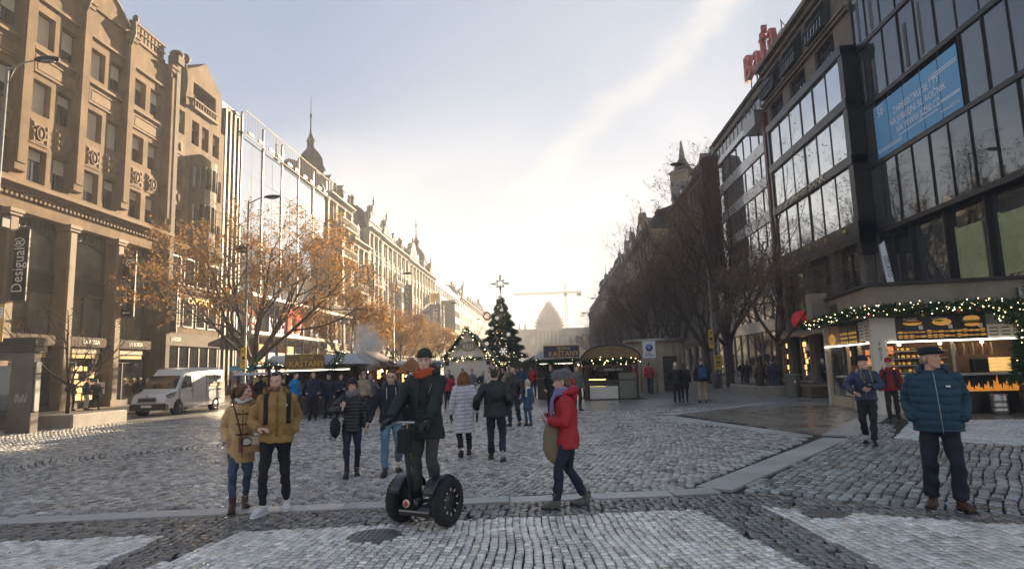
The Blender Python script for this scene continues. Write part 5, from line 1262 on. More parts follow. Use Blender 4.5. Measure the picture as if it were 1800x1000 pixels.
# ================================================================== market stalls
M_WOOD_DK = mat('dark stained wood', (.055,.04,.028), .65, var=.3, scale=4, bump=.3, bscale=20); M_WOOD = mat('weathered wood', (.16,.115,.075), .75, var=.3, scale=4, bump=.35, bscale=25)
M_CREAM_P = mat('cream painted boards', (.76,.73,.66), .65, var=.12, scale=2); M_CANVAS_W = mat('white canvas roof', (.6,.62,.66), .7, var=.1, scale=1.5); M_STEEL = mat('brushed steel', (.42,.42,.41), .3, metal=.85, var=.1)
M_LAMP = mat('stall lamp', (.9,.8,.6), .4, var=0, emit=(1,.72,.36), estr=1.8); M_TUBE = mat('strip light', (.9,.88,.8), .4, var=0, emit=(1,.88,.66), estr=.8)
def kastany(name, label, x0, x1, y, sx0, sx1, zt, sg, panel_m, txt_m, words, D=2.4):
 t = thing(name, label, 'market stall', ((x0+x1)/2, y, 0)); w = (x1-x0)/2; cx = (x0+x1)/2
 mb = MB(); mb.box(-w,.1,.0,w,.2,1.05); mb.build('counter_front', M_WOOD_DK, t)
 n = int(2*w/.16)
 for k in range(n): mb = MB(); a = -w+k*2*w/n; mb.box(a+.006,.07,.04,a+2*w/n-.006,.099,1.02); mb.build('board', M_WOOD_DK, t)
 mb = MB(); mb.bbox(-w-.1,-.1,1.05,w+.1,.45,1.11,.01); mb.build('counter_top', M_WOOD, t)
 for a in (-w+.05,w-.05): mb = MB(); mb.box(a-.05,.12,1.11,a+.05,.22,1.95); mb.box(a-.05,D-.1,0,a+.05,D,1.95); mb.build('post', M_WOOD_DK, t)
 mb = MB(); mb.box(-w,D-.08,0,w,D-.02,1.95); mb.box(-w,.25,0,-w+.05,D-.1,1.04); mb.box(w-.05,.25,0,w,D-.1,1.04); mb.build('back_wall', M_WOOD_DK, t)
 mb = MB(); mb.box(-w-.35,-.45,1.95,w+.35,D+.2,2.06); mb.build('roof', M_WOOD_DK, t)
 mb = MB(); mb.prism([(-w-.3,2.061),(w+.3,2.061),(w-.1,2.5),(-w+.2,2.5)],'y',.1,D); mb.build('roof_canvas', M_CANVAS_W, t)
 s = MB(); s.box(sx0-cx,-.5,zt,sx1-cx,-.42,zt+sg); so = s.build('sign_board', panel_m, t);
 mb = MB();
 for a,b_,c,d in ((sx0-cx,zt,sx1-cx,zt+.03),(sx0-cx,zt+sg-.03,sx1-cx,zt+sg)): mb.box(a,-.515,b_,c,-.501,d)
 mb.build('sign_border', M_GOLD, so)
 for i,(tx,sz,dz) in enumerate(words): lettering(tx, sz, txt_m, so, ((sx0+sx1)/2-cx+.12,-.52,zt+dz), FRONT, .01)
 mb = MB(); mb.box(-w+.15,.25,1.83,w-.15,.3,1.87); mb.build('strip_light', M_TUBE, t)
 mb = MB(); rr = random.Random(int(x0*10))
 for k in range(9): mb.bbox(-w+.3+k*(2*w-.6)/9,.3,1.11,-.02+-w+.3+(k+.75)*(2*w-.6)/9,.7,1.2+rr.random()*.2,.02)
 mb.build('goods', M_SHOP, t)
 mb = MB(); mb.cyl(.2,1.2,1.0,1.5,.35,.4,16); mb.cyl(.2,1.2,0,1.0,.3); mb.build('roasting_pan', M_METAL_DK, t)
 return t
kastany('chestnut_stall','chestnut stall with bronze gilt sign behind the men in dark jackets',-12.0,-8.35,26.0,-11.0,-9.35,1.9,.62,mat('bronze sign', (.17,.10,.03), .4, var=.35, scale=2),M_GOLD,(('KAŠTANY',.34,.2),('PEČENÉ',.17,.46)))
garland('fir_garland','fir garland draped over the sunny side chestnut stall',[(-12.5,25.5,1.95),(-12.1,25.4,2.3),(-11.3,25.4,2.05),(-11.0,25.4,1.98)],.2,380,5,6,0)
garland('fir_bough','fir bough cluster on the corner of the chestnut stall beside the steam',[(-9.0,25.3,1.75),(-8.7,25.3,2.2),(-8.55,25.3,2.55)],.26,600,6,6,1)
kastany('chestnut_stall','chestnut stall with dark blue gilt sign beside the domed stall',-.75,1.3,33.6,-.36,1.51,2.14,.66,mat('night blue sign', (.035,.035,.075), .4, var=.5, scale=2),M_GOLD,(('KAŠTANY',.36,.2),('PEČENÉ',.2,.48)))
garland('fir_garland','fir garland hanging under the dark blue chestnut sign',[(-1.0,33.1,2.0),(0,33.05,1.93),(.8,33.05,1.95),(1.5,33.1,2.0)],.13,380,8,4,0)
def sweet_stall():
 t = thing('pastry_stall', 'low pastry stall with flat grey roof and TRDELNÍK board left of the chestnut stall', 'market stall', (-13.0, 28.2, 0))
 mb = MB(); mb.bbox(-1.4,-.3,1.72,1.2,2,1.84,.03); mb.build('roof', M_CANVAS_W, t)
 for a in (-1.3,1.1): mb = MB(); mb.box(a-.04,-.1,0,a+.04,-.02,1.72); mb.box(a-.04,1.8,0,a+.04,1.88,1.72); mb.build('post', M_WOOD_DK, t)
 mb = MB(); mb.box(-1.3,0,0,1.1,.08,.95); mb.build('counter_front', mat('red painted counter', (.25,.03,.03), .5), t)
 mb = MB(); mb.bbox(-1.4,-.2,.95,1.2,.5,1.0,.01); mb.build('counter_top', M_WOOD, t)
 mb = MB(); mb.box(-.55,-.16,1.28,.95,-.1,1.62); s = mb.build('sign_board', mat('pale ochre board', (.5,.36,.17), .6), t); lettering('TRDELNÍK', .24, mat('brown paint', (.05,.025,.012), .6, var=0), s, (.2,-.17,1.45), FRONT, .006)
 mb = MB(); mb.box(-1.3,1.75,0,1.1,1.79,1.7); mb.build('back_wall', M_WOOD_DK, t)
sweet_stall()
def plain_stall(name, label, x, y, w, zt, roof_m, kind, lit=True, D=2.2, rz=0):
 t = thing(name, label, 'market stall', (x, y, 0), rz, 'small wooden stalls of the market'); h = w/2
 mb = MB(); mb.box(-h,0,0,h,.1,1.0); mb.build('counter_front', M_WOOD, t)
 mb = MB(); mb.bbox(-h-.05,-.12,1.0,h+.05,.4,1.06,.01); mb.build('counter_top', M_WOOD, t)
 for a in (-h+.05,h-.05): mb = MB(); mb.box(a-.05,.0,1.06,a+.05,.1,zt); mb.box(a-.05,D-.1,0,a+.05,D,zt); mb.build('post', M_WOOD_DK, t)
 mb = MB(); mb.box(-h,D-.15,0,h,D-.101,zt); mb.build('back_wall', M_WOOD, t)
 if kind == 'gable':
  mb = MB(); mb.prism([(-h-.2,zt),(h+.2,zt),(0,zt+.85)],'y',-.4,D+.2); mb.build('roof', roof_m, t)
 elif kind == 'slope':
  mb = MB(); mb.prism([(-.45,zt-.05),(D+.1,zt+.5),(D+.1,zt+.56),(-.45,zt+.06)],'x',-h-.2,h+.2); mb.build('roof', roof_m, t)
 else:
  mb = MB(); mb.bbox(-h-.2,-.4,zt,h+.2,D+.2,zt+.45,.12); mb.build('roof', roof_m, t)
 if lit:
  for k in range(3): mb = MB(); mb.lathe([(.02,zt-.3),(.07,zt-.27),(.07,zt-.2),(.02,zt-.12)],10,-h*.6+k*h*.6,.35); mb.build('lamp', M_LAMP, t)
 rr = random.Random(int(x*7+y)); mb = MB()
 for k in range(10): a = -h+.15+rr.random()*(w-.4); mb.bbox(a,.5,1.06+.25*(k%3),a+.2,.62,1.06+.25*(k%3)+.22,.02)
 mb.build('goods', M_WARMLIT if lit else M_SHOP, t)
 return t
plain_stall('market_stall','small lit stall with red brown roof behind the steam',-9.7,32.5,2.6,1.95,mat('red brown roof', (.14,.07,.05), .7, var=.3),'gable')
plain_stall('market_stall','small lit stall with white roof left of the white gabled hut',-8.3,37,2.8,1.85,M_CANVAS_W,'box')
plain_stall('market_stall','low stall with copper roof and warm lamps beside the steam',-7.6,34.5,1.5,1.6,mat('copper sheet roof', (.35,.18,.08), .4, metal=.5),'gable')
garland('fir_bough','fir boughs standing on the red brown stall roof',[(-11.0,32.2,2.0),(-10.4,32.1,2.3),(-9.9,32,2.7)],.2,380,15,4,0)
garland('fir_bough','fir boughs on the white roofed stall beside the hut',[(-7.5,36.5,1.8),(-6.9,36.5,2.05),(-6.3,36.5,1.8)],.33,420,16,4,0)
garland('fir_bough','fir bough by the dark green coated person',[(-8.6,33,1.9),(-8.3,32.9,2.4),(-8.2,32.9,2.75)],.22,480,17,4,0)
for i,(x,y,w) in enumerate(((-6.6,58,3),(-1.6,64,3.2),(2.6,60,3),(-2.2,88,4),(3.2,86,3.5),(5.6,48,2.6),(-9.2,66,3),(.8,110,5))):
 plain_stall('market_stall',('distant stall with dim red roof left of the Christmas tree','distant stall at the foot of the Christmas tree','far stall behind the chestnut sign','far low stall in the middle of the square','far stall near the shaded trees','stall half hidden behind the domed stall','far stall behind the white hut','farthest stall before the museum')[i],x,y,w,2.0,[mat('red brown roof',(.14,.07,.05)),M_WOOD_DK,M_CANVAS_W][i%3],('slope','gable','box')[i%3],i%2==0)
def gabled_hut():
 x, y = -5.95, 45.0; t = thing('market_hut', 'white boarded market hut with steep gable, fish emblem and fir garlands', 'market hut', (x, y, 0)); w = 1.75
 n = 11
 for k in range(n): mb = MB(); mb.box(-w,-.03,k*.22+.003,w,.05,(k+1)*.22-.004); mb.build('board', M_CREAM_P, t)
 mb = MB(); mb.box(-w,.051,0,w,3.6,2.42); mb.prism([(-w,2.42),(w,2.42),(0,4.45)],'y',0,3.6); mb.build('wall', M_CREAM_P, t)
 for sx in (-1,1):
  mb = MB(); pts = [(sx*(w+.38),2.06),(0,4.68),(0,4.56),(sx*(w+.30),2.02)]; mb.prism(pts,'y',-.35,3.9); mb.build('roof_slope', M_WOOD_DK, t)
 mb = MB(); mb.tube([(0,-.03,3.3)]+[(.0,-.03,3.3)],.01,4)
 gold = mat('brass emblem', (.38,.26,.10), .35, metal=.6, var=.2)
 mb = MB(); body = [(.55*math.cos(q*.3927)+.12,-.05,3.32+.3*math.sin(q*.3927)) for q in range(16)]; mb.tube(body,.04,5,None,None,False,True,True)
 for dx in (-.15,.05,.25,.42): mb.tube([(dx,-.05,3.32+.24*math.sqrt(max(0,1-((dx-.12)/.55)**2))),(dx+.08,-.05,3.32),(dx,-.05,3.32-.24*math.sqrt(max(0,1-((dx-.12)/.55)**2)))],.025,4)
 mb.tube([(-.4,-.05,3.32),(-.75,-.05,3.6),(-.62,-.05,3.32),(-.75,-.05,3.05),(-.4,-.05,3.32)],.035,5); mb.ell((.5,-.06,3.38),(.04,.03,.04),6,4)
 mb.build('fish_emblem', gold, t)
 mb = MB(); mb.box(-w+.12,-.05,1.98,-w+.4,-.031,2.28); mb.box(w-.4,-.05,1.98,w-.12,-.031,2.28); mb.build('vent', M_METAL_DK, t)
 garland(None,None,[(-w-.35,-.4,2.05),(-w*.5,-.4,3.37),(0,-.42,4.7),(w*.5,-.4,3.37),(w+.35,-.4,2.05)],.16,430,31,7,0,t,bsz=.028)
 garland(None,None,[(-w-.1,-.12,2.5),(-.9,-.12,2.42),(0,-.12,2.47),(.9,-.12,2.42),(w+.1,-.12,2.5)],.14,430,32,7,0,t,bsz=.028)
 garland(None,None,[(w+.35,-.3,2.05),(w+.6,1.2,2.0),(w+.65,3.6,2.0)],.13,400,33,6,0,t,bsz=.028)
 mb = MB(); mb.cyl(w-.15,-.1,1.4,2.5,.025,n=6); mb.build('cable', M_METAL_DK, t)
gabled_hut()
def domed_stall():
 t = thing('domed_stall', 'dark market stall under a brown arched roof with fairy lights', 'market stall', (2.95, 31.6, 0)); w = 1.25
 mb = MB(); pts = [(-1.42,1.93)]+[(-1.42*math.cos(math.pi*k/14), 1.95+.70*math.sin(math.pi*k/14)) for k in range(1,14)]+[(1.42,1.93)]
 mb.prism(pts,'y',-.5,2.2); mb.build('roof', mat('brown shingle roof', (.20,.125,.06), .75, var=.3, scale=5, bump=.6, bscale=18), t)
 mb = MB(); mb.tube([(-1.46*math.cos(math.pi*k/14),-.5,1.95+.73*math.sin(math.pi*k/14)) for k in range(15)],.045,5); mb.build('roof_rim', M_WOOD_DK, t)
 mb = MB(); mb.box(-1.3,-.42,1.62,1.3,-.36,1.72); mb.build('fascia_beam', M_WOOD, t)
 garland(None,None,[(-1.4,-.5,1.9),(-.7,-.55,1.86),(0,-.55,1.88),(.7,-.55,1.86),(1.4,-.5,1.9)],.17,520,41,9,0,t,bsz=.022)
 for a in (-w,w): mb = MB(); mb.box(a-.05,-.4,0,a+.05,-.3,1.92); mb.box(a-.05,2.0,0,a+.05,2.1,1.92); mb.build('post', M_WOOD_DK, t)
 mb = MB(); mb.box(-.7,-.34,1.36,.9,-.28,1.56); s = mb.build('sign_board', M_WOOD_DK, t); lettering('SVAŘENÉ VÍNO', .13, M_WHITE, s, (.1,-.35,1.46), FRONT, .004)
 mb = MB(); mb.box(-w+.1,-.3,.92,w-.1,.4,.98); mb.build('counter_top', M_METAL_DK, t)
 mb = MB(); mb.box(-w+.12,-.25,.06,.35,.3,.91); mb.build('counter_front', M_METAL_DK, t)
 mb = MB(); mb.bbox(-w+.15,-.33,.06,.3,-.251,.68,.02); mb.box(-w+.2,-.35,.5,.25,-.331,.54); mb.build('cooler', M_STEEL, t)
 mb = MB(); mb.box(.37,-.28,.06,w-.06,.3,1.3); mb.build('side_panel', mat('grey green panel', (.16,.165,.13), .6), t)
 mb = MB(); mb.box(-w,1.95,0,w,1.99,1.9); mb.build('back_wall', M_WOOD_DK, t)
 mb = MB(); mb.cyl(-.4,.7,.98,1.35,.28,.3,14); mb.build('wine_kettle', M_METAL_DK, t)
 mb = MB(); mb.box(-w+.15,-.36,.985,-.3,-.31,1.01); mb.build('strip_light', mat('yellow strip light',(.8,.6,.1),.4,var=0,emit=(1,.75,.15),estr=1.2), t)
 mb = MB(); mb.box(-1.35,-.6,0,1.65,2.3,.05); mb.build('floor_board', M_WOOD_DK, t)
domed_stall()
def info_kiosk():
 t = thing('flower_kiosk', 'pale ribbed kiosk with dark doorway standing behind the domed stall', 'kiosk', (6.4, 37.5, 0))
 mb = MB(); mb.tube([(0,1.2,0),(0,1.2,3.0)],[(1.7,1.3),(1.7,1.3)],22,(1,0,0),None,True,False); mb.build('wall', mat('ribbed beige cladding', (.36,.30,.22), .7, var=.15), t)
 for k in range(22): a = k*6.283/22; mb = MB(); mb.cyl(1.72*math.cos(a),1.2+1.32*math.sin(a),.05,2.9,.04,n=5); mb.build('rib', mat('ribbed beige cladding',(.36,.30,.22)), t)
 mb = MB(); mb.tube([(0,1.2,3.0),(0,1.2,3.15)],[(1.95,1.55),(1.95,1.55)],22,(1,0,0),None,True,False); mb.build('roof', M_METAL_GR, t)
 mb = MB(); mb.box(.15,-.16,.1,.95,-.02,2.1); mb.build('door', M_METAL_DK, t)
 p = thing('direction_sign', 'white sign with blue walking circle on a post before the pale kiosk', 'sign', (5.55, 35.8, 0))
 mb = MB(); mb.cyl(0,.05,0,3.0,.035,n=8); mb.build('post', M_METAL_GR, p); mb = MB(); mb.bbox(-.36,-.03,2.0,.36,.0,2.95,.005); s = mb.build('panel', mat('pale sign panel', (.62,.64,.66), .5, var=.05), p)
 mb = MB(); mb.tube([(0,-.04,2.58),(0,-.031,2.58)],[.2,.2],20); mb.build('blue_disc', mat('sign blue', (.02,.12,.33), .5, var=0), s)
 mb = MB(); mb.tube([(-.05,-.046,2.46),(-.05,-.046,2.68)],.018,4); mb.tube([(.05,-.046,2.68),(.05,-.046,2.46)],.018,4); mb.tube([(-.05,-.046,2.57),(.05,-.046,2.6)],.015,4); mb.build('pictogram', M_WHITE, s)
 mb = MB(); mb.box(-.25,-.036,2.14,.25,-.031,2.2); mb.box(-.25,-.036,2.26,.1,-.031,2.31); mb.build('text_line', M_METAL_GR, s)
info_kiosk()
# ================================================================== fast food kiosk
def food_kiosk():
 X0, Y0 = 9.7, 19.4; t = thing('food_kiosk', 'fast food kiosk with menu boards, beer keg and flame picture on the shaded side', 'kiosk', (X0, Y0, 0), R(-8)); t.scale = (1,.72,1); W, D = 4.6, 7.2
 beige = mat('beige kiosk fascia', (.21,.185,.14), .7, var=.18, scale=1.2, stain=.25); alu = mat('kiosk aluminium', (.45,.43,.38), .4, metal=.4, var=.1); ply = mat('pale plywood', (.42,.35,.25), .6, var=.15, scale=2)
 mb = MB(); mb.box(.0,.12,3.05,7.5,D,3.8); mb.box(-.55,6.2,3.05,-.002,D,4.1); mb.build('roof_fascia', beige, t)
 mb = MB(); mb.box(-.1,-.02,3.805,7.6,D+.1,3.9); mb.build('roof', M_ROOF_DK, t)
 mb = MB(); mb.box(3.9,-.1,2.95,7.5,.119,3.55); mb.build('side_fascia', M_METAL_GR, t)
 for k in range(6): mb = MB(); mb.box(-.03,4.6,3.18+k*.07,.0-.003,5.7,3.22+k*.07); mb.build('vent_slat', M_METAL_DK, t)
 mb = MB(); mb.prism([(-.75,2.86),(-.75,2.96),(.6,3.04),(.6,2.9)],'y',-.7,D) ; mb.build('awning', mat('dark green awning', (.03,.055,.045), .6), t)
 mb = MB(); mb.prism([(-.72,2.9),(-.72,2.99),(.11,3.04),(.11,2.95)],'x',.601,7.4); mb.build('awning', mat('dark green awning',(.03,.055,.045)), t)
 # corner column and base
 mb = MB(); mb.bbox(-.12,-.12,0,.28,.25,2.86,.03); c = mb.build('corner_column', mat('cream column', (.62,.58,.50), .5, var=.08), t)
 for i, ch in enumerate('FAST FOOD'):
  if ch != ' ': lettering(ch, .17, mat('brown paint', (.05,.025,.012), .6), c, (.08,-.13,2.05-i*.145), FRONT, .006)
 mb = MB(); mb.box(-.14,-.14,2.15,.55,-.121,2.82); q = mb.build('logo_panel', mat('cream column',(.62,.58,.5)), t); lettering('Grill', .30, mat('gold brown script', (.28,.19,.07), .5, var=0), q, (.2,-.13,2.48), FRONT, .006, shear=.3)
 # front: menu boards, with pictures built up in relief
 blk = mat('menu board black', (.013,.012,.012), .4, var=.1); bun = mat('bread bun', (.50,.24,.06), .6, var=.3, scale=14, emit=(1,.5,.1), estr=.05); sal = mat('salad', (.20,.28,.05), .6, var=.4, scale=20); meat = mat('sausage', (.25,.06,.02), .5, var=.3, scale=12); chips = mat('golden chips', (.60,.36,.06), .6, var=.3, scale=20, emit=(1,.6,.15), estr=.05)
 def dish(mb_list, u, z, s, kind):
  a, b_, c_ = mb_list
  if kind == 0: a.ell((u,-.165,z+.05*s),(.17*s,.012,.07*s),12,7); b_.ell((u,-.168,z),(.18*s,.012,.025*s),10,5); c_.ell((u,-.166,z-.03*s),(.165*s,.012,.03*s),10,5); a.ell((u,-.165,z-.08*s),(.16*s,.012,.04*s),10,5)
  elif kind == 1: a.ell((u,-.165,z),(.2*s,.012,.06*s),12,6); c_.ell((u,-.172,z+.02*s),(.21*s,.012,.025*s),10,5)
  else:
   a.ell((u,-.165,z),(.2*s,.012,.08*s),12,6); b_.ell((u-.05*s,-.17,z+.03*s),(.1*s,.012,.03*s),8,5)
 def board(u0, u1, z0, z1, seed, side=False, small=True):
  rr = random.Random(seed); mb = MB(); mb.box(u0,-.15,z0,u1,-.12,z1); o = mb.build('menu_board', blk, t); ms = (MB(), MB(), MB()); w = u1-u0; uc = (u0+u1)/2
  dish(ms, uc+.05, z0+.5, 1.3*w/.75, seed % 3)
  for k in range(5):
   for r in range(2): dish(ms, u0+w*(.1+k*.2), z0+.1+r*.13, .42, rr.randrange(3))
  for m_, mt, nm in zip(ms, (bun, sal, meat), ('pictured_bread','pictured_salad','pictured_meat')):
   if m_.v: m_.build(nm, mt, o)['kind'] = 'stuff'
  lettering(('HOT DOG','BURGER','KLOBÁSA','CHIPS','GRILL')[seed % 5], .10, M_WHITE, o, (uc,-.156,z1-.09), FRONT, .003)
  mb = MB(); mb.box(uc-.2,-.155,z1-.2,uc+.2,-.151,z1-.175); mb.box(u1-.17,-.155,z0+.3,u1-.06,-.151,z0+.42); mb.build('price_tag', M_WHITE, o)
  return o
 us = [.58,1.36,2.14,2.92]
 for k in range(3): board(us[k], us[k+1]-.02, 2.14, 2.84, k+1)
 mb = MB(); mb.box(2.95,-.15,2.14,3.85,-.12,2.52); q = mb.build('price_board', M_CREAM_P, t)
 mb = MB(); [mb.box(3.0+.3*(k%3),-.154,2.2+.1*(k//3),3.22+.3*(k%3),-.151,2.23+.1*(k//3)) for k in range(9)]; mb.build('text_line', M_METAL_DK, q)
 mb = MB(); mb.box(2.95,-.15,2.54,3.85,-.12,2.84); mb.build('grey_board', mat('grey board', (.2,.21,.22), .5, var=.3, scale=4), t)
 mb = MB(); mb.box(.3,-.18,2.075,3.9,-.12,2.12); mb.build('strip_light', M_TUBE, t)
 # serving window: shelves of goods
 mb = MB(); mb.box(.3,.9,1.15,3.9,.95,2.07); mb.build('back_wall', mat('kiosk inside', (.22,.13,.07), .6, var=.4, scale=3), t)
 rr = random.Random(5)
 for r in range(4):
  z = 1.2+r*.21; mb = MB(); mb.box(.3,.3,z-.02,2.0,.85,z); mb.build('shelf', alu, t)
  for k in range(11):
   mb = MB(); u = .38+k*.145; mb.ell((u,.4,z+.05),(.055,.09,.045),8,5); o = mb.build('snack', (bun, chips, meat, sal)[rr.randrange(4)], t)
 for k in range(9): mb = MB(); u = 2.2+k*.12; mb.tube([(u,.35,2.02),(u+.01,.33,1.85),(u,.35,1.66)],.022,6); mb.build('sausage', meat if k % 2 else mat('roll cloth', (.5,.42,.28), .7), t)
 mb = MB();
 for k in range(4): mb.tube([(3.0,.2,1.22+k*.1),(3.55,.2,1.22+k*.1)],.05,10)
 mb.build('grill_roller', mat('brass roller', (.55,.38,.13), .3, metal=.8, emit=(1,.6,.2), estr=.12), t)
 mb = MB(); mb.bbox(2.55,.05,1.16,2.95,.4,1.56,.03); mb.build('drink_machine', M_METAL_DK, t)
 for u in (2.02,3.9): mb = MB(); mb.box(u-.03,-.1,1.15,u+.03,.0,2.07); mb.build('window_post', alu, t)
 for k in range(3): mb = MB(); mb.lathe([(.02,1.98),(.05,2.0),(.05,2.04),(.02,2.07)],8,.7+k*1.1,.25); mb.build('lamp', M_LAMP, t)
 mb = MB(); mb.bbox(.25,-.35,1.08,4.0,.25,1.14,.01); mb.build('counter_top', alu, t)
 mb = MB(); mb.box(.29,-.1,.0,1.9,.1,1.07); mb.build('counter_front', ply, t)
 mb = MB(); mb.box(1.92,.02,.0,4.0,.1,1.07); mb.build('counter_front', blk, t)
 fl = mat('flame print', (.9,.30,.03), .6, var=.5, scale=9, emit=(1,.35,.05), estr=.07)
 for k in range(8):
  rr = random.Random(k+70); u = 2.0+k*.24; h = .22+rr.random()*.26; mb = MB(); mb.prism([(u,.62),(u+.24,.62),(u+.21,.62+h*.45),(u+.16,.62+h*.35),(u+.13,.62+h),(u+.08,.62+h*.5),(u+.03,.62+h*.7)],'y',.0,.018); mb.build('flame_print', fl, t)
 # sloping white side post, and the neighbouring blue clad counter
 mb = MB(); mb.add([(3.85,-.15,2.1),(4.02,-.15,2.1),(4.22,-.15,0.0),(4.05,-.15,0.0),(3.85,-.05,2.1),(4.02,-.05,2.1),(4.22,-.05,0),(4.05,-.05,0)],[(3,2,1,0),(4,5,6,7),(0,1,5,4),(1,2,6,5),(2,3,7,6),(3,0,4,7)],0,False); mb.build('side_post', mat('cream column',(.62,.58,.5)), t)
 mb = MB(); mb.box(4.3,.0,.0,6.8,.1,1.15); mb.build('side_counter', mat('blue grey panel', (.18,.22,.28), .5, var=.15), t)
 mb = MB(); mb.box(4.3,.15,1.2,6.8,.2,2.9); mb.build('side_pane', mat('teal poster', (.16,.24,.22), .4, var=.4, scale=1.6), t)
 mb = MB(); mb.prism([(4.4,1.3),(5.2,1.2),(5.3,2.0),(5.0,2.7),(4.5,2.7)],'y',.1,.149); mb.build('poster_shape', mat('navy print', (.02,.035,.08), .5), t)
 mb = MB(); mb.bbox(4.0,-.45,1.1,5.0,.0,1.28,.02); mb.build('side_shelf', M_METAL_DK, t)
 # left flank: plywood post, glass door, picture boards, small counter
 mb = MB(); mb.box(-.02,.26,0,.02,7.1,.35); mb.build('flank_base', mat('pale plinth', (.42,.38,.30), .6, var=.2), t)
 mb = MB(); mb.box(-.06,6.9,.0,-.02,7.15,1.9); mb.box(-.06,6.9,1.92,-.02,7.15,2.75); mb.build('side_board', mat('cream column',(.62,.58,.5)), t)
 mb = MB(); mb.ell((-.065,7.02,2.4),(.012,.09,.2),10,6); mb.ell((-.065,7.02,1.1),(.012,.06,.35),10,6); mb.build('pictured_cone', mat('terracotta print', (.5,.2,.09), .6, var=.3, scale=9), t)
 for y,w in ((6.45,.35),(3.5,.14),(1.9,.1)): mb = MB(); mb.box(-.05,y,.0,.03,y+w,2.1); mb.build('flank_post', ply, t)
 mb = MB(); mb.box(.0,5.4,.36,.03,6.4,2.08); mb.build('glass_door', M_GLASS_DARK, t)
 mb = MB(); mb.box(.0,4.5,.36,.03,5.36,2.08); mb.build('glass_door', M_GLASS_DARK, t)
 mb = MB(); mb.box(.6,.3,.36,.65,4.4,2.1); q = mb.build('inner_shelf', M_SHOP, t)
 for k in range(24): mb = MB(); rr = random.Random(k+9); y = .45+(k%8)*.48; z = 1.15+(k//8)*.3; mb.bbox(.42,y,z,.59,y+.2+rr.random()*.2,z+.14+rr.random()*.1,.02); mb.build('snack', (M_REDLIT, M_WARMLIT, M_CREAM_P, M_WOOD)[rr.randrange(4)], t)
 mb = MB(); mb.box(-.3,.3,1.02,.2,4.4,1.08); mb.build('flank_counter', alu, t)
 for k in range(4): mb = MB(); mb.box(-.03,.35+k*1.03,.4,.0-.004,1.3+k*1.03,.98); mb.build('counter_panel', mat('cream panel', (.5,.45,.34), .6, var=.1), t)
 mb = MB(); mb.box(-.06,3.7,.62,-.035,4.3,.95); q = mb.build('notice', M_CREAM_P, t)
 mb = MB(); mb.box(-.06,4.5,2.12,-.02,6.8,2.8); o = mb.build('picture_board', mat('food photo', (.40,.26,.16), .5, var=.8, scale=3), t)
 mb = MB(); mb.ell((-.065,5.6,2.35),(.012,.6,.2),12,6); mb.build('pictured_bread', bun, o)
 for k in range(2):
  mb = MB(); mb.box(-.06,1.9+k*1.25,2.12,-.02,3.1+k*1.25,2.8); o = mb.build('menu_board', blk, t)
  a = MB(); b_ = MB(); [ (a if q % 2 else b_).ell((-.065,2.02+k*1.25+(q%5)*.22,2.2+(q//5)*.14),(.012,.07,.045),8,5) for q in range(15)]; a.build('pictured_bread', bun, o)['kind'] = 'stuff'; b_.build('pictured_chips', chips, o)['kind'] = 'stuff'
 for k,(y,z0,z1,m_) in enumerate(((.95,2.2,2.75,M_CREAM_P),(.3,2.12,2.8,M_CREAM_P))):
  mb = MB(); mb.box(-.07,y,z0,-.03,y+.58,z1); o = mb.build('paper_notice', m_, t); mb = MB(); [mb.box(-.074,y+.06,z0+.08+.1*q,-.0705,y+.5,z0+.11+.1*q) for q in range(5)]; mb.build('text_line', M_METAL_DK, o)
 mb = MB(); mb.box(-.1,.28,2.08,-.03,6.9,2.115); mb.build('strip_light', M_TUBE, t)
 for k in range(5): mb = MB(); mb.bbox(.1,.6+k*.8,1.08,.4,1.0+k*.8,1.3+.1*(k%3),.03); mb.build('counter_item', (alu, M_WOOD, M_CREAM_P)[k%3], t)
 # keg and dustbin by it
 kg = thing('beer_keg', 'ribbed steel beer keg standing under the flame picture of the kiosk', 'keg', (12.45, 18.55, 0))
 mb = MB(); mb.lathe([(.18,0),(.2,.02),(.2,.08),(.215,.1),(.2,.13),(.2,.2),(.215,.23),(.2,.26),(.2,.36),(.215,.39),(.2,.42),(.2,.5),(.2,.55),(.17,.56),(.16,.53),(.04,.52)],20); mb.build('barrel', M_STEEL, kg)
 mb = MB(); mb.lathe([(.05,.52),(.05,.57),(.03,.58)],10); mb.build('valve', M_METAL_DK, kg)
 st = thing('barrel_stand', 'dark wooden barrel table beside the keg', 'barrel', (13.25, 18.4, 0)); mb = MB(); mb.lathe([(.24,0),(.3,.2),(.31,.4),(.29,.62),(.25,.8)],16); mb.build('barrel_body', M_WOOD_DK, st); mb = MB(); [mb.lathe([(r,z),(r,z+.04)],16) for r,z in ((.285,.1),(.315,.35),(.295,.6))]; mb.build('hoop', M_METAL_DK, st)
food_kiosk()
def kp(pts): M_ = Matrix.Translation((9.7,19.4,0)) @ Matrix.Rotation(R(-8),4,'Z'); return [M_ @ Vector((a-9.7,(b-19.4)*(.72 if b > 19.4 else 1),c)) for a,b,c in pts]
garland('fir_garland','lit fir garland with baubles along the front awning of the food kiosk',kp([(9.0,18.75,2.98),(10,18.7,3.06),(11,18.7,3.02),(12,18.7,3.08),(13,18.7,3.04),(14.5,18.7,3.0),(16.5,18.7,3.0)]),.16,600,51,17,2.2,bsz=.015)
garland('fir_garland','second lit garland sagging over the grey board of the kiosk',kp([(12.6,18.75,2.9),(13,18.72,2.6),(13.6,18.72,2.55),(14.4,18.72,2.7)]),.16,600,53,16,2.5,bsz=.018)
garland('fir_garland','lit fir garland along the flank awning of the food kiosk',kp([(9.0,18.75,2.98),(8.98,20.5,2.94),(8.97,22.5,2.98),(8.95,24.5,2.92),(8.95,26.7,2.96)]),.15,560,52,12,1.5,bsz=.016)
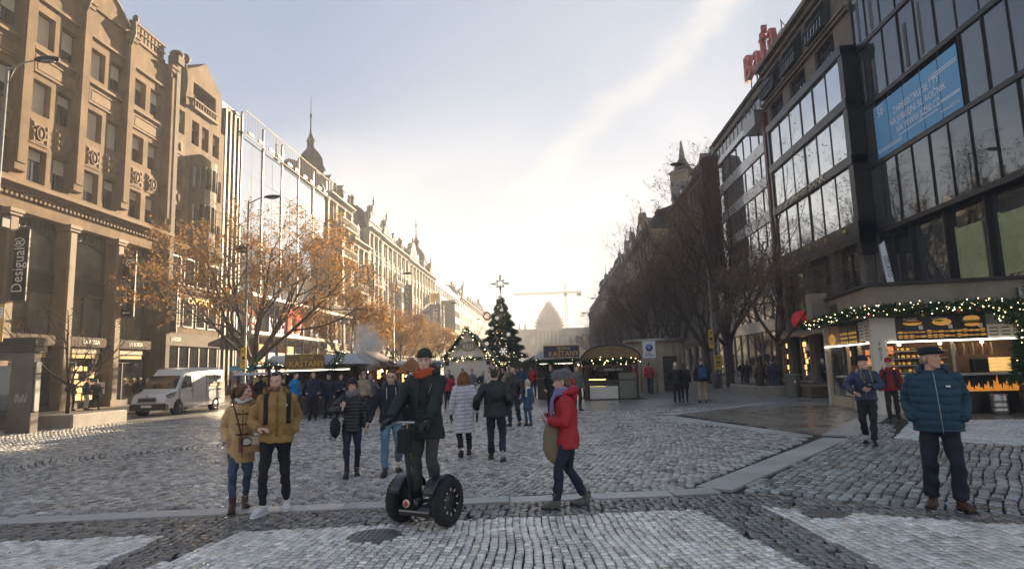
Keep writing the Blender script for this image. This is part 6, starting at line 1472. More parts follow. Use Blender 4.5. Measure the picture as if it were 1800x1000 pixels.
def fir_at_edge():
 t = thing('fir_tree', 'dark decorated fir with small lights at the edge by the kiosk', 'fir tree', (12.9, 16.9, 0)); H = 4.6
 mb = MB(); mb.cyl(0,0,0,H*.95,.09,.02,8); mb.build('trunk', M_BARK, t)
 rg = np.random.default_rng(8); n = 9000; h = .9+(H-.9)*(1-np.sqrt(rg.uniform(0,1,n))); R_ = 1.0*(1-(h-.9)/(H-.9))**.9+.05; a = rg.uniform(0,6.283,n); r = R_*np.sqrt(rg.uniform(.1,1,n))
 C = np.stack([r*np.cos(a),r*np.sin(a),h],-1); e = np.stack([np.cos(a),np.sin(a),rg.normal(-.15,.4,n)],-1)+rg.normal(0,.4,(n,3)); e /= np.linalg.norm(e,axis=1)[:,None]; w = np.cross(e,rg.normal(0,1,(n,3))); w /= np.linalg.norm(w,axis=1)[:,None]; L = rg.uniform(.08,.2,(n,1))
 o = link('crown', np_mesh('crown', np.stack([C-w*.014,C+w*.014,C+e*L+w*.004,C+e*L-w*.004],1).reshape(-1,3), np.arange(n*4).reshape(-1,4), M_FIR), t); o['kind'] = 'stuff'
 mb = MB(); [mb.ell(tuple(C[rg.integers(n)]*np.array([1.03,1.03,1])),(.016,)*3,6,4) for k in range(110)]; mb.build('fairy_lights', M_BULB, t)['kind'] = 'stuff'
fir_at_edge()
# ================================================================== street furniture
M_POST = mat('galvanised post', (.22,.22,.21), .5, metal=.5, var=.2, scale=3)
def lamp_post(label, x, y, H, arm, dirx, low=None):
 t = thing('street_lamp', label, 'street lamp', (x, y, 0), 0, 'curved arm street lamps')
 mb = MB(); mb.tube([(0,0,0),(0,0,1.2),(0,0,1.25),(0,0,H)],[.11,.10,.075,.05],10); mb.build('post', M_POST, t)
 mb = MB(); mb.tube([(0,0,H-.1),(dirx*.25,0,H+.0),(dirx*arm*.6,0,H+.16),(dirx*arm,0,H+.2)],[.04,.035,.03,.03],7); mb.tube([(0,0,H-.7),(dirx*.3,0,H-.02)],.015,5); mb.build('arm', M_POST, t)
 mb = MB(); mb.ell((dirx*(arm+.35),0,H+.22),(.48,.17,.11),14,8); mb.build('lamp_head', M_METAL_DK, t)
 mb = MB(); mb.ell((dirx*(arm+.38),0,H+.14),(.28,.13,.06),12,6); mb.build('diffuser', M_METAL_GR, t)
 return t
YEL = mat('yellow notice', (.62,.40,.03), .5, var=.08)
def notices(t, items, fy=-.12):
 for (x0,z0,x1,z1) in items:
  mb = MB(); mb.box(x0,fy-.03,z0,x1,fy,z1); q = mb.build('notice_board', YEL, t)
  mb = MB(); w = x1-x0
  for k,(f0,f1,wd) in enumerate(((.84,.88,.7),(.76,.8,.5),(.42,.58,.55),(.3,.34,.7),(.2,.24,.6))): mb.box(x0+w*(.5-wd/2),fy-.035,z0+(z1-z0)*f0,x0+w*(.5+wd/2),fy-.0305,z0+(z1-z0)*f1)
  mb.build('print', M_BLACK, q)
a = lamp_post('tall street lamp at the shaded side carrying yellow notices', 10.45, 41.0, 14.6, 1.2, -1); notices(a, ((-.3,2.55,.0,3.75),(-.05,1.2,.42,2.1)))
mb = MB(); mb.cyl(.35,.1,0,3.3,.05,n=8); mb.build('side_pole', M_POST, a)
a = lamp_post('street lamp whose head stands before the glass store, yellow notice low on its post', -16.45, 33.0, 11.3, 1.0, 1); notices(a, ((-.15,2.1,.15,3.2),))
mb = MB(); mb.ell((-.3,-.05,8.6),(.35,.3,.22),10,7); mb.build('loudspeaker', M_METAL_DK, a)
lamp_post('street lamp cut by the picture edge beside the brown palace', -18.95, 20.0, 12.85, 1.1, 1)
mb = MB(); mb.bbox(-.3,-.25,7.0,.45,.15,7.35,.05); mb.build('floodlight', M_METAL_DK, bpy.data.objects['street_lamp.002'])
lamp_post('far street lamp by the towered house', -15.6, 62.0, 11.3, 1.1, 1); lamp_post('farther street lamp before the broad hotel', -15.6, 92.0, 11.3, 1.2, 1); lamp_post('distant street lamp near the spired house', -15.6, 124.0, 11.3, 1.2, 1)
lamp_post('distant street lamp over the shaded trees', 9.9, 118, 14.0, 1.2, -1); lamp_post('farthest street lamp on the shaded side', 9.9, 150, 14.0, 1.2, -1)
def banner_flag(label, x0, x1, y, z0, z1, txt, mode, m=M_BLACK, size=.8, mt=M_WHITE, cat='banner', sx=1.0, tx=0, tz=0, hang=True):
 t = thing('banner_sign', label, cat, (x0, y, 0), 0, 'shop banners hung out from the facades'); w = x1-x0
 mb = MB(); mb.box(0,-.04,z0,w,.04,z1); p = mb.build('panel', m, t)
 mb = MB(); mb.tube([(-.12 if LEFT_X+3 > x0 else w+.1,0,z1+.05),(w,0,z1+.05)],.025,6); mb.tube([(0,0,z0-.05),(w,0,z0-.05)],.025,6); mb.build('bracket', M_METAL_DK, t)
 if mode == 'up': lettering(txt, size, mt, p, (w/2+tx,-.05,(z0+z1)/2+tz), UPWARDS, .008, sx=sx)
 elif mode == 'down': lettering(txt, size, mt, p, (w/2+tx,-.05,(z0+z1)/2+tz), DOWNWARDS, .008, sx=sx)
 elif mode == 'stack':
  for i,ch in enumerate(txt): lettering(ch, size, mt, p, (w/2,-.05,z1-.45-i*(z1-z0-.6)/max(1,len(txt)-1)), FRONT, .008)
 return t
banner_flag('tall black Desigual banner nearest on the brown palace', -26.9, -25.98, 29.45, 5.75, 9.35, 'Desigual®', 'up', size=.85, sx=.80)
b = banner_flag('narrow dark SUSHI MARU banner with arrow on the brown palace', -26.9, -25.95, 37.6, 5.6, 9.55, 'SUSHI MARU', 'down', size=.34, mt=mat('dim pale print', (.4,.38,.33), .5, var=0), tz=-.45, tx=-.15, sx=1.1)
mb = MB(); mb.tube([(.5+.2*math.cos(q*.5),-.05,9.0+.2*math.sin(q*.5)) for q in range(10)],.04,5); mb.ell((.5,-.05,9.0),(.1,.02,.06),8,5); mb.box(.3,-.055,5.82,.7,-.045,5.86); mb.prism([(.22,5.84),(.34,5.92),(.34,5.76)],'y',-.055,-.045); mb.build('emblem', M_WHITE, b)
banner_flag('second black Desigual banner, half behind golden leaves', -26.9, -26.1, 42.4, 4.9, 8.6, 'Desigual', 'up', size=.78, sx=.82)
banner_flag('dark rounded CASINO sign projecting from the sunny row', -26.9, -25.6, 90.6, 12.9, 17.6, 'CASINO', 'stack', size=.95)
banner_flag('long dark AMBASSADOR sign hung on the broad hotel', -26.9, -25.0, 113.5, 9.0, 17.5, 'AMBASSADOR', 'stack', size=.85, mt=mat('dim pale print',(.4,.38,.33)))
banner_flag('dark RESERVED banner before the spired house', -26.9, -25.0, 118.7, 6.2, 12.5, 'RESERVED', 'up', size=1.2, sx=.8)
banner_flag('second RESERVED banner, slightly further along', -26.9, -24.6, 132, 7.5, 14.5, 'RESERVED', 'up', size=1.3, sx=.85)
banner_flag("black McDonald's banner with yellow square above", -26.9, -24.4, 140, 9.0, 16.5, "McDonald's", 'up', size=1.6, sx=.75)
t = thing('hanging_sign', 'yellow square sign over the black burger banner', 'sign', (-26.9,140,17.2)); mb = MB(); mb.box(.2,-.06,0,2.4,.06,1.9); p = mb.build('panel', YEL, t); lettering('M', 1.5, mat('sign red',(.42,.015,.02)), p, (1.3,-.075,.9), FRONT, .01)
banner_flag('plain dark green banner far along the sunny row', -26.9, -23.4, 155, 11, 19, '', 'x', mat('dark green banner', (.03,.05,.04), .6))
# planters, pillar, bins
M_PLANT = mat('planter stone', (.27,.25,.22), .8, var=.25, scale=1.5, bump=.3, bscale=20, stain=.2)
t = thing('stone_planter','long stone planter with the bare young tree, beside the grey pillar','planter',(-18.45,23.2,0)); mb = MB(); mb.bbox(-1.0,-1.0,0,1.0,2.0,.48,.04); mb.build('tub', M_PLANT, t); mb = MB(); mb.box(-.9,-.9,.4,.9,1.9,.484); mb.build('soil', mat('soil', (.04,.03,.022), .95), t)
t = thing('stone_planter','low stone planter wall in front of the lit shops, holding the slim young tree','planter',(10.9,31.5,0)); mb = MB(); mb.bbox(-1.3,-1.6,0,2.6,3.4,.5,.04); mb.build('tub', M_PLANT, t); mb = MB(); mb.box(-1.2,-1.5,.45,2.5,3.3,.504); mb.build('soil', mat('soil',(.04,.03,.022)), t)
t = thing('bench_planter','dark stone planter behind the grey bin','planter',(12.6,28.6,0)); mb = MB(); mb.bbox(-1.5,-.6,0,1.5,.6,.5,.03); mb.build('tub', M_DARKSTONE, t)
def bin_(label, x, y, s=1.0):
 t = thing('litter_bin', label, 'litter bin', (x,y,0), 0, 'round street litter bins'); m = mat('bin grey', (.17,.165,.15), .6, var=.2, scale=6, bump=.2)
 mb = MB(); mb.lathe([(.26*s,0),(.27*s,.05),(.33*s,.95*s),(.35*s,.98*s),(.35*s,1.04*s),(.30*s,1.05*s),(.29*s,.98*s)],20); mb.build('drum', m, t)
 mb = MB(); mb.lathe([(.28*s,.985*s),(.2*s,1.0*s)],20); mb.build('lid', M_METAL_DK, t)
 mb = MB(); mb.ell((0,-.315*s,.7*s),(.05,.02,.06),8,6); mb.build('badge', M_WHITE, t)
bin_('grey round litter bin by the planter and the man in navy', 10.85, 29.3); bin_('grey litter bin at the foot of the pillar', -18.75, 19.2)
bin_('dark litter bin by the trunk of the tall bare tree', 10.75, 42.2, .9)
def pillar():
 t = thing('entrance_pillar','square grey metro entrance pillar with louvred cap and chalk scribble','pillar',(-18.3,20.9,0)); m = mat('polished grey cladding', (.115,.10,.08), .4, var=.35, scale=1.4, stain=.3)
 mb = MB(); mb.bbox(-.28,-.25,0,.55,.05,2.75,.02); mb.build('shaft', m, t)
 mb = MB(); mb.bbox(-.31,-.28,0,.58,.08,.7,.02); mb.build('plinth', m, t)
 for k in range(7): mb = MB(); mb.box(-4.5,-.34,2.76+k*.07,.64,.2,2.80+k*.07); mb.build('louvre', M_METAL_DK, t)
 mb = MB(); mb.box(-4.4,-.2,2.5,-.285,.6,2.75); mb.box(-4.4,-.3,2.755,.55,.15,3.24); mb.build('canopy_core', m, t)
 mb = MB(); mb.box(-3.4,.1,.6,-.4,.14,2.3); mb.build('pane', M_GLASS, t)
 mb = MB(); mb.box(-3.4,.2,.1,-.4,.3,.6); mb.build('stall_riser', M_DARKSTONE, t)
 for k in range(9): mb = MB(); rr = random.Random(k); mb.tube([(-.05+k*.05,-.2565,1.0+rr.random()*.08),(-.03+k*.05,-.2565,1.15+rr.random()*.2)],.007,4); mb.build('scribble', M_WHITE, t)
 mb = MB(); mb.bbox(.56,-.2,.71,.62,.02,2.4,.01); mb.build('edge_trim', M_METAL_GR, t)
pillar()
t = thing('yellow_sign','yellow board on a pole at the picture edge above the pillar','sign',(-17.75,18.9,0)); mb = MB(); mb.cyl(-.2,.05,0,4.2,.04,n=8); mb.build('post', M_POST, t); mb = MB(); mb.box(-.55,-.03,3.0,.42,.0,4.2); q = mb.build('panel', mat('yellow ochre board', (.55,.33,.06), .5, var=.15), t); mb = MB(); mb.box(-.5,-.036,3.75,.38,-.031,4.1); mb.build('white_strip', M_CREAM_P, q); mb = MB(); [mb.box(-.4,-.041,3.82+k*.1,.3,-.0365,3.86+k*.1) for k in range(3)]; mb.build('text_line', M_METAL_DK, q)
t = thing('feather_flag','narrow white feather flag leaning over the kiosk roof','flag',(11.45,22.0,3.9)); mb = MB(); mb.tube([(.15,0,0),(.0,0,1.6)],.015,6); mb.build('pole', M_METAL_GR, t); mb = MB(); mb.add([(.17,-.01,.05),(.42,-.01,.05),(.2,-.01,1.75),(.03,-.01,1.6),(.17,.01,.05),(.42,.01,.05),(.2,.01,1.75),(.03,.01,1.6)],[(0,1,2,3),(7,6,5,4),(0,4,5,1),(1,5,6,2),(2,6,7,3),(3,7,4,0)],0,False); mb.build('cloth', M_CANVAS_W, t); lettering('GELATO', .2, M_BLACK, t, (.22,-.02,.85), rot_axes((.12,0,-1),(1,0,.12)), .004)
# blue roofed phone stand behind the van
t = thing('ticket_booth','small blue roofed glass booth behind the white van','booth',(-16.55,33.6,0)); mb = MB(); mb.bbox(-.75,-.6,2.0,.75,.6,2.25,.08); mb.build('roof', mat('booth blue', (.03,.22,.36), .4), t)
for a in (-.65,.6): mb = MB(); mb.box(a,-.5,0,a+.06,-.44,2.0); mb.box(a,.44,0,a+.06,.5,2.0); mb.build('post', M_METAL_GR, t)
mb = MB(); mb.box(-.6,-.47,.3,.58,-.45,1.95); mb.build('pane', M_GLASS_DARK, t); mb = MB(); mb.box(-.1,-.52,1.0,.2,-.48,1.4); mb.build('handset_panel', M_CREAM_P, t)
# steam from the chestnut pan
def steam():
 m = bpy.data.materials.new('steam'); m.use_nodes = True; nt = m.node_tree; nt.nodes.clear(); N = nt.nodes.new; L = nt.links.new
 o = N('ShaderNodeOutputMaterial'); v = N('ShaderNodeVolumePrincipled'); L(v.outputs[0], o.inputs['Volume']); v.inputs['Color'].default_value = (.97,.96,.94,1); v.inputs['Anisotropy'].default_value = .3
 tc = N('ShaderNodeTexCoord'); n = N('ShaderNodeTexNoise'); L(tc.outputs['Object'], n.inputs['Vector']); n.inputs['Scale'].default_value = 2.2; n.inputs['Detail'].default_value = 6; n.inputs['Distortion'].default_value = .8
 ln = N('ShaderNodeVectorMath'); ln.operation = 'LENGTH'; mp = N('ShaderNodeMapping'); L(tc.outputs['Object'], mp.inputs[0]); mp.inputs['Scale'].default_value = (1/.95,1/.9,1/1.45); L(mp.outputs[0], ln.inputs[0])
 f = N('ShaderNodeMapRange'); L(ln.outputs['Value'], f.inputs[0]); f.inputs[1].default_value = .15; f.inputs[2].default_value = 1.0; f.inputs[3].default_value = .32; f.inputs[4].default_value = -.22
 a = N('ShaderNodeMath'); a.operation = 'ADD'; L(n.outputs['Fac'], a.inputs[0]); L(f.outputs[0], a.inputs[1])
 r = N('ShaderNodeMapRange'); L(a.outputs[0], r.inputs[0]); r.inputs[1].default_value = .40; r.inputs[2].default_value = .85; r.inputs[3].default_value = 0; r.inputs[4].default_value = 3.4; L(r.outputs[0], v.inputs['Density'])
 mb = MB(); mb.ell((0,0,0),(.95,.9,1.45),16,10); s = mb.build('steam_plume', m, None, 'stuff'); s.location = (-8.05,27.2,2.75); tag(s, 'white steam plume rising beside the chestnut stall', 'steam')
steam()
# ================================================================== white van
def van():
 t = thing('delivery_van','white delivery van with Fraikin lettering parked at the sunny kerb','van',(-18.55,30.7,0),R(0));
 L_, W, H = 5.6, 2.0, 2.35
 # local frame: +x to the van's left, -y its nose; turned so that the nose points towards the square's lower end
 t.rotation_euler = (0,0,R(0)); t.scale = (.93,.93,.93)
 white = mat('van white paint', (.62,.62,.61), .22, var=.05, scale=1, coat=.6); blk = mat('van black plastic', (.02,.02,.022), .55, var=.1); tyre = mat('tyre rubber', (.018,.018,.018), .85, var=.1); rim = mat('steel wheel', (.38,.38,.37), .4, metal=.6, var=.1)
 def sec(y, hw, z0, z1, tuck): return [(-hw,y,z0),(-hw-.0,y,z0+.35),(-hw+.02,y,z0+(z1-z0)*.55),(-hw+tuck,y,z1-.14),(-hw+tuck+.14,y,z1),(hw-tuck-.14,y,z1),(hw-tuck,y,z1-.14),(hw-.02,y,z0+(z1-z0)*.55),(hw,y,z0+.35),(hw,y,z0)]
 # profile along y: nose at -2.8
 S_ = [sec(-2.80,.80,.42,.82,.06), sec(-2.70,.90,.36,1.02,.06), sec(-2.3,.97,.34,1.13,.05), sec(-1.95,.99,.34,1.26,.06), sec(-1.30,1.0,.34,2.0,.17), sec(-.95,1.0,.34,2.28,.16), sec(-.4,1.0,.34,2.36,.13), sec(1.5,1.0,.34,2.36,.12), sec(2.7,1.0,.34,2.34,.12), sec(2.8,.96,.40,2.28,.12)]
 mb = MB(); vs = [p for s in S_ for p in s]; n = 10; fs = []
 for i in range(len(S_)-1):
  for q in range(n-1): fs.append((i*n+q,i*n+q+1,(i+1)*n+q+1,(i+1)*n+q))
  fs.append((i*n+n-1,i*n,(i+1)*n,(i+1)*n+n-1))
 fs += [tuple(range(n-1,-1,-1)), tuple(range((len(S_)-1)*n,len(S_)*n))]
 mb.add(vs,fs,0,True); b = mb.build('body', white, t); bm = bmesh.new(); bm.from_mesh(b.data); bmesh.ops.recalc_face_normals(bm, faces=bm.faces); bm.to_mesh(b.data); bm.free()
 md = b.modifiers.new('bevel','BEVEL'); md.width = .03; md.segments = 2; md.limit_method = 'ANGLE'
 # windscreen: proud of the sloping front
 def wsc(f, o):
  y = -1.93+(-1.33+1.93)*f-o*.76; z = 1.285+(1.97-1.285)*f+o*.65; return y, z
 mb = MB(); y0,z0 = wsc(.03,.012); y1,z1 = wsc(.97,.012); y2,z2 = wsc(.03,-.02); y3,z3 = wsc(.97,-.02)
 mb.add([(-.87,y0,z0),(.87,y0,z0),(.77,y1,z1),(-.77,y1,z1),(-.87,y2,z2),(.87,y2,z2),(.77,y3,z3),(-.77,y3,z3)],[(0,1,2,3),(7,6,5,4),(0,4,5,1),(1,5,6,2),(2,6,7,3),(3,7,4,0)],0,False); mb.build('windscreen', M_GLASS, t)
 for sx in (-1,1):
  # cab window follows the tucked side
  def sp(y,z,o=.012):
   k = (z-1.35)/.75; return (sx*(1.0-.02-.10*max(0,k)+o), y, z)
  mb = MB(); P4 = [sp(-1.55,1.34),sp(-.62,1.34),sp(-.62,1.92),sp(-1.12,1.92)]; Q4 = [(p[0]-sx*.05,p[1],p[2]) for p in P4]; mb.add(P4+Q4,[(0,1,2,3),(7,6,5,4),(0,4,5,1),(1,5,6,2),(2,6,7,3),(3,7,4,0)],0,False); mb.build('side_window', M_GLASS, t)
  mb = MB(); mb.box(sx*.985,-.55,.5,sx*1.008,-.535,2.1); mb.box(sx*.985,-1.72,.5,sx*1.008,-1.705,1.3); mb.box(sx*.985,.75,.5,sx*1.008,.765,2.05); mb.build('door_seam', blk, t)
  mb = MB(); mb.bbox(sx*.99,-.75,1.12,sx*1.03,-.58,1.17,.01); mb.build('door_handle', blk, t)
  mb = MB(); mb.box(sx*.98,-1.6,.55,sx*1.02,2.5,.68) ; mb.build('rub_strip', white, t)
  mb = MB(); mb.bbox(sx*1.02,-1.62,1.32,sx*1.26,-1.48,1.68,.05); m_ = mb.build('wing_mirror', blk, t); mb = MB(); mb.bbox(sx*1.0,-1.58,1.28,sx*1.1,-1.5,1.36,.01); mb.build('mirror_arm', blk, m_)
  mb = MB(); pts = [(-2.62,.98),(-2.2,1.12),(-2.0,1.14),(-2.2,.94),(-2.58,.84)]; mb.prism(pts,'x',sx*.80,sx*1.0); mb.build('headlight', mat('headlight lens', (.30,.32,.34), .08, metal=.5, var=.3, scale=12), t)
  for y in (-1.75,1.75):
   mb = MB(); mb.tube([(sx*.80,y,.34),(sx*.995,y,.34)],[.45,.45],26); mb.build('wheel_arch', blk, t)
   mb = MB(); mb._lathe([(.22,-.1),(.33,-.1),(.345,-.07),(.345,.07),(.33,.1),(.22,.1),(.22,-.1)],26,0,0,None,True,False); mb.xform(Matrix.Translation((sx*.92,y,.345)) @ Matrix.Rotation(HALF,4,'Y')); w = mb.build('wheel', tyre, t)
   mb = MB(); mb._lathe([(.02,.05),(.08,.07),(.09,.05),(.19,.04),(.225,.09),(.235,.09),(.235,-.09),(.02,-.09)],20,0,0,None,True); mb.xform(Matrix.Translation((sx*.93,y,.345)) @ Matrix.Rotation(sx*HALF,4,'Y')); mb.build('rim', rim, w)
 mb = MB(); mb.bbox(-.93,-2.86,.28,.93,-2.45,.62,.08); mb.build('front_bumper', blk, t)
 mb = MB(); mb.box(-.42,-2.862,.70,.42,-2.80,.86); mb.build('grille', blk, t); mb = MB(); mb.tube([(-.5,-2.83,.66),(.5,-2.83,.66),(.44,-2.8,.90),(-.44,-2.8,.90)],.02,5,None,None,False,False,True); mb.build('grille_trim', rim, t)
 mb = MB(); mb.box(-.26,-2.885,.42,.26,-2.861,.53); p = mb.build('number_plate', M_CREAM_P, t)
 mb = MB(); mb.ell((0,-2.84,.97),(.06,.03,.06),8,6); mb.build('nose_badge', rim, t)
 mb = MB(); mb.box(-.95,2.7,.3,.95,2.86,.5); mb.build('rear_bumper', blk, t)
 # lettering on the flank that faces the square
 dk = mat('charcoal print', (.06,.06,.065), .5, var=0); org = mat('orange print', (.62,.16,.04), .5, var=0); side = rot_axes((0,1,0),(0,0,1))
 lettering('Fraikin', .58, dk, t, (1.006-.035,1.75,1.86), rot_axes((0,1,0),(-.11,0,1)), .012, sx=.95)
 mb = MB(); mb.box(.98,1.05,1.49,1.011,2.45,1.54); mb.build('stripe', dk, t); mb = MB(); mb.box(.98,1.05,1.33,1.012,2.45,1.46); mb.build('stripe', org, t)
 lettering('prostě vozíme', .22, dk, t, (1.006,1.75,1.16), side, .008)
van()
# ================================================================== people
M_SKIN = mat_attr('skin', .5, .4)
M_EYE = mat('eye white', (.6,.58,.55), .2, var=0); M_IRIS = mat('dark iris', (.02,.015,.012), .15, var=0)
def cloth(name, c, rough=.85, var=.18, bump=.25, bscale=120, sheen=.0, scale=6): return mat('cloth '+name, c, rough, var=var, scale=scale, bump=bump, bscale=bscale, sheen=sheen, obj_space=True)
JOBS = []
def job(name, mb, voxel, m, parent, post=None, smooth=2, store=None):
 me = mb.mesh('tmp', m); o = bpy.data.objects.new('tmp', me); COL.objects.link(o)
 r = o.modifiers.new('r', 'REMESH'); r.mode = 'VOXEL'; r.voxel_size = voxel; r.use_smooth_shade = True
 if smooth: s = o.modifiers.new('s', 'SMOOTH'); s.factor = .5; s.iterations = smooth
 JOBS.append((o, name, m, parent, post, store))
def run_jobs():
 global JOBS
 dg = bpy.context.evaluated_depsgraph_get(); dg.update(); res = []
 for o, name, m, parent, post, store in JOBS:
  me = bpy.data.meshes.new_from_object(o.evaluated_get(dg)); me.name = name
  n = len(me.vertices); V = np.empty(n*3, np.float32); me.vertices.foreach_get('co', V); V = V.reshape(-1,3)
  if post:
   Nn = np.empty(n*3, np.float32); me.vertices.foreach_get('normal', Nn); Nn = Nn.reshape(-1,3)
   V2, col = post(V.astype(float), Nn.astype(float))
   me.vertices.foreach_set('co', np.ascontiguousarray(V2, dtype=np.float32).ravel());
   if col is not None: a = me.color_attributes.new('Col','FLOAT_COLOR','POINT'); a.data.foreach_set('color', np.ascontiguousarray(col,dtype=np.float32).ravel())
   V = V2
  me.polygons.foreach_set('use_smooth', np.ones(len(me.polygons), bool)); me.update()
  if len(me.materials) == 0: me.materials.append(m)
  no = link(name, me, parent)
  if store is not None: store.append((no, V))
 for j in JOBS: d = j[0].data; bpy.data.objects.remove(j[0]); bpy.data.meshes.remove(d)
 JOBS = []
def folds(amp, seed, freq=(14,34), zs=.6):
 rg = np.random.default_rng(seed); K = []
 for i in range(6): d = rg.normal(0,1,3); d[2] *= zs; d /= np.linalg.norm(d); K.append((d*rg.uniform(*freq), rg.uniform(0,6.28), rg.uniform(.4,1)))
 def f(V, N):
  s = np.zeros(len(V)); w = .5*np.sin(V[:,2]*9+seed)+.4*np.sin(V[:,0]*11+seed*2)
  for k, p, a in K: s += a*np.sin(V@k+p+w*2)
  s = np.sign(s)*np.abs(s)**.8
  return V+N*(amp*s)[:,None]*.6
 return f
def quilt(pitch, amp, z0=0, top=9):
 def f(V, N):
  q = np.abs(np.sin(np.pi*(V[:,2]-z0)/pitch+.25*np.sin(V[:,0]*9)))**.45
  d = amp*(q-.75)*(np.abs(N[:,2])<.75)*(V[:,2]<top)
  return V+N*d[:,None]
 return f
def chain(*fs):
 def f(V, N):
  for g in fs: V = g(V, N)
  return V, None
 return f
def ik(a, b, l1, l2, pole):
 a = Vector(a); b = Vector(b); d = b-a; L = d.length; mx = (l1+l2)*.995
 if L > mx: b = a+d*(mx/L); d = b-a; L = mx
 x = (l1*l1-l2*l2+L*L)/(2*L); h = math.sqrt(max(0,l1*l1-x*x)); u = d/L; p = Vector(pole); p = p-u*p.dot(u); p.normalize()
 return a+u*x+p*h, b
def head_prims(mb, M, near):
 def e(c, r): mb.ell(tuple(M @ Vector(c)), r, 14 if near else 10, 9 if near else 7, M.to_3x3())
 def t(p, r, n=8): mb.tube([tuple(M @ Vector(q)) for q in p], r, n)
 e((0,.012,.045),(.077,.098,.082)); e((0,-.035,-.028),(.062,.064,.085)); e((0,-.046,-.07),(.047,.046,.044)); e((0,-.078,-.098),(.022,.02,.018))
 t([(0,-.086,.024),(0,-.108,-.012),(0,-.118,-.028)],[.009,.012,.013]); e((-.012,-.102,-.030),(.010,.011,.009)); e((.012,-.102,-.030),(.010,.011,.009))
 t([(-.046,-.076,.030),(-.02,-.091,.034),(0,-.093,.031),(.02,-.091,.034),(.046,-.076,.030)],.010)
 for s in (-1,1): e((s*.042,-.062,-.014),(.022,.026,.022)); e((s*.079,.012,-.004),(.010,.020,.032))
 e((0,-.098,-.060),(.022,.010,.010))
 t([(0,.015,-.06),(0,.035,-.20)],[.054,.060],12)
def head_color(V, M, skin, hair, brow, beard, scalp):
 Mi = np.array(M.inverted()); L = V@Mi[:3,:3].T+Mi[:3,3]; n = len(V); col = np.ones((n,4)); col[:,:3] = skin
 def blob(c, r, k, w=1.0):
  d = np.sqrt((((L-np.array(c))/np.array(r))**2).sum(1)); f = np.clip(1.4-d,0,1)[:,None]*w; col[:,:3] = col[:,:3]*(1-f)+np.array(k)*f
 blob((0,-.105,-.028),(.02,.02,.018),np.array(skin)*np.array((1.08,.82,.78)),.6)
 for s in (-1,1): blob((s*.045,-.075,-.025),(.024,.03,.022),np.array(skin)*np.array((1.08,.80,.75)),.7)
 for s in (-1,1): blob((s*.031,-.088,.012),(.017,.02,.007),np.array(skin)*.45,.7)  # shade of the eye hollows painted into the skin colour
 if beard is not None:
  f = np.clip((-.036-L[:,2])*45,0,1)*np.clip((-.0-L[:,1])*40,0,1)*np.clip((L[:,2]+.15)*30,0,1)*beard[1]; f = f[:,None]; col[:,:3] = col[:,:3]*(1-f)+np.array(beard[0])*f
 blob((0,-.103,-.0615),(.022,.012,.0075),np.array(skin)*np.array((.85,.48,.46)),.85)
 for s in (-1,1): blob((s*.032,-.088,.033),(.020,.02,.0055),brow,.9)
 return col, L
def hand(mb, W, D, N_, side, curl=.5, s=1.0, fingers=True, palm=None):
 """W wrist, D finger direction, N_ palm normal, side = +1 when the thumb lies along D x N"""
 W = Vector(W); D = Vector(D).normalized(); N_ = Vector(N_); N_ = (N_-D*N_.dot(D)).normalized(); T = D.cross(N_)*side
 M3 = Matrix((T, N_, D)).transposed(); (palm or mb).ell(tuple(W+D*.05*s), (.041*s,.017*s,.055*s), 12, 8, M3)
 (palm or mb).tube([tuple(W-D*.06*s), tuple(W+D*.03*s)], [.027*s,.026*s], 8)
 if not fingers: return
 for off, ln, k in ((.028,.074,0),(.0095,.082,1),(-.0095,.076,2),(-.028,.060,3)):
  p = W+D*(.086-.006*abs(off/.028))*s+T*off*s; pts = [W+D*.05*s+T*off*.8*s, p]; d = D.copy(); a = curl*(.75+.12*k)
  for q in range(3): d = (d*math.cos(a*.8)+N_*math.sin(a*.8)).normalized(); N2 = N_; p = p+d*(ln*s*(.42,.33,.25)[q]); pts.append(p.copy())
  mb.tube([tuple(x) for x in pts], [.0105*s,.0100*s,.0092*s,.0085*s,.0065*s], 7)
 p0 = W+D*.02*s+T*.024*s; d = (T*.75+D*.7+N_*.25).normalized(); p1 = p0+d*.04*s; d2 = (D*.9+T*.2+N_*.45*curl*1.5).normalized()
 mb.tube([tuple(p0), tuple(p1), tuple(p1+d2*.03*s), tuple(p1+d2*.052*s)], [.014*s,.0125*s,.0105*s,.008*s], 7)
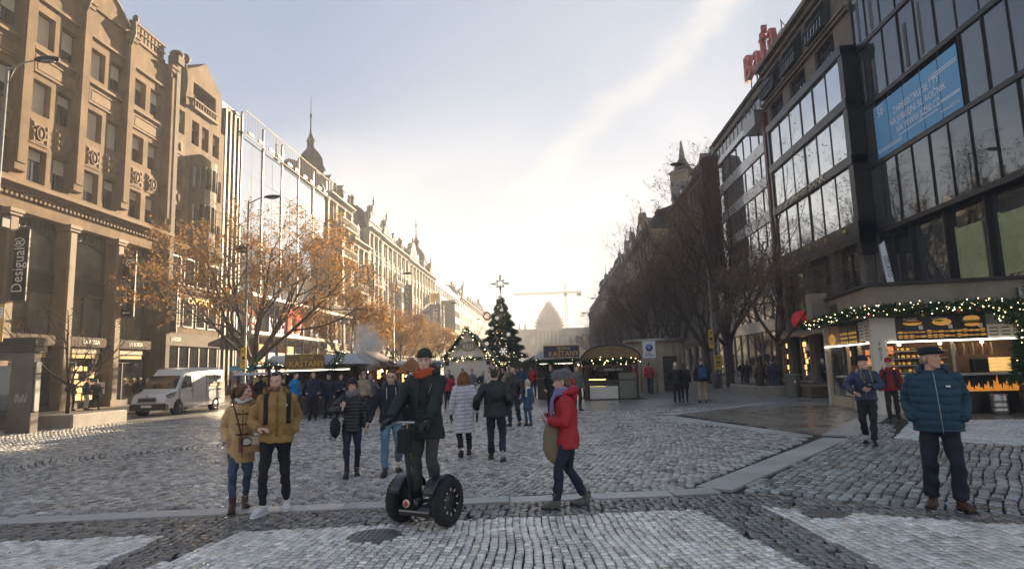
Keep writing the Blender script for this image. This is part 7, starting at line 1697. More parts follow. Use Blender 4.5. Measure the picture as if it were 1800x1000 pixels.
def person(label, X, Y, rz, h, S_, z=0.0, group=None, voxel=.0092, near=True, cat='person'):
 """S_: pose and clothing"""
 t = thing('person', label, cat, (X, Y, z), R(rz), group); s = h/1.75; fem = S_.get('fem', False); bk = S_.get('bulk', 1.0); seed = abs(hash((round(X,2),round(Y,2)))) % 9973
 g = S_.get
 feet = g('feet', ((-.10,.0,-8,0,0),(.10,.0,8,0,0)))
 THI, SHI, ANK = .425, .40, .085; px = (feet[0][0]+feet[1][0])/2+g('shift',(0,0))[0]; py = (feet[0][1]+feet[1][1])/2+g('shift',(0,0))[1]
 ank = []
 for (fx, fy, toe, lift, pitch) in feet: ank.append(Vector((fx, fy+.0, ANK+lift+math.sin(R(pitch))*.11)))
 hx = .088 if not fem else .085; hz = g('hipz', .93)
 for i, sx in ((0,-1),(1,1)):
  d2 = (px+sx*hx-ank[i].x)**2+(py-ank[i].y)**2; hz = min(hz, ank[i].z+math.sqrt(max(.2, (.988*(THI+SHI))**2-d2)))
 hip = [Vector((px-hx,py,hz)), Vector((px+hx,py,hz))]; pel = Vector((px,py,hz+.02))
 lean = g('lean',(0,-.0)); shc = pel+Vector((lean[0],lean[1],.475)); td = (shc-pel).normalized(); tw = R(g('twist',0)); ax = Vector((math.cos(tw),math.sin(tw),0))
 sw = (.178 if not fem else .155)*(1+.35*(bk-1)); sh = [shc-ax*sw, shc+ax*sw]
 knees = []
 for i, sx in ((0,-1),(1,1)): k, b_ = ik(hip[i], ank[i], THI, SHI, (math.sin(R(feet[i][2]))*.5+sx*.06,-1,0)); knees.append(k)
 hands = g('hands', ((-.27,-.04,.80),(.27,-.04,.80))); poles = g('poles', ((-.5,.8,-.1),(.5,.8,-.1))); elb = []; wri = []
 for i in (0,1): e_, w_ = ik(sh[i], hands[i], .30, .265, poles[i]); elb.append(e_); wri.append(w_)
 neck = shc+td*.06; hy, hp, hr = g('head',(0,0,0)); HM = Matrix.Translation(shc+td*.205+Vector(g('headoff',(0,-.02,0)))) @ Matrix.Rotation(R(hy),4,'Z') @ Matrix.Rotation(R(hp),4,'X') @ Matrix.Rotation(R(hr),4,'Y')
 SC = Matrix.Scale(s,4)
 def fin(mb): return mb.xform(SC)
 hsc = g('headscale',1.0); HMs = HM @ Matrix.Scale(hsc,4)
 # ---- the body: one continuous surface
 mb = MB(); head_prims(mb, HMs, near); wb = .0
 mb.tube([tuple(neck-td*.02), tuple(shc+td*.0), tuple(pel+td*.25), tuple(pel)], [.062,.09,.085,.09], 12)
 fing = MB(); hd = g('hand_dirs', (None,None)); glove = g('glove'); pk = g('pocket',(False,False))
 for i, sx in ((0,-1),(1,1)):
  mb.tube([tuple(sh[i].lerp(shc,.25)), tuple(elb[i]), tuple(wri[i])], [.04,.03,.024], 8); mb.tube([tuple(hip[i]), tuple(knees[i]), tuple(ank[i])], [.05,.026,.022], 8)
  D = (wri[i]-elb[i]).normalized(); Nn = Vector((-sx,-.2,0)); cu = .45; side = sx
  if pk[i]: D, Nn, cu = Vector((-sx*.75,.25,-.45)), Vector((0,1,0)), .3
  if hd[i]: D, Nn, cu, side = Vector(hd[i][0]), Vector(hd[i][1]), hd[i][2], hd[i][3]
  hand(fing, wri[i], D, Nn, side, cu, 1.0 if not fem else .9, near or g('fingers',False), mb)
  if glove and i in g('glove_i',(0,1)):
   gm = MB(); gp = MB(); hand(gm, wri[i], D, Nn, side, cu, 1.16, True, gm); fin(gm); gm.build('glove', glove, t)
 fin(mb); HMw = SC @ HMs; skin = tuple(min(.7,x*1.18) for x in g('skin',(.52,.32,.23))); hair = g('hair',(.06,.035,.02)); beard = g('beard')
 def post(V, N):
  Mi = np.array(HMw.inverted()); L = V@Mi[:3,:3].T+Mi[:3,3]
  for sx in (-1,1):                       # eye sockets
   d = np.sqrt(((L[:,0]-sx*.031)/.020)**2+((L[:,2]-.012)/.013)**2)+np.where(L[:,1] < -.03, 0, 9); V = V-N*(.008*np.clip(1.2-d,0,1))[:,None]
  d = np.sqrt((L[:,0]/.024)**2+((L[:,2]+.0605)/.0035)**2)+np.where(L[:,1] < -.06, 0, 9); V = V-N*(.004*np.clip(1.2-d,0,1))[:,None]
  col, _ = head_color(V, HMw, skin, hair, g('brow', tuple(x*.8 for x in hair)), beard, None); return V, col
 def post_far(V, N):
  col, _ = head_color(V, HMw, skin, hair, hair, beard, None); return V, col
 store_body = []; S_['_body'] = store_body
 job('body', mb, voxel*.9 if near else voxel, M_SKIN, t, post if near else post_far, 1, store_body)
 fin(fing)
 if len(fing.v) and (not glove or g('glove_i')):
  fm = fing.mesh('fingers', M_SKIN); a = fm.color_attributes.new('Col','FLOAT_COLOR','POINT'); a.data.foreach_set('color', np.tile([*skin,1.0], len(fm.vertices)).astype(np.float32)); link('fingers', fm, t)
 if near:
  for sx in (-1,1):
   mb = MB(); mb.ell(tuple(HMs @ Vector((sx*.031,-.0755,.012))), (.0125,.0125,.0105), 10, 7); fin(mb); e_ = mb.build('eye', M_EYE, t)
   mb = MB(); mb.ell(tuple(HMs @ Vector((sx*.031+g('gaze',0),-.0855,.011))), (.0062,.004,.0062), 8, 6); fin(mb); mb.build('iris', M_IRIS, e_)
 # ---- trousers
 tr = g('trousers');
 if tr:
  tm, fit = tr; mb = MB(); mb.tube([tuple(pel+td*.13), tuple(pel+td*.02), tuple(pel-Vector((0,0,.07))), tuple(pel-Vector((0,0,.12)))], [(.12,.09),(.145,.11),(.15,.12),(.125,.10)], 16, (1,0,0))
  for i in (0,1):
   A, K, H_ = ank[i], knees[i], hip[i]; kk = {'slim':(.094,.080,.060,.058,.043),'straight':(.096,.086,.068,.066,.060),'wide':(.10,.09,.078,.078,.078)}[fit]; f = .95 if fem else 1.0
   mb.tube([tuple(H_+Vector((0,0,.02))), tuple(H_.lerp(K,.5)), tuple(K), tuple(K.lerp(A,.35)+Vector((0,.012,0))), tuple(A+(K-A).normalized()*.03)], [q*f for q in kk], 12)
  fin(mb); job('trousers', mb, voxel*1.15, tm, t, chain(folds(.008 if near else .004, seed+3, (20,46), 1.3)), 1)
 # ---- shoes
 sm, stl = g('shoes', (cloth('black leather',(.018,.016,.015),.45,bump=.1),'shoe'));
 for i, (fx, fy, toe, lift, pitch) in enumerate(feet):
  mb = MB(); k = .93 if fem else 1.0
  mb.tube([(0,.075*k,.040),(0,.045*k,.052),(0,-.02,.060),(0,-.09*k,.044),(0,-.15*k,.034),(0,-.185*k,.028)], [(.030,.036),(.036,.046),(.041,.052),(.047,.042),(.043,.031),(.024,.020)], 12, (1,0,0))
  top = {'shoe':.115,'boot':.20,'tall':.36,'sneaker':.11}[stl]
  mb.tube([(0,.03,.05),(0,.028,top)], [(.043,.05),(.048 if stl != 'shoe' else .044,.055)], 12, (1,0,0))
  mb.box(-.038,-.165*k,.002,.038,.078*k,.030)
  M = Matrix.Translation((ank[i].x, ank[i].y-.03, lift)) @ Matrix.Rotation(R(toe),4,'Z') @ Matrix.Translation((0,-.15*k,0)) @ Matrix.Rotation(R(-pitch),4,'X') @ Matrix.Translation((0,.15*k,0))
  mb.xform(M); fin(mb); o_ = []
  def pz(V, N): V = V.copy(); V[:,2] = np.maximum(V[:,2], .003); return V, None
  job('shoe', mb, voxel*.75 if near else voxel, sm, t, pz, 1)
  if near:
   so = MB(); pts = [(-.030,.078),(-.041,.03),(-.036,-.03),(-.050,-.09),(-.046,-.15),(-.02,-.19),(.02,-.19),(.046,-.15),(.050,-.09),(.036,-.03),(.041,.03),(.030,.078)]; so.prism([(a*1.02,b_*k) for a,b_ in pts],'z',0.0,.024); so.xform(M); fin(so)
   for q in range(len(so.v)): so.v[q] = (so.v[q][0],so.v[q][1],max(.001,so.v[q][2]))
   so.build('sole', g('sole', M_BLACK), t)
   if stl in ('sneaker','shoe') and g('laces'):
    lc = MB(); [lc.tube([(-.022,-.045-.022*q,.104-.011*q),(0,-.045-.022*q,.109-.011*q),(.022,-.045-.022*q,.104-.011*q)],.004,5) for q in range(4)]; lc.xform(M); fin(lc); lc.build('laces', g('laces'), t)
 # ---- coat
 cm, kind = g('coat'); hem = g('hem', -.12); wd = bk*(.90 if fem else 1.0); flare = g('flare',1.0)
 mb = MB(); bly = g('belly',0); rings = [(hem,.20*flare,.152*flare),(hem*.5,.198*(1+(flare-1)*.5),.150),(.02,.190,.145+bly*.5),(.14,.180 if not fem else .165,.138+bly),(.28,.195 if not fem else .18,.146+bly*.5),(.40,.203,.138),(.465,.175,.115),(.51,.105,.092),(.545,.085,.082)]
 pts = []; rad = []
 for tt, a, b_ in rings:
  c = pel+td*tt if tt > 0 else pel+Vector((0,0,tt)); pts.append(tuple(c+Vector((0,-.012-bly*.25*(1 if 0<=tt<.3 else 0),0)))); rad.append((a*wd,b_*wd))
 mb.tube(pts, rad, 20, tuple(ax))
 sl = g('sleeve',1.0)*bk
 for i in (0,1):
  cuff = wri[i]-(wri[i]-elb[i]).normalized()*.005; mb.ell(tuple(sh[i]+Vector((0,0,-.03))), (.070*sl,.078*sl,.072*sl)); mid = sh[i].lerp(elb[i],.5)
  mb.tube([tuple(sh[i].lerp(shc,.2)), tuple(mid), tuple(elb[i]), tuple(elb[i].lerp(wri[i],.5)), tuple(cuff)], [.078*sl,.074*sl,.067*sl,.062*sl,.050*sl], 14)
 if g('collar', True): mb.tube([tuple(shc+td*.035), tuple(shc+td*.09+Vector((0,-.008,0)))], [(.098,.100),(.084,.090)], 16, tuple(ax))
 fin(mb); cs = []; S_['_coat'] = cs
 if kind == 'puffer': po = chain(quilt(g('pitch',.065)*s, .017*s, 0), folds(.0028,seed,(30,60)))
 elif kind == 'plain': po = chain(folds(.0042 if near else .004, seed, (12,34), .9))
 else: po = chain(folds(.008, seed, (12,28), .8), folds(.007, seed+1, (30,60), 1.4))
 job('coat', mb, voxel, cm, t, po, 2, cs)
 # ---- hood lying behind the neck, or up
 hoodm = g('hood')
 if hoodm:
  mb = MB(); c = shc+td*.055
  mb.tube([tuple(c+Vector((-.115,-.035,.01))),tuple(c+Vector((-.125,.055,.035))),tuple(c+Vector((-.06,.125,.05))),tuple(c+Vector((.06,.125,.05))),tuple(c+Vector((.125,.055,.035))),tuple(c+Vector((.115,-.035,.01)))],[.032,.045,.058,.058,.045,.032],10)
  mb.ell(tuple(c+Vector((0,.11,-.02))),(.11,.06,.09)); fin(mb); job('hood', mb, voxel*1.2, hoodm, t, chain(folds(.006,seed+5)), 2)
 if g('hood_up'):
  mb = MB(); e0 = HM @ Vector((0,.03,.035)); mb.ell(tuple(e0),(.105,.112,.118),16,10,HM.to_3x3()); mb.tube([tuple(HM @ Vector((0,.045,-.03))), tuple(shc+td*.04+Vector((0,.03,0)))], [(.10,.095),(.12,.10)], 14, tuple(ax)); fin(mb)
  HMi = HMw.copy()
  def carve(V, N):
   Mi = np.array(HMi.inverted()); L = V@Mi[:3,:3].T+Mi[:3,3]; k = np.clip(1-((L[:,0]/.070)**2+((L[:,2]+.01)/.105)**2),0,1)*(L[:,1]<0); f = k**.35*.085*s; d = np.array(HMi.to_3x3() @ Vector((0,1,0)))/s; return V+d[None]*f[:,None]*1.0
  job('hood', mb, voxel*1.1, g('hood_up'), t, chain(carve, folds(.004,seed+5)), 1)
 def fur(name, path, r, m, per=900, ln=.05, wdt=.004, closed=False):
  V, F, _ = needles([SC @ Vector(p) for p in path], r*s, per, seed+len(name), ln, wdt); o = link(name, np_mesh(name, V, F, m), t); return o
 if g('fur_trim'):
  c = shc+td*.075; fur('fur_trim', [c+Vector(v) for v in ((-.115,-.045,.01),(-.14,.03,.04),(-.12,.11,.06),(-.06,.16,.07),(.06,.16,.07),(.12,.11,.06),(.14,.03,.04),(.115,-.045,.01))], .022, g('fur_trim'), 800, .032, .003)
 if g('fur_hood'):
  fur('fur_trim', [HM @ Vector((.105*math.sin(a),-.075,.02+.125*math.cos(a))) for a in [x*.45-2.7 for x in range(13)]], .03, g('fur_hood'))
 # ---- hair and hats
 hs = g('hairstyle','short'); hm = cloth('hair %.3f %.3f'%hair[:2], hair, .55, var=.35, bump=.5, bscale=300, scale=30)
 def hp_(c): return tuple(HMs @ Vector(c))
 M3 = HMs.to_3x3()
 if hs != 'none':
  mb = MB()
  if hs in ('short','crop'):
   mb.ell(hp_((0,.022,.055)), (.081,.096,.082), 14, 9, M3); mb.ell(hp_((0,.05,.0)), (.074,.062,.07), 12, 8, M3); mb.ell(hp_((0,-.045,.105)), (.056,.035,.028) if hs == 'short' else (.055,.03,.02), 10, 6, M3)
  elif hs == 'grey': mb.ell(hp_((0,.03,.045)), (.081,.088,.078), 14, 9, M3); mb.ell(hp_((0,.055,-.01)), (.075,.06,.07), 12, 8, M3)
  else:
   mb.ell(hp_((0,.022,.05)), (.085,.10,.086), 14, 9, M3); mb.ell(hp_((0,.055,-.01)), (.082,.065,.085), 12, 8, M3)
   for sx in (-1,1): mb.tube([hp_((sx*.05,-.055,.085)), hp_((sx*.078,-.02,.05)), hp_((sx*.082,.02,-.02))], [.022,.026,.03], 8)
   if hs == 'long':
    mb.tube([hp_((0,.06,.02)), hp_((0,.09,-.08)), hp_((0,.10,-.2)), hp_((0,.09,-.30))], [(.085,.045),(.098,.045),(.10,.04),(.06,.025)], 12, tuple(M3 @ Vector((1,0,0))))
    for sx in (-1,1): mb.tube([hp_((sx*.075,.0,.0)), hp_((sx*.088,-.01,-.1)), hp_((sx*.10,-.02,-.2)), hp_((sx*.09,-.03,-.27))], [.03,.034,.03,.012], 8)
   elif hs == 'bob':
    mb.tube([hp_((0,.06,.02)), hp_((0,.085,-.08)), hp_((0,.085,-.16))], [(.09,.05),(.115,.06),(.10,.045)], 12, tuple(M3 @ Vector((1,0,0))))
    for sx in (-1,1): mb.tube([hp_((sx*.076,.0,.02)), hp_((sx*.098,.0,-.07)), hp_((sx*.10,-.0,-.14))], [.03,.04,.025], 8)
   elif hs == 'pony':
    mb.ell(hp_((0,.115,.05)), (.03,.03,.03)); mb.tube([hp_((0,.115,.05)), hp_((0,.16,.03)), hp_((0,.165,-.06)), hp_((0,.14,-.16))], [.022,.034,.032,.008], 9)
   elif hs == 'side':
    mb.tube([hp_((.05,.02,-.06)), hp_((.10,-.03,-.15)), hp_((.13,-.07,-.26)), hp_((.13,-.08,-.34))], [.03,.05,.045,.015], 9)
  fin(mb); job('hair', mb, voxel*.8 if near else voxel, hm, t, chain(folds(.005 if near else .003, seed+7, (60,140), .5)), 0)
 hat = g('hat')
 if hat:
  hk, htm = hat; mb = MB();
  if hk == 'beanie':
   mb.tube([hp_((0,-.004,.054)), hp_((0,.0,.075)), hp_((0,.006,.105)), hp_((0,.014,.135)), hp_((0,.02,.153)), hp_((0,.02,.160))], [(.088,.108),(.089,.109),(.084,.104),(.066,.084),(.038,.05),(.01,.012)], 22, tuple(M3 @ Vector((1,0,0))))
   mb.tube([hp_((0,-.002,.048)), hp_((0,.0,.082))], [(.092,.112),(.092,.112)], 22, tuple(M3 @ Vector((1,0,0))))
  elif hk == 'cap':
   mb.tube([hp_((0,.0,.045)), hp_((0,.0,.075)), hp_((0,-.004,.11)), hp_((0,-.006,.132)), hp_((0,-.006,.138))], [(.091,.112),(.100,.124),(.096,.12),(.07,.09),(.02,.03)], 22, tuple(M3 @ Vector((1,0,0)))); mb.ell(hp_((0,-.105,.058)), (.065,.055,.014), 14, 7, M3)
  elif hk == 'fur':
   mb.tube([hp_((0,.012,.045)), hp_((0,.012,.07)), hp_((0,.012,.11)), hp_((0,.016,.15)), hp_((0,.018,.166))], [(.092,.108),(.104,.120),(.100,.117),(.078,.09),(.03,.04)], 20, tuple(M3 @ Vector((1,0,0))))
  elif hk == 'pom':
   mb.tube([hp_((0,-.012,.028)), hp_((0,0,.09)), hp_((0,.014,.13)), hp_((0,.02,.148))], [(.090,.11),(.086,.105),(.06,.08),(.01,.012)], 18, tuple(M3 @ Vector((1,0,0)))); mb.ell(hp_((0,.02,.17)), (.035,)*3)
  fin(mb)
  if hk == 'beanie':
   def rib(V, N):
    Mi = np.array(HMw.inverted()); L = V@Mi[:3,:3].T+Mi[:3,3]; a = np.arctan2(L[:,1],L[:,0]); return V+N*(.0018*np.sin(a*46))[:,None]
   job('hat', mb, voxel*.75 if near else voxel, htm, t, chain(rib, folds(.003,seed+9,(20,50))), 1)
  else: job('hat', mb, voxel*.8 if near else voxel, htm, t, chain(folds(.0025 if hk != 'fur' else .007,seed+9,(30,70))), 1)
  if hk == 'fur':
   for zz, rr_ in ((.06,.100),(.09,.104),(.12,.098),(.145,.075)): fur('fur', [HM @ Vector((rr_*math.cos(a*.4189),.012+rr_*1.14*math.sin(a*.4189),zz)) for a in range(16)], .014, g('fur_mat'), 900, .030, .003)
 sc = g('scarf')
 if sc:
  mb = MB(); c = shc+td*.085+Vector((0,-.012,0))
  for k,(dz,rx,r0) in enumerate(((-.02,.094,.032),(.022,.086,.030),(.002,.098,.028)) if g('scarf_big',True) else ((.02,.09,.028),)):
   mb.tube([tuple(c+Vector((rx*math.cos(q*.5236),rx*1.02*math.sin(q*.5236)-.012*(math.sin(q*.5236)<0),dz-.025*max(0,-math.sin(q*.5236)-.2)+.01*math.sin(q*1.3+k)))) for q in range(12)], r0, 9, None, None, False, True, True)
  if g('scarf_tail'): mb.tube([tuple(c+Vector(v)) for v in ((.04,-.11,-.02),(.05,-.16,-.12),(.045,-.175,-.25),(.04,-.17,-.36))], [(.05,.02),(.055,.02),(.055,.018),(.05,.015)], 10, (1,0,0))
  fin(mb); job('scarf', mb, voxel*.9, sc, t, chain(folds(.006,seed+11,(40,90))), 1)
 S_['_geo'] = dict(pel=pel, td=td, shc=shc, HM=HM, SC=SC, sh=sh, elb=elb, wri=wri, s=s, t=t, hip=hip, knees=knees)
 return t
def front_line(S_, x, z0, z1, n, m, r, name, sgn=-1, lift=.003, w=None):
 """a strip lying on the coat's front (sgn -1) or back (+1) at local x from z0 to z1 (unscaled heights)"""
 o, V = S_['_coat'][0]; s = S_['_geo']['s']; pts = []; t = S_['_geo']['t']
 for k in range(n):
  z = (z0+(z1-z0)*k/(n-1))*s; xx = (x[0]+(x[1]-x[0])*k/(n-1) if isinstance(x, tuple) else x)*s; q = (np.abs(V[:,0]-xx) < .03*s) & (np.abs(V[:,2]-z) < .022*s)
  if q.any(): y = V[q][:,1].min() if sgn < 0 else V[q][:,1].max(); pts.append((xx, y+sgn*lift, z))
 if len(pts) < 2: return None
 mb = MB(); mb.tube(pts, [(r, w or r)]*len(pts), 6, (1,0,0)); return mb.build(name, m, t)
def front_spot(S_, x, z, sgn=-1):
 o, V = S_['_coat'][0]; s = S_['_geo']['s']; q = (np.abs(V[:,0]-x*s) < .03*s) & (np.abs(V[:,2]-z*s) < .025*s)
 return Vector((x*s, (V[q][:,1].min() if sgn < 0 else V[q][:,1].max()) if q.any() else -.15*s, z*s))
C_BLACK = cloth('black', (.014,.014,.016)); C_NAVY = cloth('navy', (.018,.024,.045)); C_DENIM = cloth('blue denim', (.045,.085,.15), var=.35, scale=8); C_LDENIM = cloth('light denim', (.13,.22,.32), var=.4, scale=8); C_DKDENIM = cloth('dark denim', (.018,.026,.04))
SHOE_BK = cloth('black leather', (.018,.016,.015), .45, bump=.1); SHOE_BR = cloth('brown leather', (.06,.03,.018), .5, bump=.15)
P = {}
# 1 woman in tan duffel coat
P['tan'] = dict(fem=True, feet=((-.09,-.13,-6,0,0),(.075,.17,4,.015,22)), pocket=(True,False), hands=((-.185,-.10,.93),(.30,-.22,1.02)), poles=((-.35,1,-.2),(.5,.8,-.3)), head=(58,2,0), lean=(.02,-.01), skin=(.55,.34,.26), hair=(.13,.055,.025), hairstyle='pony',
 coat=(cloth('camel wool',(.56,.35,.16),.9,sheen=.3,bscale=200),'plain'), hem=-.27, flare=1.06, sleeve=.95, bulk=1.04, trousers=(C_DENIM,'slim'), shoes=(SHOE_BR,'boot'), hood=cloth('camel wool',(.56,.35,.16)), fur_trim=cloth('brown fur',(.10,.055,.03)), scarf=cloth('white knit',(.62,.58,.52)), scarf_big=False, hand_dirs=(None,((.9,-.3,.1),(-.2,0,-1),.9,1)))
woman_tan = person('woman in camel duffel coat looking at the bearded man beside her', -4.03, 8.05, 27, 1.62, P['tan'])
# 2 man in mustard parka
P['mus'] = dict(glove=cloth('mustard canvas',(.36,.215,.07)), glove_i=(1,), feet=((-.15,-.20,-38,0,0),(.13,.06,-4,0,0)), pocket=(False,True), hands=((-.20,-.27,1.02),(.20,-.10,.96)), poles=((-.5,.8,-.4),(.35,1,-.2)), head=(-20,9,0), lean=(0,-.015), skin=(.56,.35,.26), hair=(.055,.03,.018), hairstyle='crop', beard=((.10,.055,.035),.72),
 coat=(cloth('mustard canvas',(.36,.215,.07),.85,bscale=160),'parka'), hem=-.06, bulk=1.08, trousers=(C_BLACK,'slim'), shoes=(cloth('white leather',(.66,.66,.66),.5,bump=.1),'sneaker'), sole=M_WHITE, laces=M_WHITE, hood=cloth('mustard canvas',(.36,.215,.07)), fur_trim=cloth('brown fur',(.10,.055,.03)), hand_dirs=(((.6,-.55,.1),(0,.2,-1),.75,-1),None))
man_mus = person('bearded man in mustard parka with white sneakers', -3.53, 7.98, 24, 1.76, P['mus'])
# 3 woman in black puffer
P['bw'] = dict(fem=True, feet=((-.09,-.06,-5,0,0),(.085,.13,5,.01,14)), hands=((-.16,-.19,1.22),(.25,-.0,.80)), poles=((-.9,.3,-.6),(.6,.8,-.1)), head=(6,8,0), skin=(.55,.36,.28), hair=(.16,.07,.03), hairstyle='side',
 coat=(cloth('black puffer',(.016,.018,.018),.42,bump=.1),'puffer'), pitch=.06, hem=-.14, trousers=(C_NAVY,'slim'), shoes=(SHOE_BK,'boot'), hat=('beanie',cloth('charcoal knit',(.03,.03,.034))), scarf=cloth('grey knit',(.17,.16,.165),bscale=60), hand_dirs=(((.3,-.1,1),(0,1,.2),1.0,1),None))
person('woman in black puffer jacket with thick grey scarf and auburn hair', -3.33, 10.42, 16, 1.60, P['bw'])
# 4 man in pale jeans
P['mj'] = dict(feet=((-.11,-.16,-8,0,0),(.11,.20,8,.03,26)), hands=((-.40,-.06,.82),(.27,.06,.82)), poles=((-.5,.8,-.1),(.5,.8,-.1)), head=(-4,2,0), skin=(.56,.36,.28), hair=(.06,.04,.025), hairstyle='crop', beard=((.14,.08,.05),.4),
 coat=(cloth('blue black jacket',(.018,.021,.028)),'plain'), hem=-.06, bulk=1.03, trousers=(C_LDENIM,'straight'), shoes=(SHOE_BK,'shoe'), hood=cloth('grey jersey',(.09,.095,.105)))
person('man in glasses with dark hooded jacket and pale blue jeans', -2.72, 10.62, 14, 1.75, P['mj'])
# 5 rider on the two-wheeled scooter
P['sg'] = dict(feet=((-.11,.0,-10,0,0),(.11,.0,10,0,0)), hands=((-.26,-.40,.92),(.20,-.36,.90)), poles=((-.9,.3,-.4),(.9,.3,-.4)), head=(20,0,0), lean=(0,.0), hipz=.90, skin=(.58,.38,.30), hair=(.05,.03,.02), hairstyle='none',
 coat=(cloth('green black parka',(.014,.020,.018),.75),'parka'), hem=-.20, bulk=1.12, sleeve=1.05, trousers=(cloth('grey green denim',(.055,.062,.052),var=.4,scale=8),'straight'), shoes=(SHOE_BK,'shoe'), hat=('beanie',cloth('olive knit',(.035,.045,.022),bscale=60)), scarf=cloth('rust orange knit',(.50,.085,.025),bscale=60), hood=cloth('green black parka',(.014,.020,.018)), glove=cloth('dark glove',(.016,.018,.018),.6),
 hand_dirs=(((-.5,-.6,-.35),(.1,.2,-1),.95,-1),((-.3,-.7,-.35),(0,.2,-1),.95,1)))
SEG = (-1.46, 7.16, -24)
person('man in dark parka with rust orange scarf riding the two-wheeled scooter', SEG[0]+.02, SEG[1]+.02, SEG[2]+8, 1.69, P['sg'], z=.235)
# 6 woman in pale long puffer from behind
P['ww'] = dict(fem=True, feet=((-.10,-.14,-6,0,0),(.09,.16,4,.02,28)), hands=((-.27,.03,.80),(.27,-.06,.80)), head=(-25,4,0), skin=(.55,.36,.28), hair=(.22,.075,.022), hairstyle='bob', bulk=1.12,
 coat=(cloth('pale lavender puffer',(.60,.56,.64),.45,bump=.1),'puffer'), pitch=.075, hem=-.44, flare=1.02, trousers=(C_BLACK,'straight'), shoes=(SHOE_BK,'boot'), glove=C_BLACK)
person('auburn haired woman walking away in long pale lavender puffer coat', -1.76, 12.6, 192, 1.68, P['ww'])
# 7 man from behind, black-green jacket
P['mb'] = dict(feet=((-.10,.22,-6,.03,30),(.10,-.20,6,0,0)), pocket=(True,False), hands=((-.215,-.10,.97),(.36,-.12,.95)), poles=((-.35,1,-.2),(.4,1,-.1)), head=(-10,2,0), skin=(.5,.32,.24), hair=(.05,.045,.04), hairstyle='grey', bulk=1.16,
 coat=(cloth('black green jacket',(.013,.017,.015),.6),'parka'), hem=-.10, trousers=(C_DKDENIM,'straight'), shoes=(SHOE_BK,'shoe'))
person('grey haired man walking away in black jacket and dark jeans', -1.06, 11.85, 186, 1.76, P['mb'])
# 8 man in leather jacket, 9 child, 10 hooded woman
P['ml'] = dict(feet=((-.10,-.12,-10,0,0),(.10,.14,6,0,8)), hands=((-.20,-.20,.95),(.30,-.22,.90)), head=(-30,4,0), skin=(.5,.32,.24), hair=(.03,.02,.015), hairstyle='crop', beard=((.06,.04,.03),.5), coat=(cloth('black leather jacket',(.016,.015,.015),.4),'parka'), hem=-.05, bulk=1.06, trousers=(C_DKDENIM,'straight'), shoes=(SHOE_BK,'shoe'))
person('dark haired man in black leather jacket leading a child', -1.12, 18.75, -18, 1.78, P['ml'], voxel=.011)
P['ch'] = dict(fem=True, feet=((-.09,0,-5,0,0),(.09,.05,5,0,0)), hands=((-.26,-.16,.86),(.26,-.05,.82)), head=(-60,0,0), headscale=1.28, skin=(.56,.38,.30), hair=(.2,.1,.05), hairstyle='none', coat=(cloth('blue child coat',(.045,.085,.16)),'puffer'), pitch=.09, hem=-.30, bulk=1.22, trousers=(C_DENIM,'straight'), shoes=(SHOE_BR,'boot'), hat=('beanie',cloth('white fleece',(.68,.66,.62))), scarf=cloth('white fleece',(.68,.66,.62)), scarf_tail=True)
child = person('child in blue coat with white eared hat and scarf', -.72, 18.7, -35, 1.30, P['ch'], voxel=.010)
P['hd'] = dict(fem=True, feet=((-.09,-.03,-6,0,0),(.09,.06,6,0,0)), pocket=(True,True), hands=((-.19,-.10,.95),(.19,-.10,.95)), poles=((-.35,1,-.2),(.35,1,-.2)), head=(-20,4,0), skin=(.52,.34,.27), hair=(.03,.02,.015), hairstyle='none', coat=(cloth('black coat',(.013,.013,.014)),'parka'), hem=-.30, bulk=1.06, trousers=(C_BLACK,'slim'), shoes=(SHOE_BK,'boot'), hood_up=cloth('black coat',(.013,.013,.014)), fur_hood=cloth('black fur',(.02,.018,.017)))
person('tall woman in black coat with fur trimmed hood raised', .02, 19.4, -10, 1.80, P['hd'], voxel=.011)
# 11 woman in red
P['rd'] = dict(fem=True, feet=((-.085,.20,0,.005,8),(.085,-.19,-4,0,0)), hands=((-.06,-.27,1.12),(.05,-.26,1.10)), poles=((-.7,.6,-.5),(.7,.6,-.5)), head=(-6,6,0), lean=(0,-.03), skin=(.56,.36,.28), hair=(.18,.14,.11), hairstyle='grey', bulk=1.14,
 coat=(cloth('red jacket',(.42,.012,.022),.6,var=.12,bscale=160),'parka'), hem=-.15, trousers=(C_NAVY,'straight'), shoes=(cloth('grey suede',(.13,.125,.105),.8,var=.5,scale=25),'boot'), laces=cloth('grey cord',(.35,.33,.28)), hat=('fur',cloth('grey fur base',(.22,.215,.225))), fur_mat=cloth('grey fur',(.30,.295,.31),var=.6,scale=40), scarf=cloth('lilac knit',(.20,.18,.36),bscale=60), scarf_tail=True, hood=cloth('red jacket',(.42,.012,.022)),
 hand_dirs=(((.5,-.6,.2),(.2,.6,.6),.8,-1),((-.5,-.6,.2),(-.2,.6,.6),.8,1)))
woman_red = person('woman in red jacket and grey fur hat, in profile, holding a paper', .18, 7.86, -84, 1.65, P['rd'])
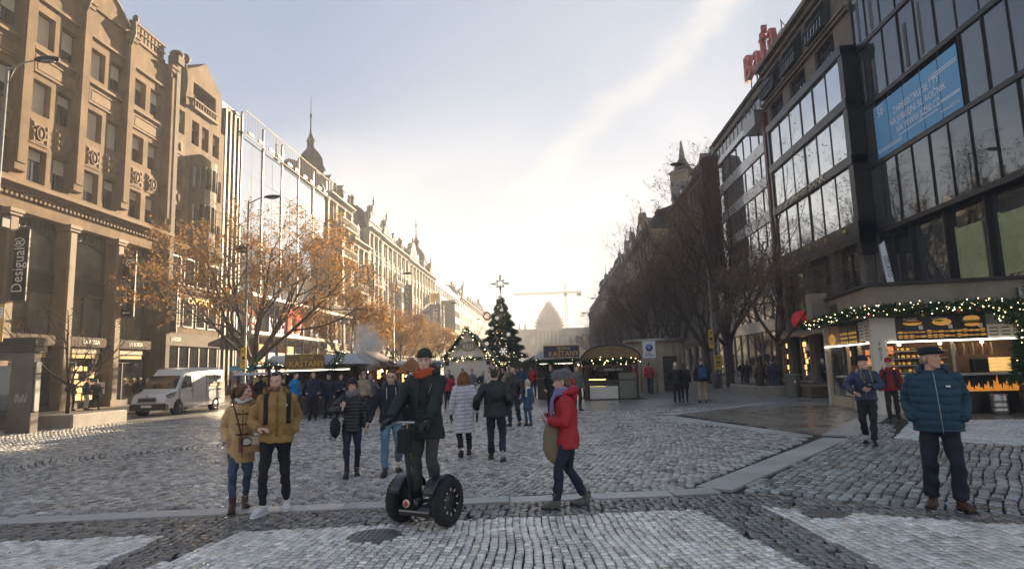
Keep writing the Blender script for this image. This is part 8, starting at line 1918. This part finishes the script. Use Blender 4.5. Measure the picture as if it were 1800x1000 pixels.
# 12 older man in teal puffer
P['bl'] = dict(glove=cloth('teal navy puffer',(.018,.055,.085)), feet=((-.13,.03,-16,0,0),(.13,-.07,26,0,0)), pocket=(True,True), hands=((-.225,-.115,.95),(.225,-.115,.95)), poles=((-.3,1,-.2),(.3,1,-.2)), head=(44,-5,0), gaze=.002, skin=(.52,.30,.22), hair=(.30,.29,.28), hairstyle='grey', bulk=1.22, belly=.03, sleeve=1.0,
 coat=(cloth('teal navy puffer',(.018,.055,.085),.45,bump=.1),'puffer'), pitch=.085, hem=-.10, trousers=(cloth('midnight trousers',(.012,.015,.028)),'wide'), shoes=(SHOE_BR,'shoe'), sole=M_BLACK, hat=('cap',cloth('navy cap',(.012,.014,.026))), hood=cloth('teal navy puffer',(.018,.055,.085)))
person('older man in teal puffer jacket and navy cap looking aside', 4.34, 7.5, -27, 1.80, P['bl'])
# 13 man with camera, 14 woman in red hat
P['cm'] = dict(feet=((-.06,.22,-10,.03,34),(.06,-.16,4,0,0)), hands=((-.20,-.27,1.02),(.08,-.30,1.10)), poles=((-.9,.4,-.4),(.9,.4,-.4)), head=(-40,0,0), skin=(.54,.34,.26), hair=(.03,.02,.015), hairstyle='none', bulk=1.05, coat=(cloth('navy blue jacket',(.014,.032,.075),.55),'parka'), hem=-.05, trousers=(C_BLACK,'straight'), shoes=(SHOE_BK,'shoe'), hat=('beanie',cloth('black knit',(.015,.015,.016))))
person('man in navy blue jacket and black beanie carrying a camera', 6.14, 12.85, -24, 1.74, P['cm'], voxel=.010)
P['rh'] = dict(fem=True, feet=((-.1,-.02,-8,0,0),(.1,.05,8,0,0)), hands=((-.26,-.06,.80),(.26,-.06,.80)), head=(-8,12,0), skin=(.56,.38,.30), hair=(.05,.03,.02), hairstyle='none', bulk=1.12, coat=(cloth('dark red fleece',(.20,.012,.016)),'plain'), hem=-.05, trousers=(C_BLACK,'straight'), shoes=(SHOE_BK,'shoe'), hat=('beanie',cloth('crimson knit',(.34,.015,.03))))
person('smiling woman in crimson hat and dark open vest behind the camera man', 8.72, 16.9, -24, 1.66, P['rh'], voxel=.011)
# ---- farther people: a set of figures, then copies recoloured part by part
FAR = {}
def far(key, **k): FAR[key] = k
base = dict(skin=(.52,.34,.26), trousers=(C_BLACK,'straight'), shoes=(SHOE_BK,'shoe'))
far('stand', **base, coat=(C_NAVY,'parka'), hem=-.08, bulk=1.08, hair=(.04,.03,.02), hairstyle='crop', pocket=(True,True), hands=((-.205,-.10,.95),(.205,-.10,.95)), poles=((-.35,1,-.2),(.35,1,-.2)))
far('arms', **base, coat=(C_NAVY,'parka'), hem=-.08, bulk=1.05, hair=(.06,.045,.03), hairstyle='short', hands=((.08,-.24,1.12),(-.06,-.25,1.08)), poles=((-1,.2,-.6),(1,.2,-.6)), head=(15,4,0))
far('walk', **{**base, 'trousers': (C_DKDENIM,'straight')}, coat=(C_BLACK,'parka'), hem=-.06, hair=(.03,.02,.015), hairstyle='crop', feet=((-.1,-.2,-6,0,0),(.1,.2,6,.03,28)), hands=((-.3,.1,.82),(.3,-.18,.86)))
far('woman', fem=True, **{**base, 'trousers': (C_BLACK,'slim')}, coat=(C_BLACK,'plain'), hem=-.32, flare=1.05, bulk=1.06, hair=(.08,.045,.02), hairstyle='long', feet=((-.09,-.05,-6,0,0),(.09,.08,6,0,6)), hands=((-.25,-.08,.86),(.25,-.05,.82)))
far('hatted', fem=True, **base, coat=(C_NAVY,'puffer'), pitch=.08, hem=-.12, bulk=1.12, hair=(.05,.03,.02), hairstyle='none', hat=('pom',cloth('pale knit',(.5,.45,.46))), scarf=cloth('grey knit',(.17,.16,.165)), hands=((-.18,-.22,1.05),(.2,-.2,1.0)), poles=((-1,.3,-.5),(1,.3,-.5)))
far('beanie', **base, coat=(C_BLACK,'parka'), hem=-.07, bulk=1.1, hair=(.05,.03,.02), hairstyle='none', hat=('beanie',cloth('grey wool',(.10,.10,.105))), hands=((-.27,-.08,.86),(.27,-.08,.86)), feet=((-.12,0,-8,0,0),(.12,0,8,0,0)))
ORIG = {}
for i, k in enumerate(FAR): ORIG[k] = person('far '+k, 0, 0, 0, 1.75, FAR[k], voxel=.0165, near=False)
run_jobs()
PARTC = {}
def recolour(o, names, m):
 for c in o.children:
  if c.name.split('.')[0] in names and len(c.material_slots): c.material_slots[0].link = 'OBJECT'; c.material_slots[0].material = m
_used = set()
def place(key, X, Y, rz, h, label, coat=None, tr=None, hat=None, group='people strolling at the Christmas market', hair=None, z=0):
 src = ORIG[key]
 if key in _used: o = copy_tree(src)
 else: o = src; _used.add(key);
 o.location = (X, Y, z); o.rotation_euler = (0,0,R(rz)); o.scale = (h/1.75,)*3; o['label'] = label; o['group'] = group
 PEND.append((o, coat, tr, hat, hair)); return o
PEND = []
def c_(name, c): return cloth(name, c)
CB = c_('bright blue shell',(.02,.22,.50)); CR = c_('scarlet jacket',(.45,.03,.05)); CG = c_('bottle green coat',(.015,.05,.03)); CW = c_('cream jacket',(.55,.5,.43)); CGR = c_('mid grey coat',(.14,.14,.15)); CBE = c_('beige coat',(.32,.26,.18)); CPI = c_('dusty pink knit',(.38,.22,.25)); CKH = c_('khaki trousers',(.36,.27,.16)); CBN = c_('dark brown coat',(.06,.04,.028)); CMB = c_('mid blue jacket',(.03,.07,.16)); CLG = c_('light grey coat',(.35,.34,.34))
# ---- the crowd
place('stand',-8.85,23.1,12,1.80,'bald man in navy jacket standing before the chestnut stall',C_NAVY,C_BLACK)
place('beanie',-8.5,23.75,-8,1.72,'man in dark navy coat and cap second before the chestnut stall',C_NAVY,C_NAVY,c_('navy cap2',(.02,.025,.04)))
place('arms',-8.15,24.1,20,1.68,'person with folded arms, third before the chestnut stall',C_NAVY,C_NAVY)
place('stand',-9.75,23.6,75,1.78,'man in bright blue jacket in side view at the chestnut stall',CB,C_BLACK,None,)
place('walk',-9.35,24.2,200,1.75,'dark jacketed man facing the chestnut counter',C_BLACK,C_DKDENIM)
place('woman',-8.0,26.2,-30,1.66,'woman in light grey coat beside the steam',CLG,C_BLACK)
place('hatted',-7.25,25.0,170,1.62,'person in rosy hat seen from behind near the steam',CGR,C_NAVY,CPI)
place('beanie',-7.1,23.6,160,1.72,'person in beige coat and pink hat by the warm stall lamps',CBE,CBN,CPI)
place('hatted',-5.95,23.2,200,1.58,'small woman in grey coat and pale pink hat behind the man in glasses',CGR,C_BLACK,CPI)
place('stand',-4.55,21.4,182,1.80,'man in bottle green coat from behind beside the scooter rider',CG,C_NAVY)
place('woman',-5.25,24.5,-10,1.66,'woman in mid blue coat between the stalls',CMB,C_DENIM)
place('arms',-7.85,29.0,175,1.70,'customer in dark brown coat at the copper roofed stall',CBN,C_BLACK)
place('hatted',-6.35,33.5,10,1.62,'woman in dark coat and rosy hat before the white hut',CBN,C_BLACK,CPI)
place('stand',-5.85,36,-20,1.72,'man in brown coat before the white hut',CBN,C_NAVY)
place('beanie',-5.35,38,30,1.74,'man in dark beanie right before the white hut boards',C_BLACK,C_NAVY)
place('woman',-6.8,35.5,170,1.66,'long haired woman in black coat by the hut wall',C_BLACK,C_BLACK)
place('walk',-4.15,33,0,1.74,'grey jacketed man walking beside the hut',CGR,C_DENIM)
place('stand',-2.7,27.5,-25,1.76,'man in cream jacket looking across the market',CW,C_DENIM)
place('hatted',-3.35,31.0,15,1.64,'woman in navy coat with pale hat behind the cream jacket',C_NAVY,C_BLACK)
place('arms',-3.0,37,200,1.72,'person in black coat near the Christmas tree',C_BLACK,C_BLACK)
place('walk',-1.05,36.9,185,1.78,'man in scarlet jacket walking away up the square',CR,C_DENIM)
place('beanie',-1.9,41,180,1.74,'person in mid blue jacket walking up the square',CMB,C_BLACK)
place('woman',-2.5,47,5,1.66,'woman in grey coat far up the square',CGR,C_BLACK)
place('stand',-3.1,52,0,1.76,'dark coated man far by the Christmas tree',C_BLACK,C_NAVY)
place('walk',-1.6,55,180,1.74,'walker in bottle green coat far up the square',CG,C_BLACK)
place('hatted',-.9,46,175,1.62,'woman in light grey coat far up the square',CLG,C_BLACK)
place('beanie',-2.0,62,0,1.75,'distant walker in navy coat',C_NAVY,C_BLACK)
place('woman',-3.4,63,180,1.66,'distant woman in brown coat',CBN,C_BLACK)
place('stand',-.8,66,180,1.75,'distant man in black by the far stall',C_BLACK,C_DENIM)
place('walk',.2,58,0,1.75,'distant walker in mid blue',CMB,C_DENIM)
place('stand',.55,23.2,175,1.74,'customer in scarlet hooded jacket behind the fur hat',CR,C_NAVY)
place('beanie',.95,24.3,30,1.74,'customer in dark grey by the dark blue chestnut stall',CGR,C_BLACK)
place('arms',2.3,33.2,10,1.70,'stall keeper in black inside the domed stall',C_BLACK,C_BLACK)
place('stand',3.3,33.3,-10,1.74,'second keeper in dark brown inside the domed stall',CBN,C_BLACK)
place('woman',4.75,36.6,-30,1.66,'woman in scarlet coat by the right post of the domed stall',CR,C_BLACK)
place('stand',5.7,37.2,160,1.80,'man with scarlet and blue jacket seen before the pale kiosk',CR,C_DENIM)
place('walk',6.45,38.6,190,1.70,'person in dark coat before the pale kiosk door',C_BLACK,C_DENIM)
place('hatted',5.35,27.6,175,1.70,'woman in black with white hat in the trio at the shaded side',C_BLACK,C_BLACK,CW)
place('woman',5.75,27.9,170,1.72,'woman in black coat in the middle of the trio at the shaded side',C_BLACK,C_BLACK)
kh = place('beanie',6.3,27.0,178,1.84,'tall man in dark jacket, khaki trousers and grey beanie seen from behind',C_NAVY,CKH)
place('walk',12.9,42.5,190,1.72,'person bending along the planter by the lit shops',C_BLACK,C_BLACK)
place('woman',14.2,44.8,10,1.66,'woman in long beige coat before the lit shop',CBE,C_BLACK)
place('stand',13.5,45.5,150,1.74,'black coated man in the group before the lit shop',C_BLACK,C_BLACK)
place('arms',14.9,44.6,200,1.72,'brown coated person in the group before the lit shop',CBN,C_BLACK)
place('beanie',14.1,41.5,170,1.75,'dark grey coated man nearest in the group before the lit shop',CGR,C_BLACK)
place('stand',10.35,30.1,150,1.80,'man in navy sweater and blue jeans standing by the litter bin',C_NAVY,C_DENIM)
place('woman',9.95,30.9,190,1.68,'person in dark puffer beside the man at the litter bin',CBN,C_BLACK)
place('hatted',14.6,35.0,30,1.66,'woman in navy near the bench planter',C_NAVY,C_BLACK)
place('stand',15.4,35.5,-20,1.74,'man in dark coat near the bench planter',CBN,C_NAVY)
place('stand',-26.0,32.9,80,1.74,'man in black looking into the shop window',C_BLACK,C_BLACK,z=.12)
place('beanie',-25.4,33.2,150,1.74,'man in dark blue hooded jacket at the shop window',C_NAVY,CW,C_NAVY,z=.12)
place('walk',-24.7,33.0,200,1.72,'person in black walking past the lit shop',C_BLACK,C_BLACK,z=.12)
place('walk',-21.4,31.6,185,1.76,'man in black jacket and pale jeans passing the van nose',C_BLACK,C_LDENIM,z=.12)
place('woman',-21.7,32.8,5,1.66,'woman half hidden behind the van nose',CBN,C_BLACK,z=.12)
place('arms',-14.5,30.0,160,1.70,'customer at the pastry stall in dark red',c_('wine coat',(.18,.02,.03)),C_BLACK)
place('stand',-12.7,27.0,170,1.74,'customer at the pastry stall in black',C_BLACK,C_BLACK)
place('walk',-6.1,27.5,20,1.74,'man in mid grey coat walking out from the stalls',CGR,C_DENIM)
place('woman',-5.6,29.5,-15,1.64,'woman in light grey coat by the white roofed stall',CLG,C_DENIM)
place('hatted',-4.7,28.4,190,1.60,'child sized figure in scarlet by the stalls',CR,C_NAVY,CW)
place('arms',-7.1,31.0,150,1.72,'man in mid blue jacket at the lit stall',CMB,C_BLACK)
place('beanie',-6.6,30.2,200,1.76,'man in cream jacket and grey cap at the lit stall',CW,C_NAVY)
place('woman',-3.9,40,10,1.66,'woman in scarlet coat beside the hut corner',CR,C_BLACK)
place('stand',-3.3,43,-15,1.75,'man in beige coat beyond the hut corner',CBE,C_BLACK)
place('hatted',-2.3,33.5,5,1.62,'woman in beige coat with pale hat in mid square',CBE,C_NAVY)
place('walk',-1.7,30,190,1.77,'man in navy walking up behind the child',C_NAVY,C_DENIM)
for i,(x,y) in enumerate(((-4.6,60),(-3.9,70),(-2.6,74),(-.2,72),(.9,80),(1.9,70),(-1.4,84),(-3.1,90),(.2,94),(2.4,96),(3.4,75),(4.6,64))):
 place(list(ORIG)[i%6],x,y,(i*73)%360,1.64+.02*(i%6),'one of the tiny dark figures strolling far up the square',(C_BLACK,C_NAVY,CBN,CGR)[i%4],C_BLACK,group='tiny figures far up the square')
for o, coat, tr, hat, hair in PEND:
 if coat: recolour(o, ('coat','hood'), coat)
 if tr: recolour(o, ('trousers',), tr)
 if hat: recolour(o, ('hat',), hat)
# backpack for the tall man
def backpack(label, X, Y, rz, z, m, s=1.0):
 t = thing('backpack', label, 'backpack', (X,Y,z), R(rz)); mb = MB(); mb.bbox(-.16*s,.0,.0,.16*s,.17*s,.46*s,.06); mb.build('main_pouch', m, t); mb = MB(); mb.bbox(-.12*s,.171*s,.03,.12*s,.23*s,.24*s,.03); mb.build('front_pouch', m, t)
 mb = MB(); [mb.tube([(sx*.1*s,.02,.44*s),(sx*.13*s,-.06*s,.46*s),(sx*.15*s,-.3*s,.40*s),(sx*.16*s,-.32*s,.15*s),(sx*.15*s,-.05*s,.05*s)],(.028*s,.010) if False else .016*s,6) for sx in (-1,1)]; mb.build('strap', m, t); return t
backpack('blue backpack on the tall man in khaki trousers',6.3-.0,27.0-.17,178,1.02,CMB)
# ---- details on the near people
def at_person(S_, v):
 g = S_['_geo']; t = g['t']; M = Matrix.Translation(t.location) @ Matrix.Rotation(t.rotation_euler[2],4,'Z'); return M @ (Vector(v)*g['s'])
s = P['tan']
for z in (1.30,1.16,1.02):
 a = front_spot(s,-.05,z); b = front_spot(s,.07,z); mb = MB(); mb.tube([a+Vector((0,-.012,0)),b+Vector((0,-.012,0))],.006,6); mb.tube([a+Vector((-.02,-.016,.01)),a+Vector((.03,-.016,-.002))],.010,7); mb.tube([b+Vector((-.03,-.016,.002)),b+Vector((.02,-.016,.01))],.010,7); mb.build('toggle', SHOE_BR, s['_geo']['t'])
front_line(s, .01, .72, 1.36, 14, cloth('dark seam',(.16,.085,.03)), .004, 'front_seam')
s = P['mus']; t_ = s['_geo']['t']
front_line(s, .0, .92, 1.44, 14, cloth('mustard placket',(.27,.155,.035)), .014, 'zip_placket', w=.005)
for z in (1.36,1.24,1.12,1.0): a = front_spot(s,.0,z); mb = MB(); mb.ell(tuple(a+Vector((0,-.008,0))),(.010,.006,.010),8,5); mb.build('button', SHOE_BR, t_)
for x in (-.12,.12): a = front_spot(s,x,.99); mb = MB(); mb.bbox(a.x-.07,a.y-.008,a.z-.05,a.x+.07,a.y+.01,a.z+.02,.01); mb.build('pocket_flap', cloth('mustard placket',(.27,.155,.035)), t_)
a = front_spot(s,.11,1.30); mb = MB(); mb.box(a.x-.008,a.y-.008,a.z-.012,a.x+.008,a.y-.003,a.z+.012); mb.build('chest_badge', M_WHITE, t_)
bp = thing('backpack','black backpack worn by the bearded man in mustard, its straps showing','backpack',t_.location,t_.rotation_euler[2]); g = s['_geo']; mb = MB(); mb.bbox(-.15,.15,1.0,.15,.30,1.42,.05); mb.build('main_pouch', C_BLACK, bp)
for sx in (-1,1):
 o, V = s['_coat'][0]; pts = []
 for z in np.linspace(1.08,1.43,10):
  q = (np.abs(V[:,0]-sx*.135) < .03) & (np.abs(V[:,2]-z) < .025);
  if q.any(): pts.append((sx*.135, V[q][:,1].min()-.008, z))
 pts += [(sx*.13,-.02,1.475),(sx*.12,.10,1.46),(sx*.11,.16,1.40)]; mb = MB(); mb.tube(pts,[(.026,.007)]*len(pts),6,(1,0,0)); mb.build('strap', C_BLACK, bp)
# handbag of the woman in tan
hb = thing('handbag','tan, cream and dark brown handbag worn across the camel coat','handbag',P['tan']['_geo']['t'].location,P['tan']['_geo']['t'].rotation_euler[2]); mb = MB(); mb.bbox(.0,-.30,.735,.26,-.20,.93,.02); mb.build('bag_body', cloth('tan leather',(.36,.19,.08),.5), hb)
mb = MB(); mb.bbox(.02,-.315,.83,.24,-.301,.925,.005); mb.build('cream_flap', cloth('cream leather',(.6,.52,.42),.5), hb); mb = MB(); mb.bbox(-.03,-.31,.74,.015,-.19,.94,.01); mb.build('side_gusset', cloth('red brown leather',(.16,.045,.03),.5), hb)
mb = MB(); mb.tube([(.06+.06*math.cos(q*.5),-.318,.87+.05*math.sin(q*.5)) for q in range(13)],.008,5); mb.build('strap_ring', M_METAL_DK, hb); mb = MB(); mb.tube([(.0,-.22,.93),(-.04,-.19,1.1),(-.09,-.165,1.28),(-.12,-.08,1.38),(-.11,.05,1.36)],(.010),6); mb.build('strap', SHOE_BR, hb)
# shoulder bag of the woman in black
g = P['bw']['_geo']; sb = thing('shoulder_bag','soft black shoulder bag of the woman with the grey scarf','shoulder bag',g['t'].location,g['t'].rotation_euler[2]); mb = MB(); mb.ell((-.27,-.02,.80),(.09,.14,.17),14,9); mb.build('bag_body', C_BLACK, sb); mb = MB(); mb.tube([(-.27,-.08,.92),(-.22,-.12,1.1),(-.15,-.10,1.29),(-.13,.02,1.33),(-.2,.1,1.1),(-.27,.05,.92)],.010,6); mb.tube([(-.30,-.1,.72),(-.34,-.08,.62),(-.28,.0,.60),(-.22,.04,.68)],.009,6); mb.build('strap', C_BLACK, sb)
s = P['mj']; front_line(s, .0, .93, 1.40, 12, M_METAL_DK, .006, 'zip');
for x in (-.075,.075): front_line(s, x, 1.22, 1.42, 6, M_WHITE, .004, 'drawstring')
for x in (-.13,.12): front_line(s, (x,x*1.05), 1.0, 1.10, 4, M_METAL_GR, .003, 'pocket_zip')
gg = s['_geo']; HMs_ = gg['SC'] @ gg['HM']; mb = MB()
for sx in (-1,1): mb.tube([tuple(HMs_ @ Vector((sx*.033+.022*math.cos(q*.5236),-.098,.012+.016*math.sin(q*.5236)))) for q in range(12)],.0028,5,None,None,False,True,True); mb.tube([tuple(HMs_ @ Vector((sx*.055,-.096,.016))),tuple(HMs_ @ Vector((sx*.082,-.0,.012)))],.0028,5)
mb.tube([tuple(HMs_ @ Vector((-.011,-.101,.016))),tuple(HMs_ @ Vector((.011,-.101,.016)))],.0028,5); gl = tag(mb.build('eyeglasses', M_BLACK), 'thin dark glasses on the man in pale jeans', 'glasses'); gl.location = gg['t'].location; gl.rotation_euler = gg['t'].rotation_euler
# rider's coat
s = P['sg']; t_ = s['_geo']['t']
front_line(s, .0, .80, 1.40, 14, M_METAL_DK, .008, 'zip'); front_line(s, (.13,.155), 1.22, 1.34, 4, M_METAL_GR, .005, 'sleeve_zip')
for x in (-.11,.11):
 a = front_spot(s,x,1.0); mb = MB(); mb.bbox(a.x-.07,a.y-.012,a.z-.10,a.x+.07,a.y+.012,a.z+.06,.012); mb.build('patch_pocket', cloth('green black flap',(.011,.016,.014)), t_)
 a = front_spot(s,x,1.28); mb = MB(); mb.bbox(a.x-.06,a.y-.010,a.z-.05,a.x+.06,a.y+.012,a.z+.02,.01); mb.build('chest_pocket', cloth('green black flap',(.011,.016,.014)), t_)
# teal puffer: zip and badges
s = P['bl']; t_ = s['_geo']['t']; front_line(s, (.03,.0), .80, 1.46, 18, mat('pale zip',(.40,.40,.38),.4,metal=.4,var=0), .0035, 'zip')
a = front_spot(s,.12,1.30); mb = MB(); mb.bbox(a.x-.022,a.y-.010,a.z-.010,a.x+.022,a.y+.004,a.z+.010,.003); mb.build('chest_badge', M_WHITE, t_)
mb = MB(); e_ = s['_geo']['elb'][0]*s['_geo']['s'];
for k in range(3): mb.box(e_.x-.085,e_.y-.04,e_.z+.03+k*.04,e_.x-.075,e_.y-.01,e_.z+.05+k*.04)
mb.build('sleeve_badge', M_WHITE, t_)['kind'] = 'stuff'
s = P['ww']; front_line(s, 0, .55, 1.40, 12, cloth('lavender seam',(.5,.46,.54)), .004, 'back_seam', 1)
s = P['rd']; front_line(s, 0, .82, 1.38, 12, cloth('dark red seam',(.22,.008,.014)), .006, 'zip')
pp = thing('folded_paper','folded white paper held against the red jacket','paper',at_person(P['rd'],(0,-.315,1.16)),R(-84)); mb = MB(); M_ = Matrix.Rotation(R(25),4,'X') @ Matrix.Rotation(R(18),4,'Y'); mb.box(-.11,-.004,-.07,.11,.0,.07,0,M_); mb.box(-.10,-.012,-.065,.10,-.006,.06,0,M_); mb.build('sheet', M_WHITE, pp)
mb = MB(); [mb.box(-.08,-.0135,-.04+.022*k,.07,-.0125,-.032+.022*k,0,M_) for k in range(4)]; mb.build('text_line', M_METAL_GR, pp)
tb = thing('cloth_bag','khaki cloth tote bag hanging in front of the red jacket woman','tote bag',P['rd']['_geo']['t'].location,R(-84)); mb = MB(); mb.tube([(.05,-.20,.97),(.05,-.215,.86),(.05,-.22,.70),(.05,-.20,.60),(.05,-.15,.50)],[(.085,.03),(.10,.04),(.105,.04),(.075,.03),(.02,.015)],14,(0,1,0)); md_ = mb.build('bag_body', cloth('khaki canvas',(.21,.165,.10),bscale=90), tb)
mb = MB(); mb.tube([(.06,-.26,.95),(.09,-.22,1.05),(.10,-.15,1.12)],.008,5); mb.tube([(-.06,-.26,.95),(-.05,-.27,1.06),(-.05,-.26,1.12)],.008,5); mb.build('strap', cloth('khaki canvas',(.21,.165,.10)), tb)
g = P['cm']['_geo']; cmr = thing('camera_in_hand','black camera with large lens held by the man in navy','camera',at_person(P['cm'],(.06,-.34,1.16)),R(-24)); mb = MB(); mb.bbox(-.07,-.03,-.05,.07,.03,.05,.012); mb.bbox(-.03,-.03,.05,.03,.02,.075,.008); mb.build('camera_body', M_BLACK, cmr); mb = MB(); mb.tube([(0,-.03,0),(0,-.11,0)],[.042,.045],16); mb.build('lens', M_METAL_DK, cmr); mb = MB(); mb.tube([(0,-.111,0),(0,-.114,0)],[.034,.034],14); mb.build('front_glass', M_GLASS, cmr)
mb = MB(); mb.tube([(-.07,0,.04),(-.12,.06,.18),(-.1,.18,.33)],.006,5); mb.tube([(.07,0,.04),(.05,.08,.2),(.02,.2,.33)],.006,5); mb.build('neck_strap', mat('strap yellow',(.35,.3,.05),.6), cmr)
s = P['cm']; front_line(s, .0, .93, 1.40, 10, mat('strap yellow',(.35,.3,.05)), .004, 'zip')
s = P['rh'];
mb = MB(); gg = s['_geo']
for sx in (-1,1): front_line(s, (sx*.13,sx*.10), .95, 1.40, 9, C_BLACK, .055, 'open_vest', lift=-.004, w=.016)
# child's hat ears
g = P['ch']['_geo']; H_ = g['SC'] @ g['HM']; mb = MB()
for sx in (-1,1): mb.tube([tuple(H_ @ Vector((sx*.08,.0,.15))),tuple(H_ @ Vector((sx*.10,.0,.215)))],[.045,.008],8)
mb.build('hat_ear', cloth('white fleece',(.68,.66,.62)), g['t'])['kind'] = 'stuff'
mb = MB();
for sx in (-1,1): mb.ell(tuple(H_ @ Vector((sx*.045,-.125,.10))),(.018,.012,.014),8,5)
mb.build('hat_face', M_BLACK, g['t'])['kind'] = 'stuff'
# ---- the two-wheeled scooter
def scooter():
 t = thing('standing_scooter','black two-wheeled standing scooter ridden by the man with orange scarf','scooter',(SEG[0],SEG[1],0),R(SEG[2])); rub = mat('tyre rubber',(.018,.018,.018)); bl = mat('scooter black shell',(.016,.017,.018),.3,var=.15,coat=.3)
 for sx in (-1,1):
  mb = MB(); mb._lathe([(.15,-.055),(.215,-.058),(.245,-.05),(.258,-.025),(.26,0),(.258,.025),(.245,.05),(.215,.058),(.15,.055),(.15,-.055)],40,0,0,None,True,False); mb.xform(Matrix.Translation((sx*.305,0,.26)) @ Matrix.Rotation(sx*HALF,4,'Y')); w = mb.build('wheel', rub, t)
  mb = MB()
  for k in range(36):
   a = k*math.pi/18; M_ = Matrix.Translation((sx*.305,0,.26)) @ Matrix.Rotation(a,4,'X'); mb.box(-.045,-.008,.255,.045,.008,.2595,0,M_)
  mb.build('tread', rub, w)['kind'] = 'stuff'
  mb = MB(); mb._lathe([(.02,.035),(.06,.045),(.065,.035),(.20,.030),(.215,.045),(.215,-.04),(.02,-.04)],36,0,0,None,True); mb.xform(Matrix.Translation((sx*.305,0,.26)) @ Matrix.Rotation(sx*HALF,4,'Y')); mb.build('rim', bl, w)
  mb = MB()
  for k in range(10):
   a = k*math.pi/5; M_ = Matrix.Translation((sx*(.305+.0405),0,.26)) @ Matrix.Rotation(a,4,'X'); mb.box(-.003,-.006,.115,.003,.006,.185,0,M_)
  mb.build('rim_mark', M_WHITE, w)['kind'] = 'stuff'
  mb = MB(); pts = []
  for k in range(9): a = R(20+k*17.5); pts.append((sx*.225,-.285*math.cos(a),.26+.285*math.sin(a)))
  mb.tube(pts,[(.075,.010)]*9,8,(1,0,0)); mb.build('fender', bl, t)
  mb = MB(); mb.bbox(sx*.055,-.15,.215,sx*.215,.17,.232,.004); mb.build('foot_mat', rub, t)
 mb = MB(); mb.bbox(-.235,-.20,.12,.235,.20,.214,.03); mb.build('platform', bl, t)
 mb = MB(); mb.box(-.2,-.215,.165,.2,-.201,.18); mb.build('silver_strip', M_STEEL, t)
 mb = MB(); mb.cyl(0,-.15,.20,.30,.055,.045,14); mb.build('column_base', bl, t)
 mb = MB(); mb.tube([(-.05,-.17,.24),(-.06,-.21,.6),(-.06,-.29,1.02),(-.05,-.31,1.10)],[.032,.028,.026,.026],12); mb.build('steering_column', bl, t)
 mb = MB(); mb.bbox(-.14,-.34,.80,.04,-.245,1.06,.03); mb.xform(Matrix.Rotation(R(0),4,'X')); mb.build('handlebar_bag', C_BLACK, t)
 mb = MB(); mb.tube([(-.30,-.34,1.10),(-.18,-.325,1.13),(.10,-.325,1.13),(.22,-.33,1.10)],.014,10); mb.build('handlebar', M_STEEL, t)
 for a,b in (((-.32,-.345,1.095),(-.2,-.33,1.125)),((.12,-.325,1.125),(.25,-.335,1.09))): mb = MB(); mb.tube([a,b],.019,10); mb.build('grip', rub, t)
 mb = MB(); mb.tube([(-.07,-.235,.26),(-.07,-.255,.26)],[.042,.042],18); r_ = mb.build('round_badge', M_CREAM_P, t); mb = MB(); mb.tube([(-.07,-.2555,.26),(-.07,-.259,.26)],[.030,.030],16); mb.build('badge_centre', mat('orange badge',(.55,.08,.03),.5), r_)
scooter()
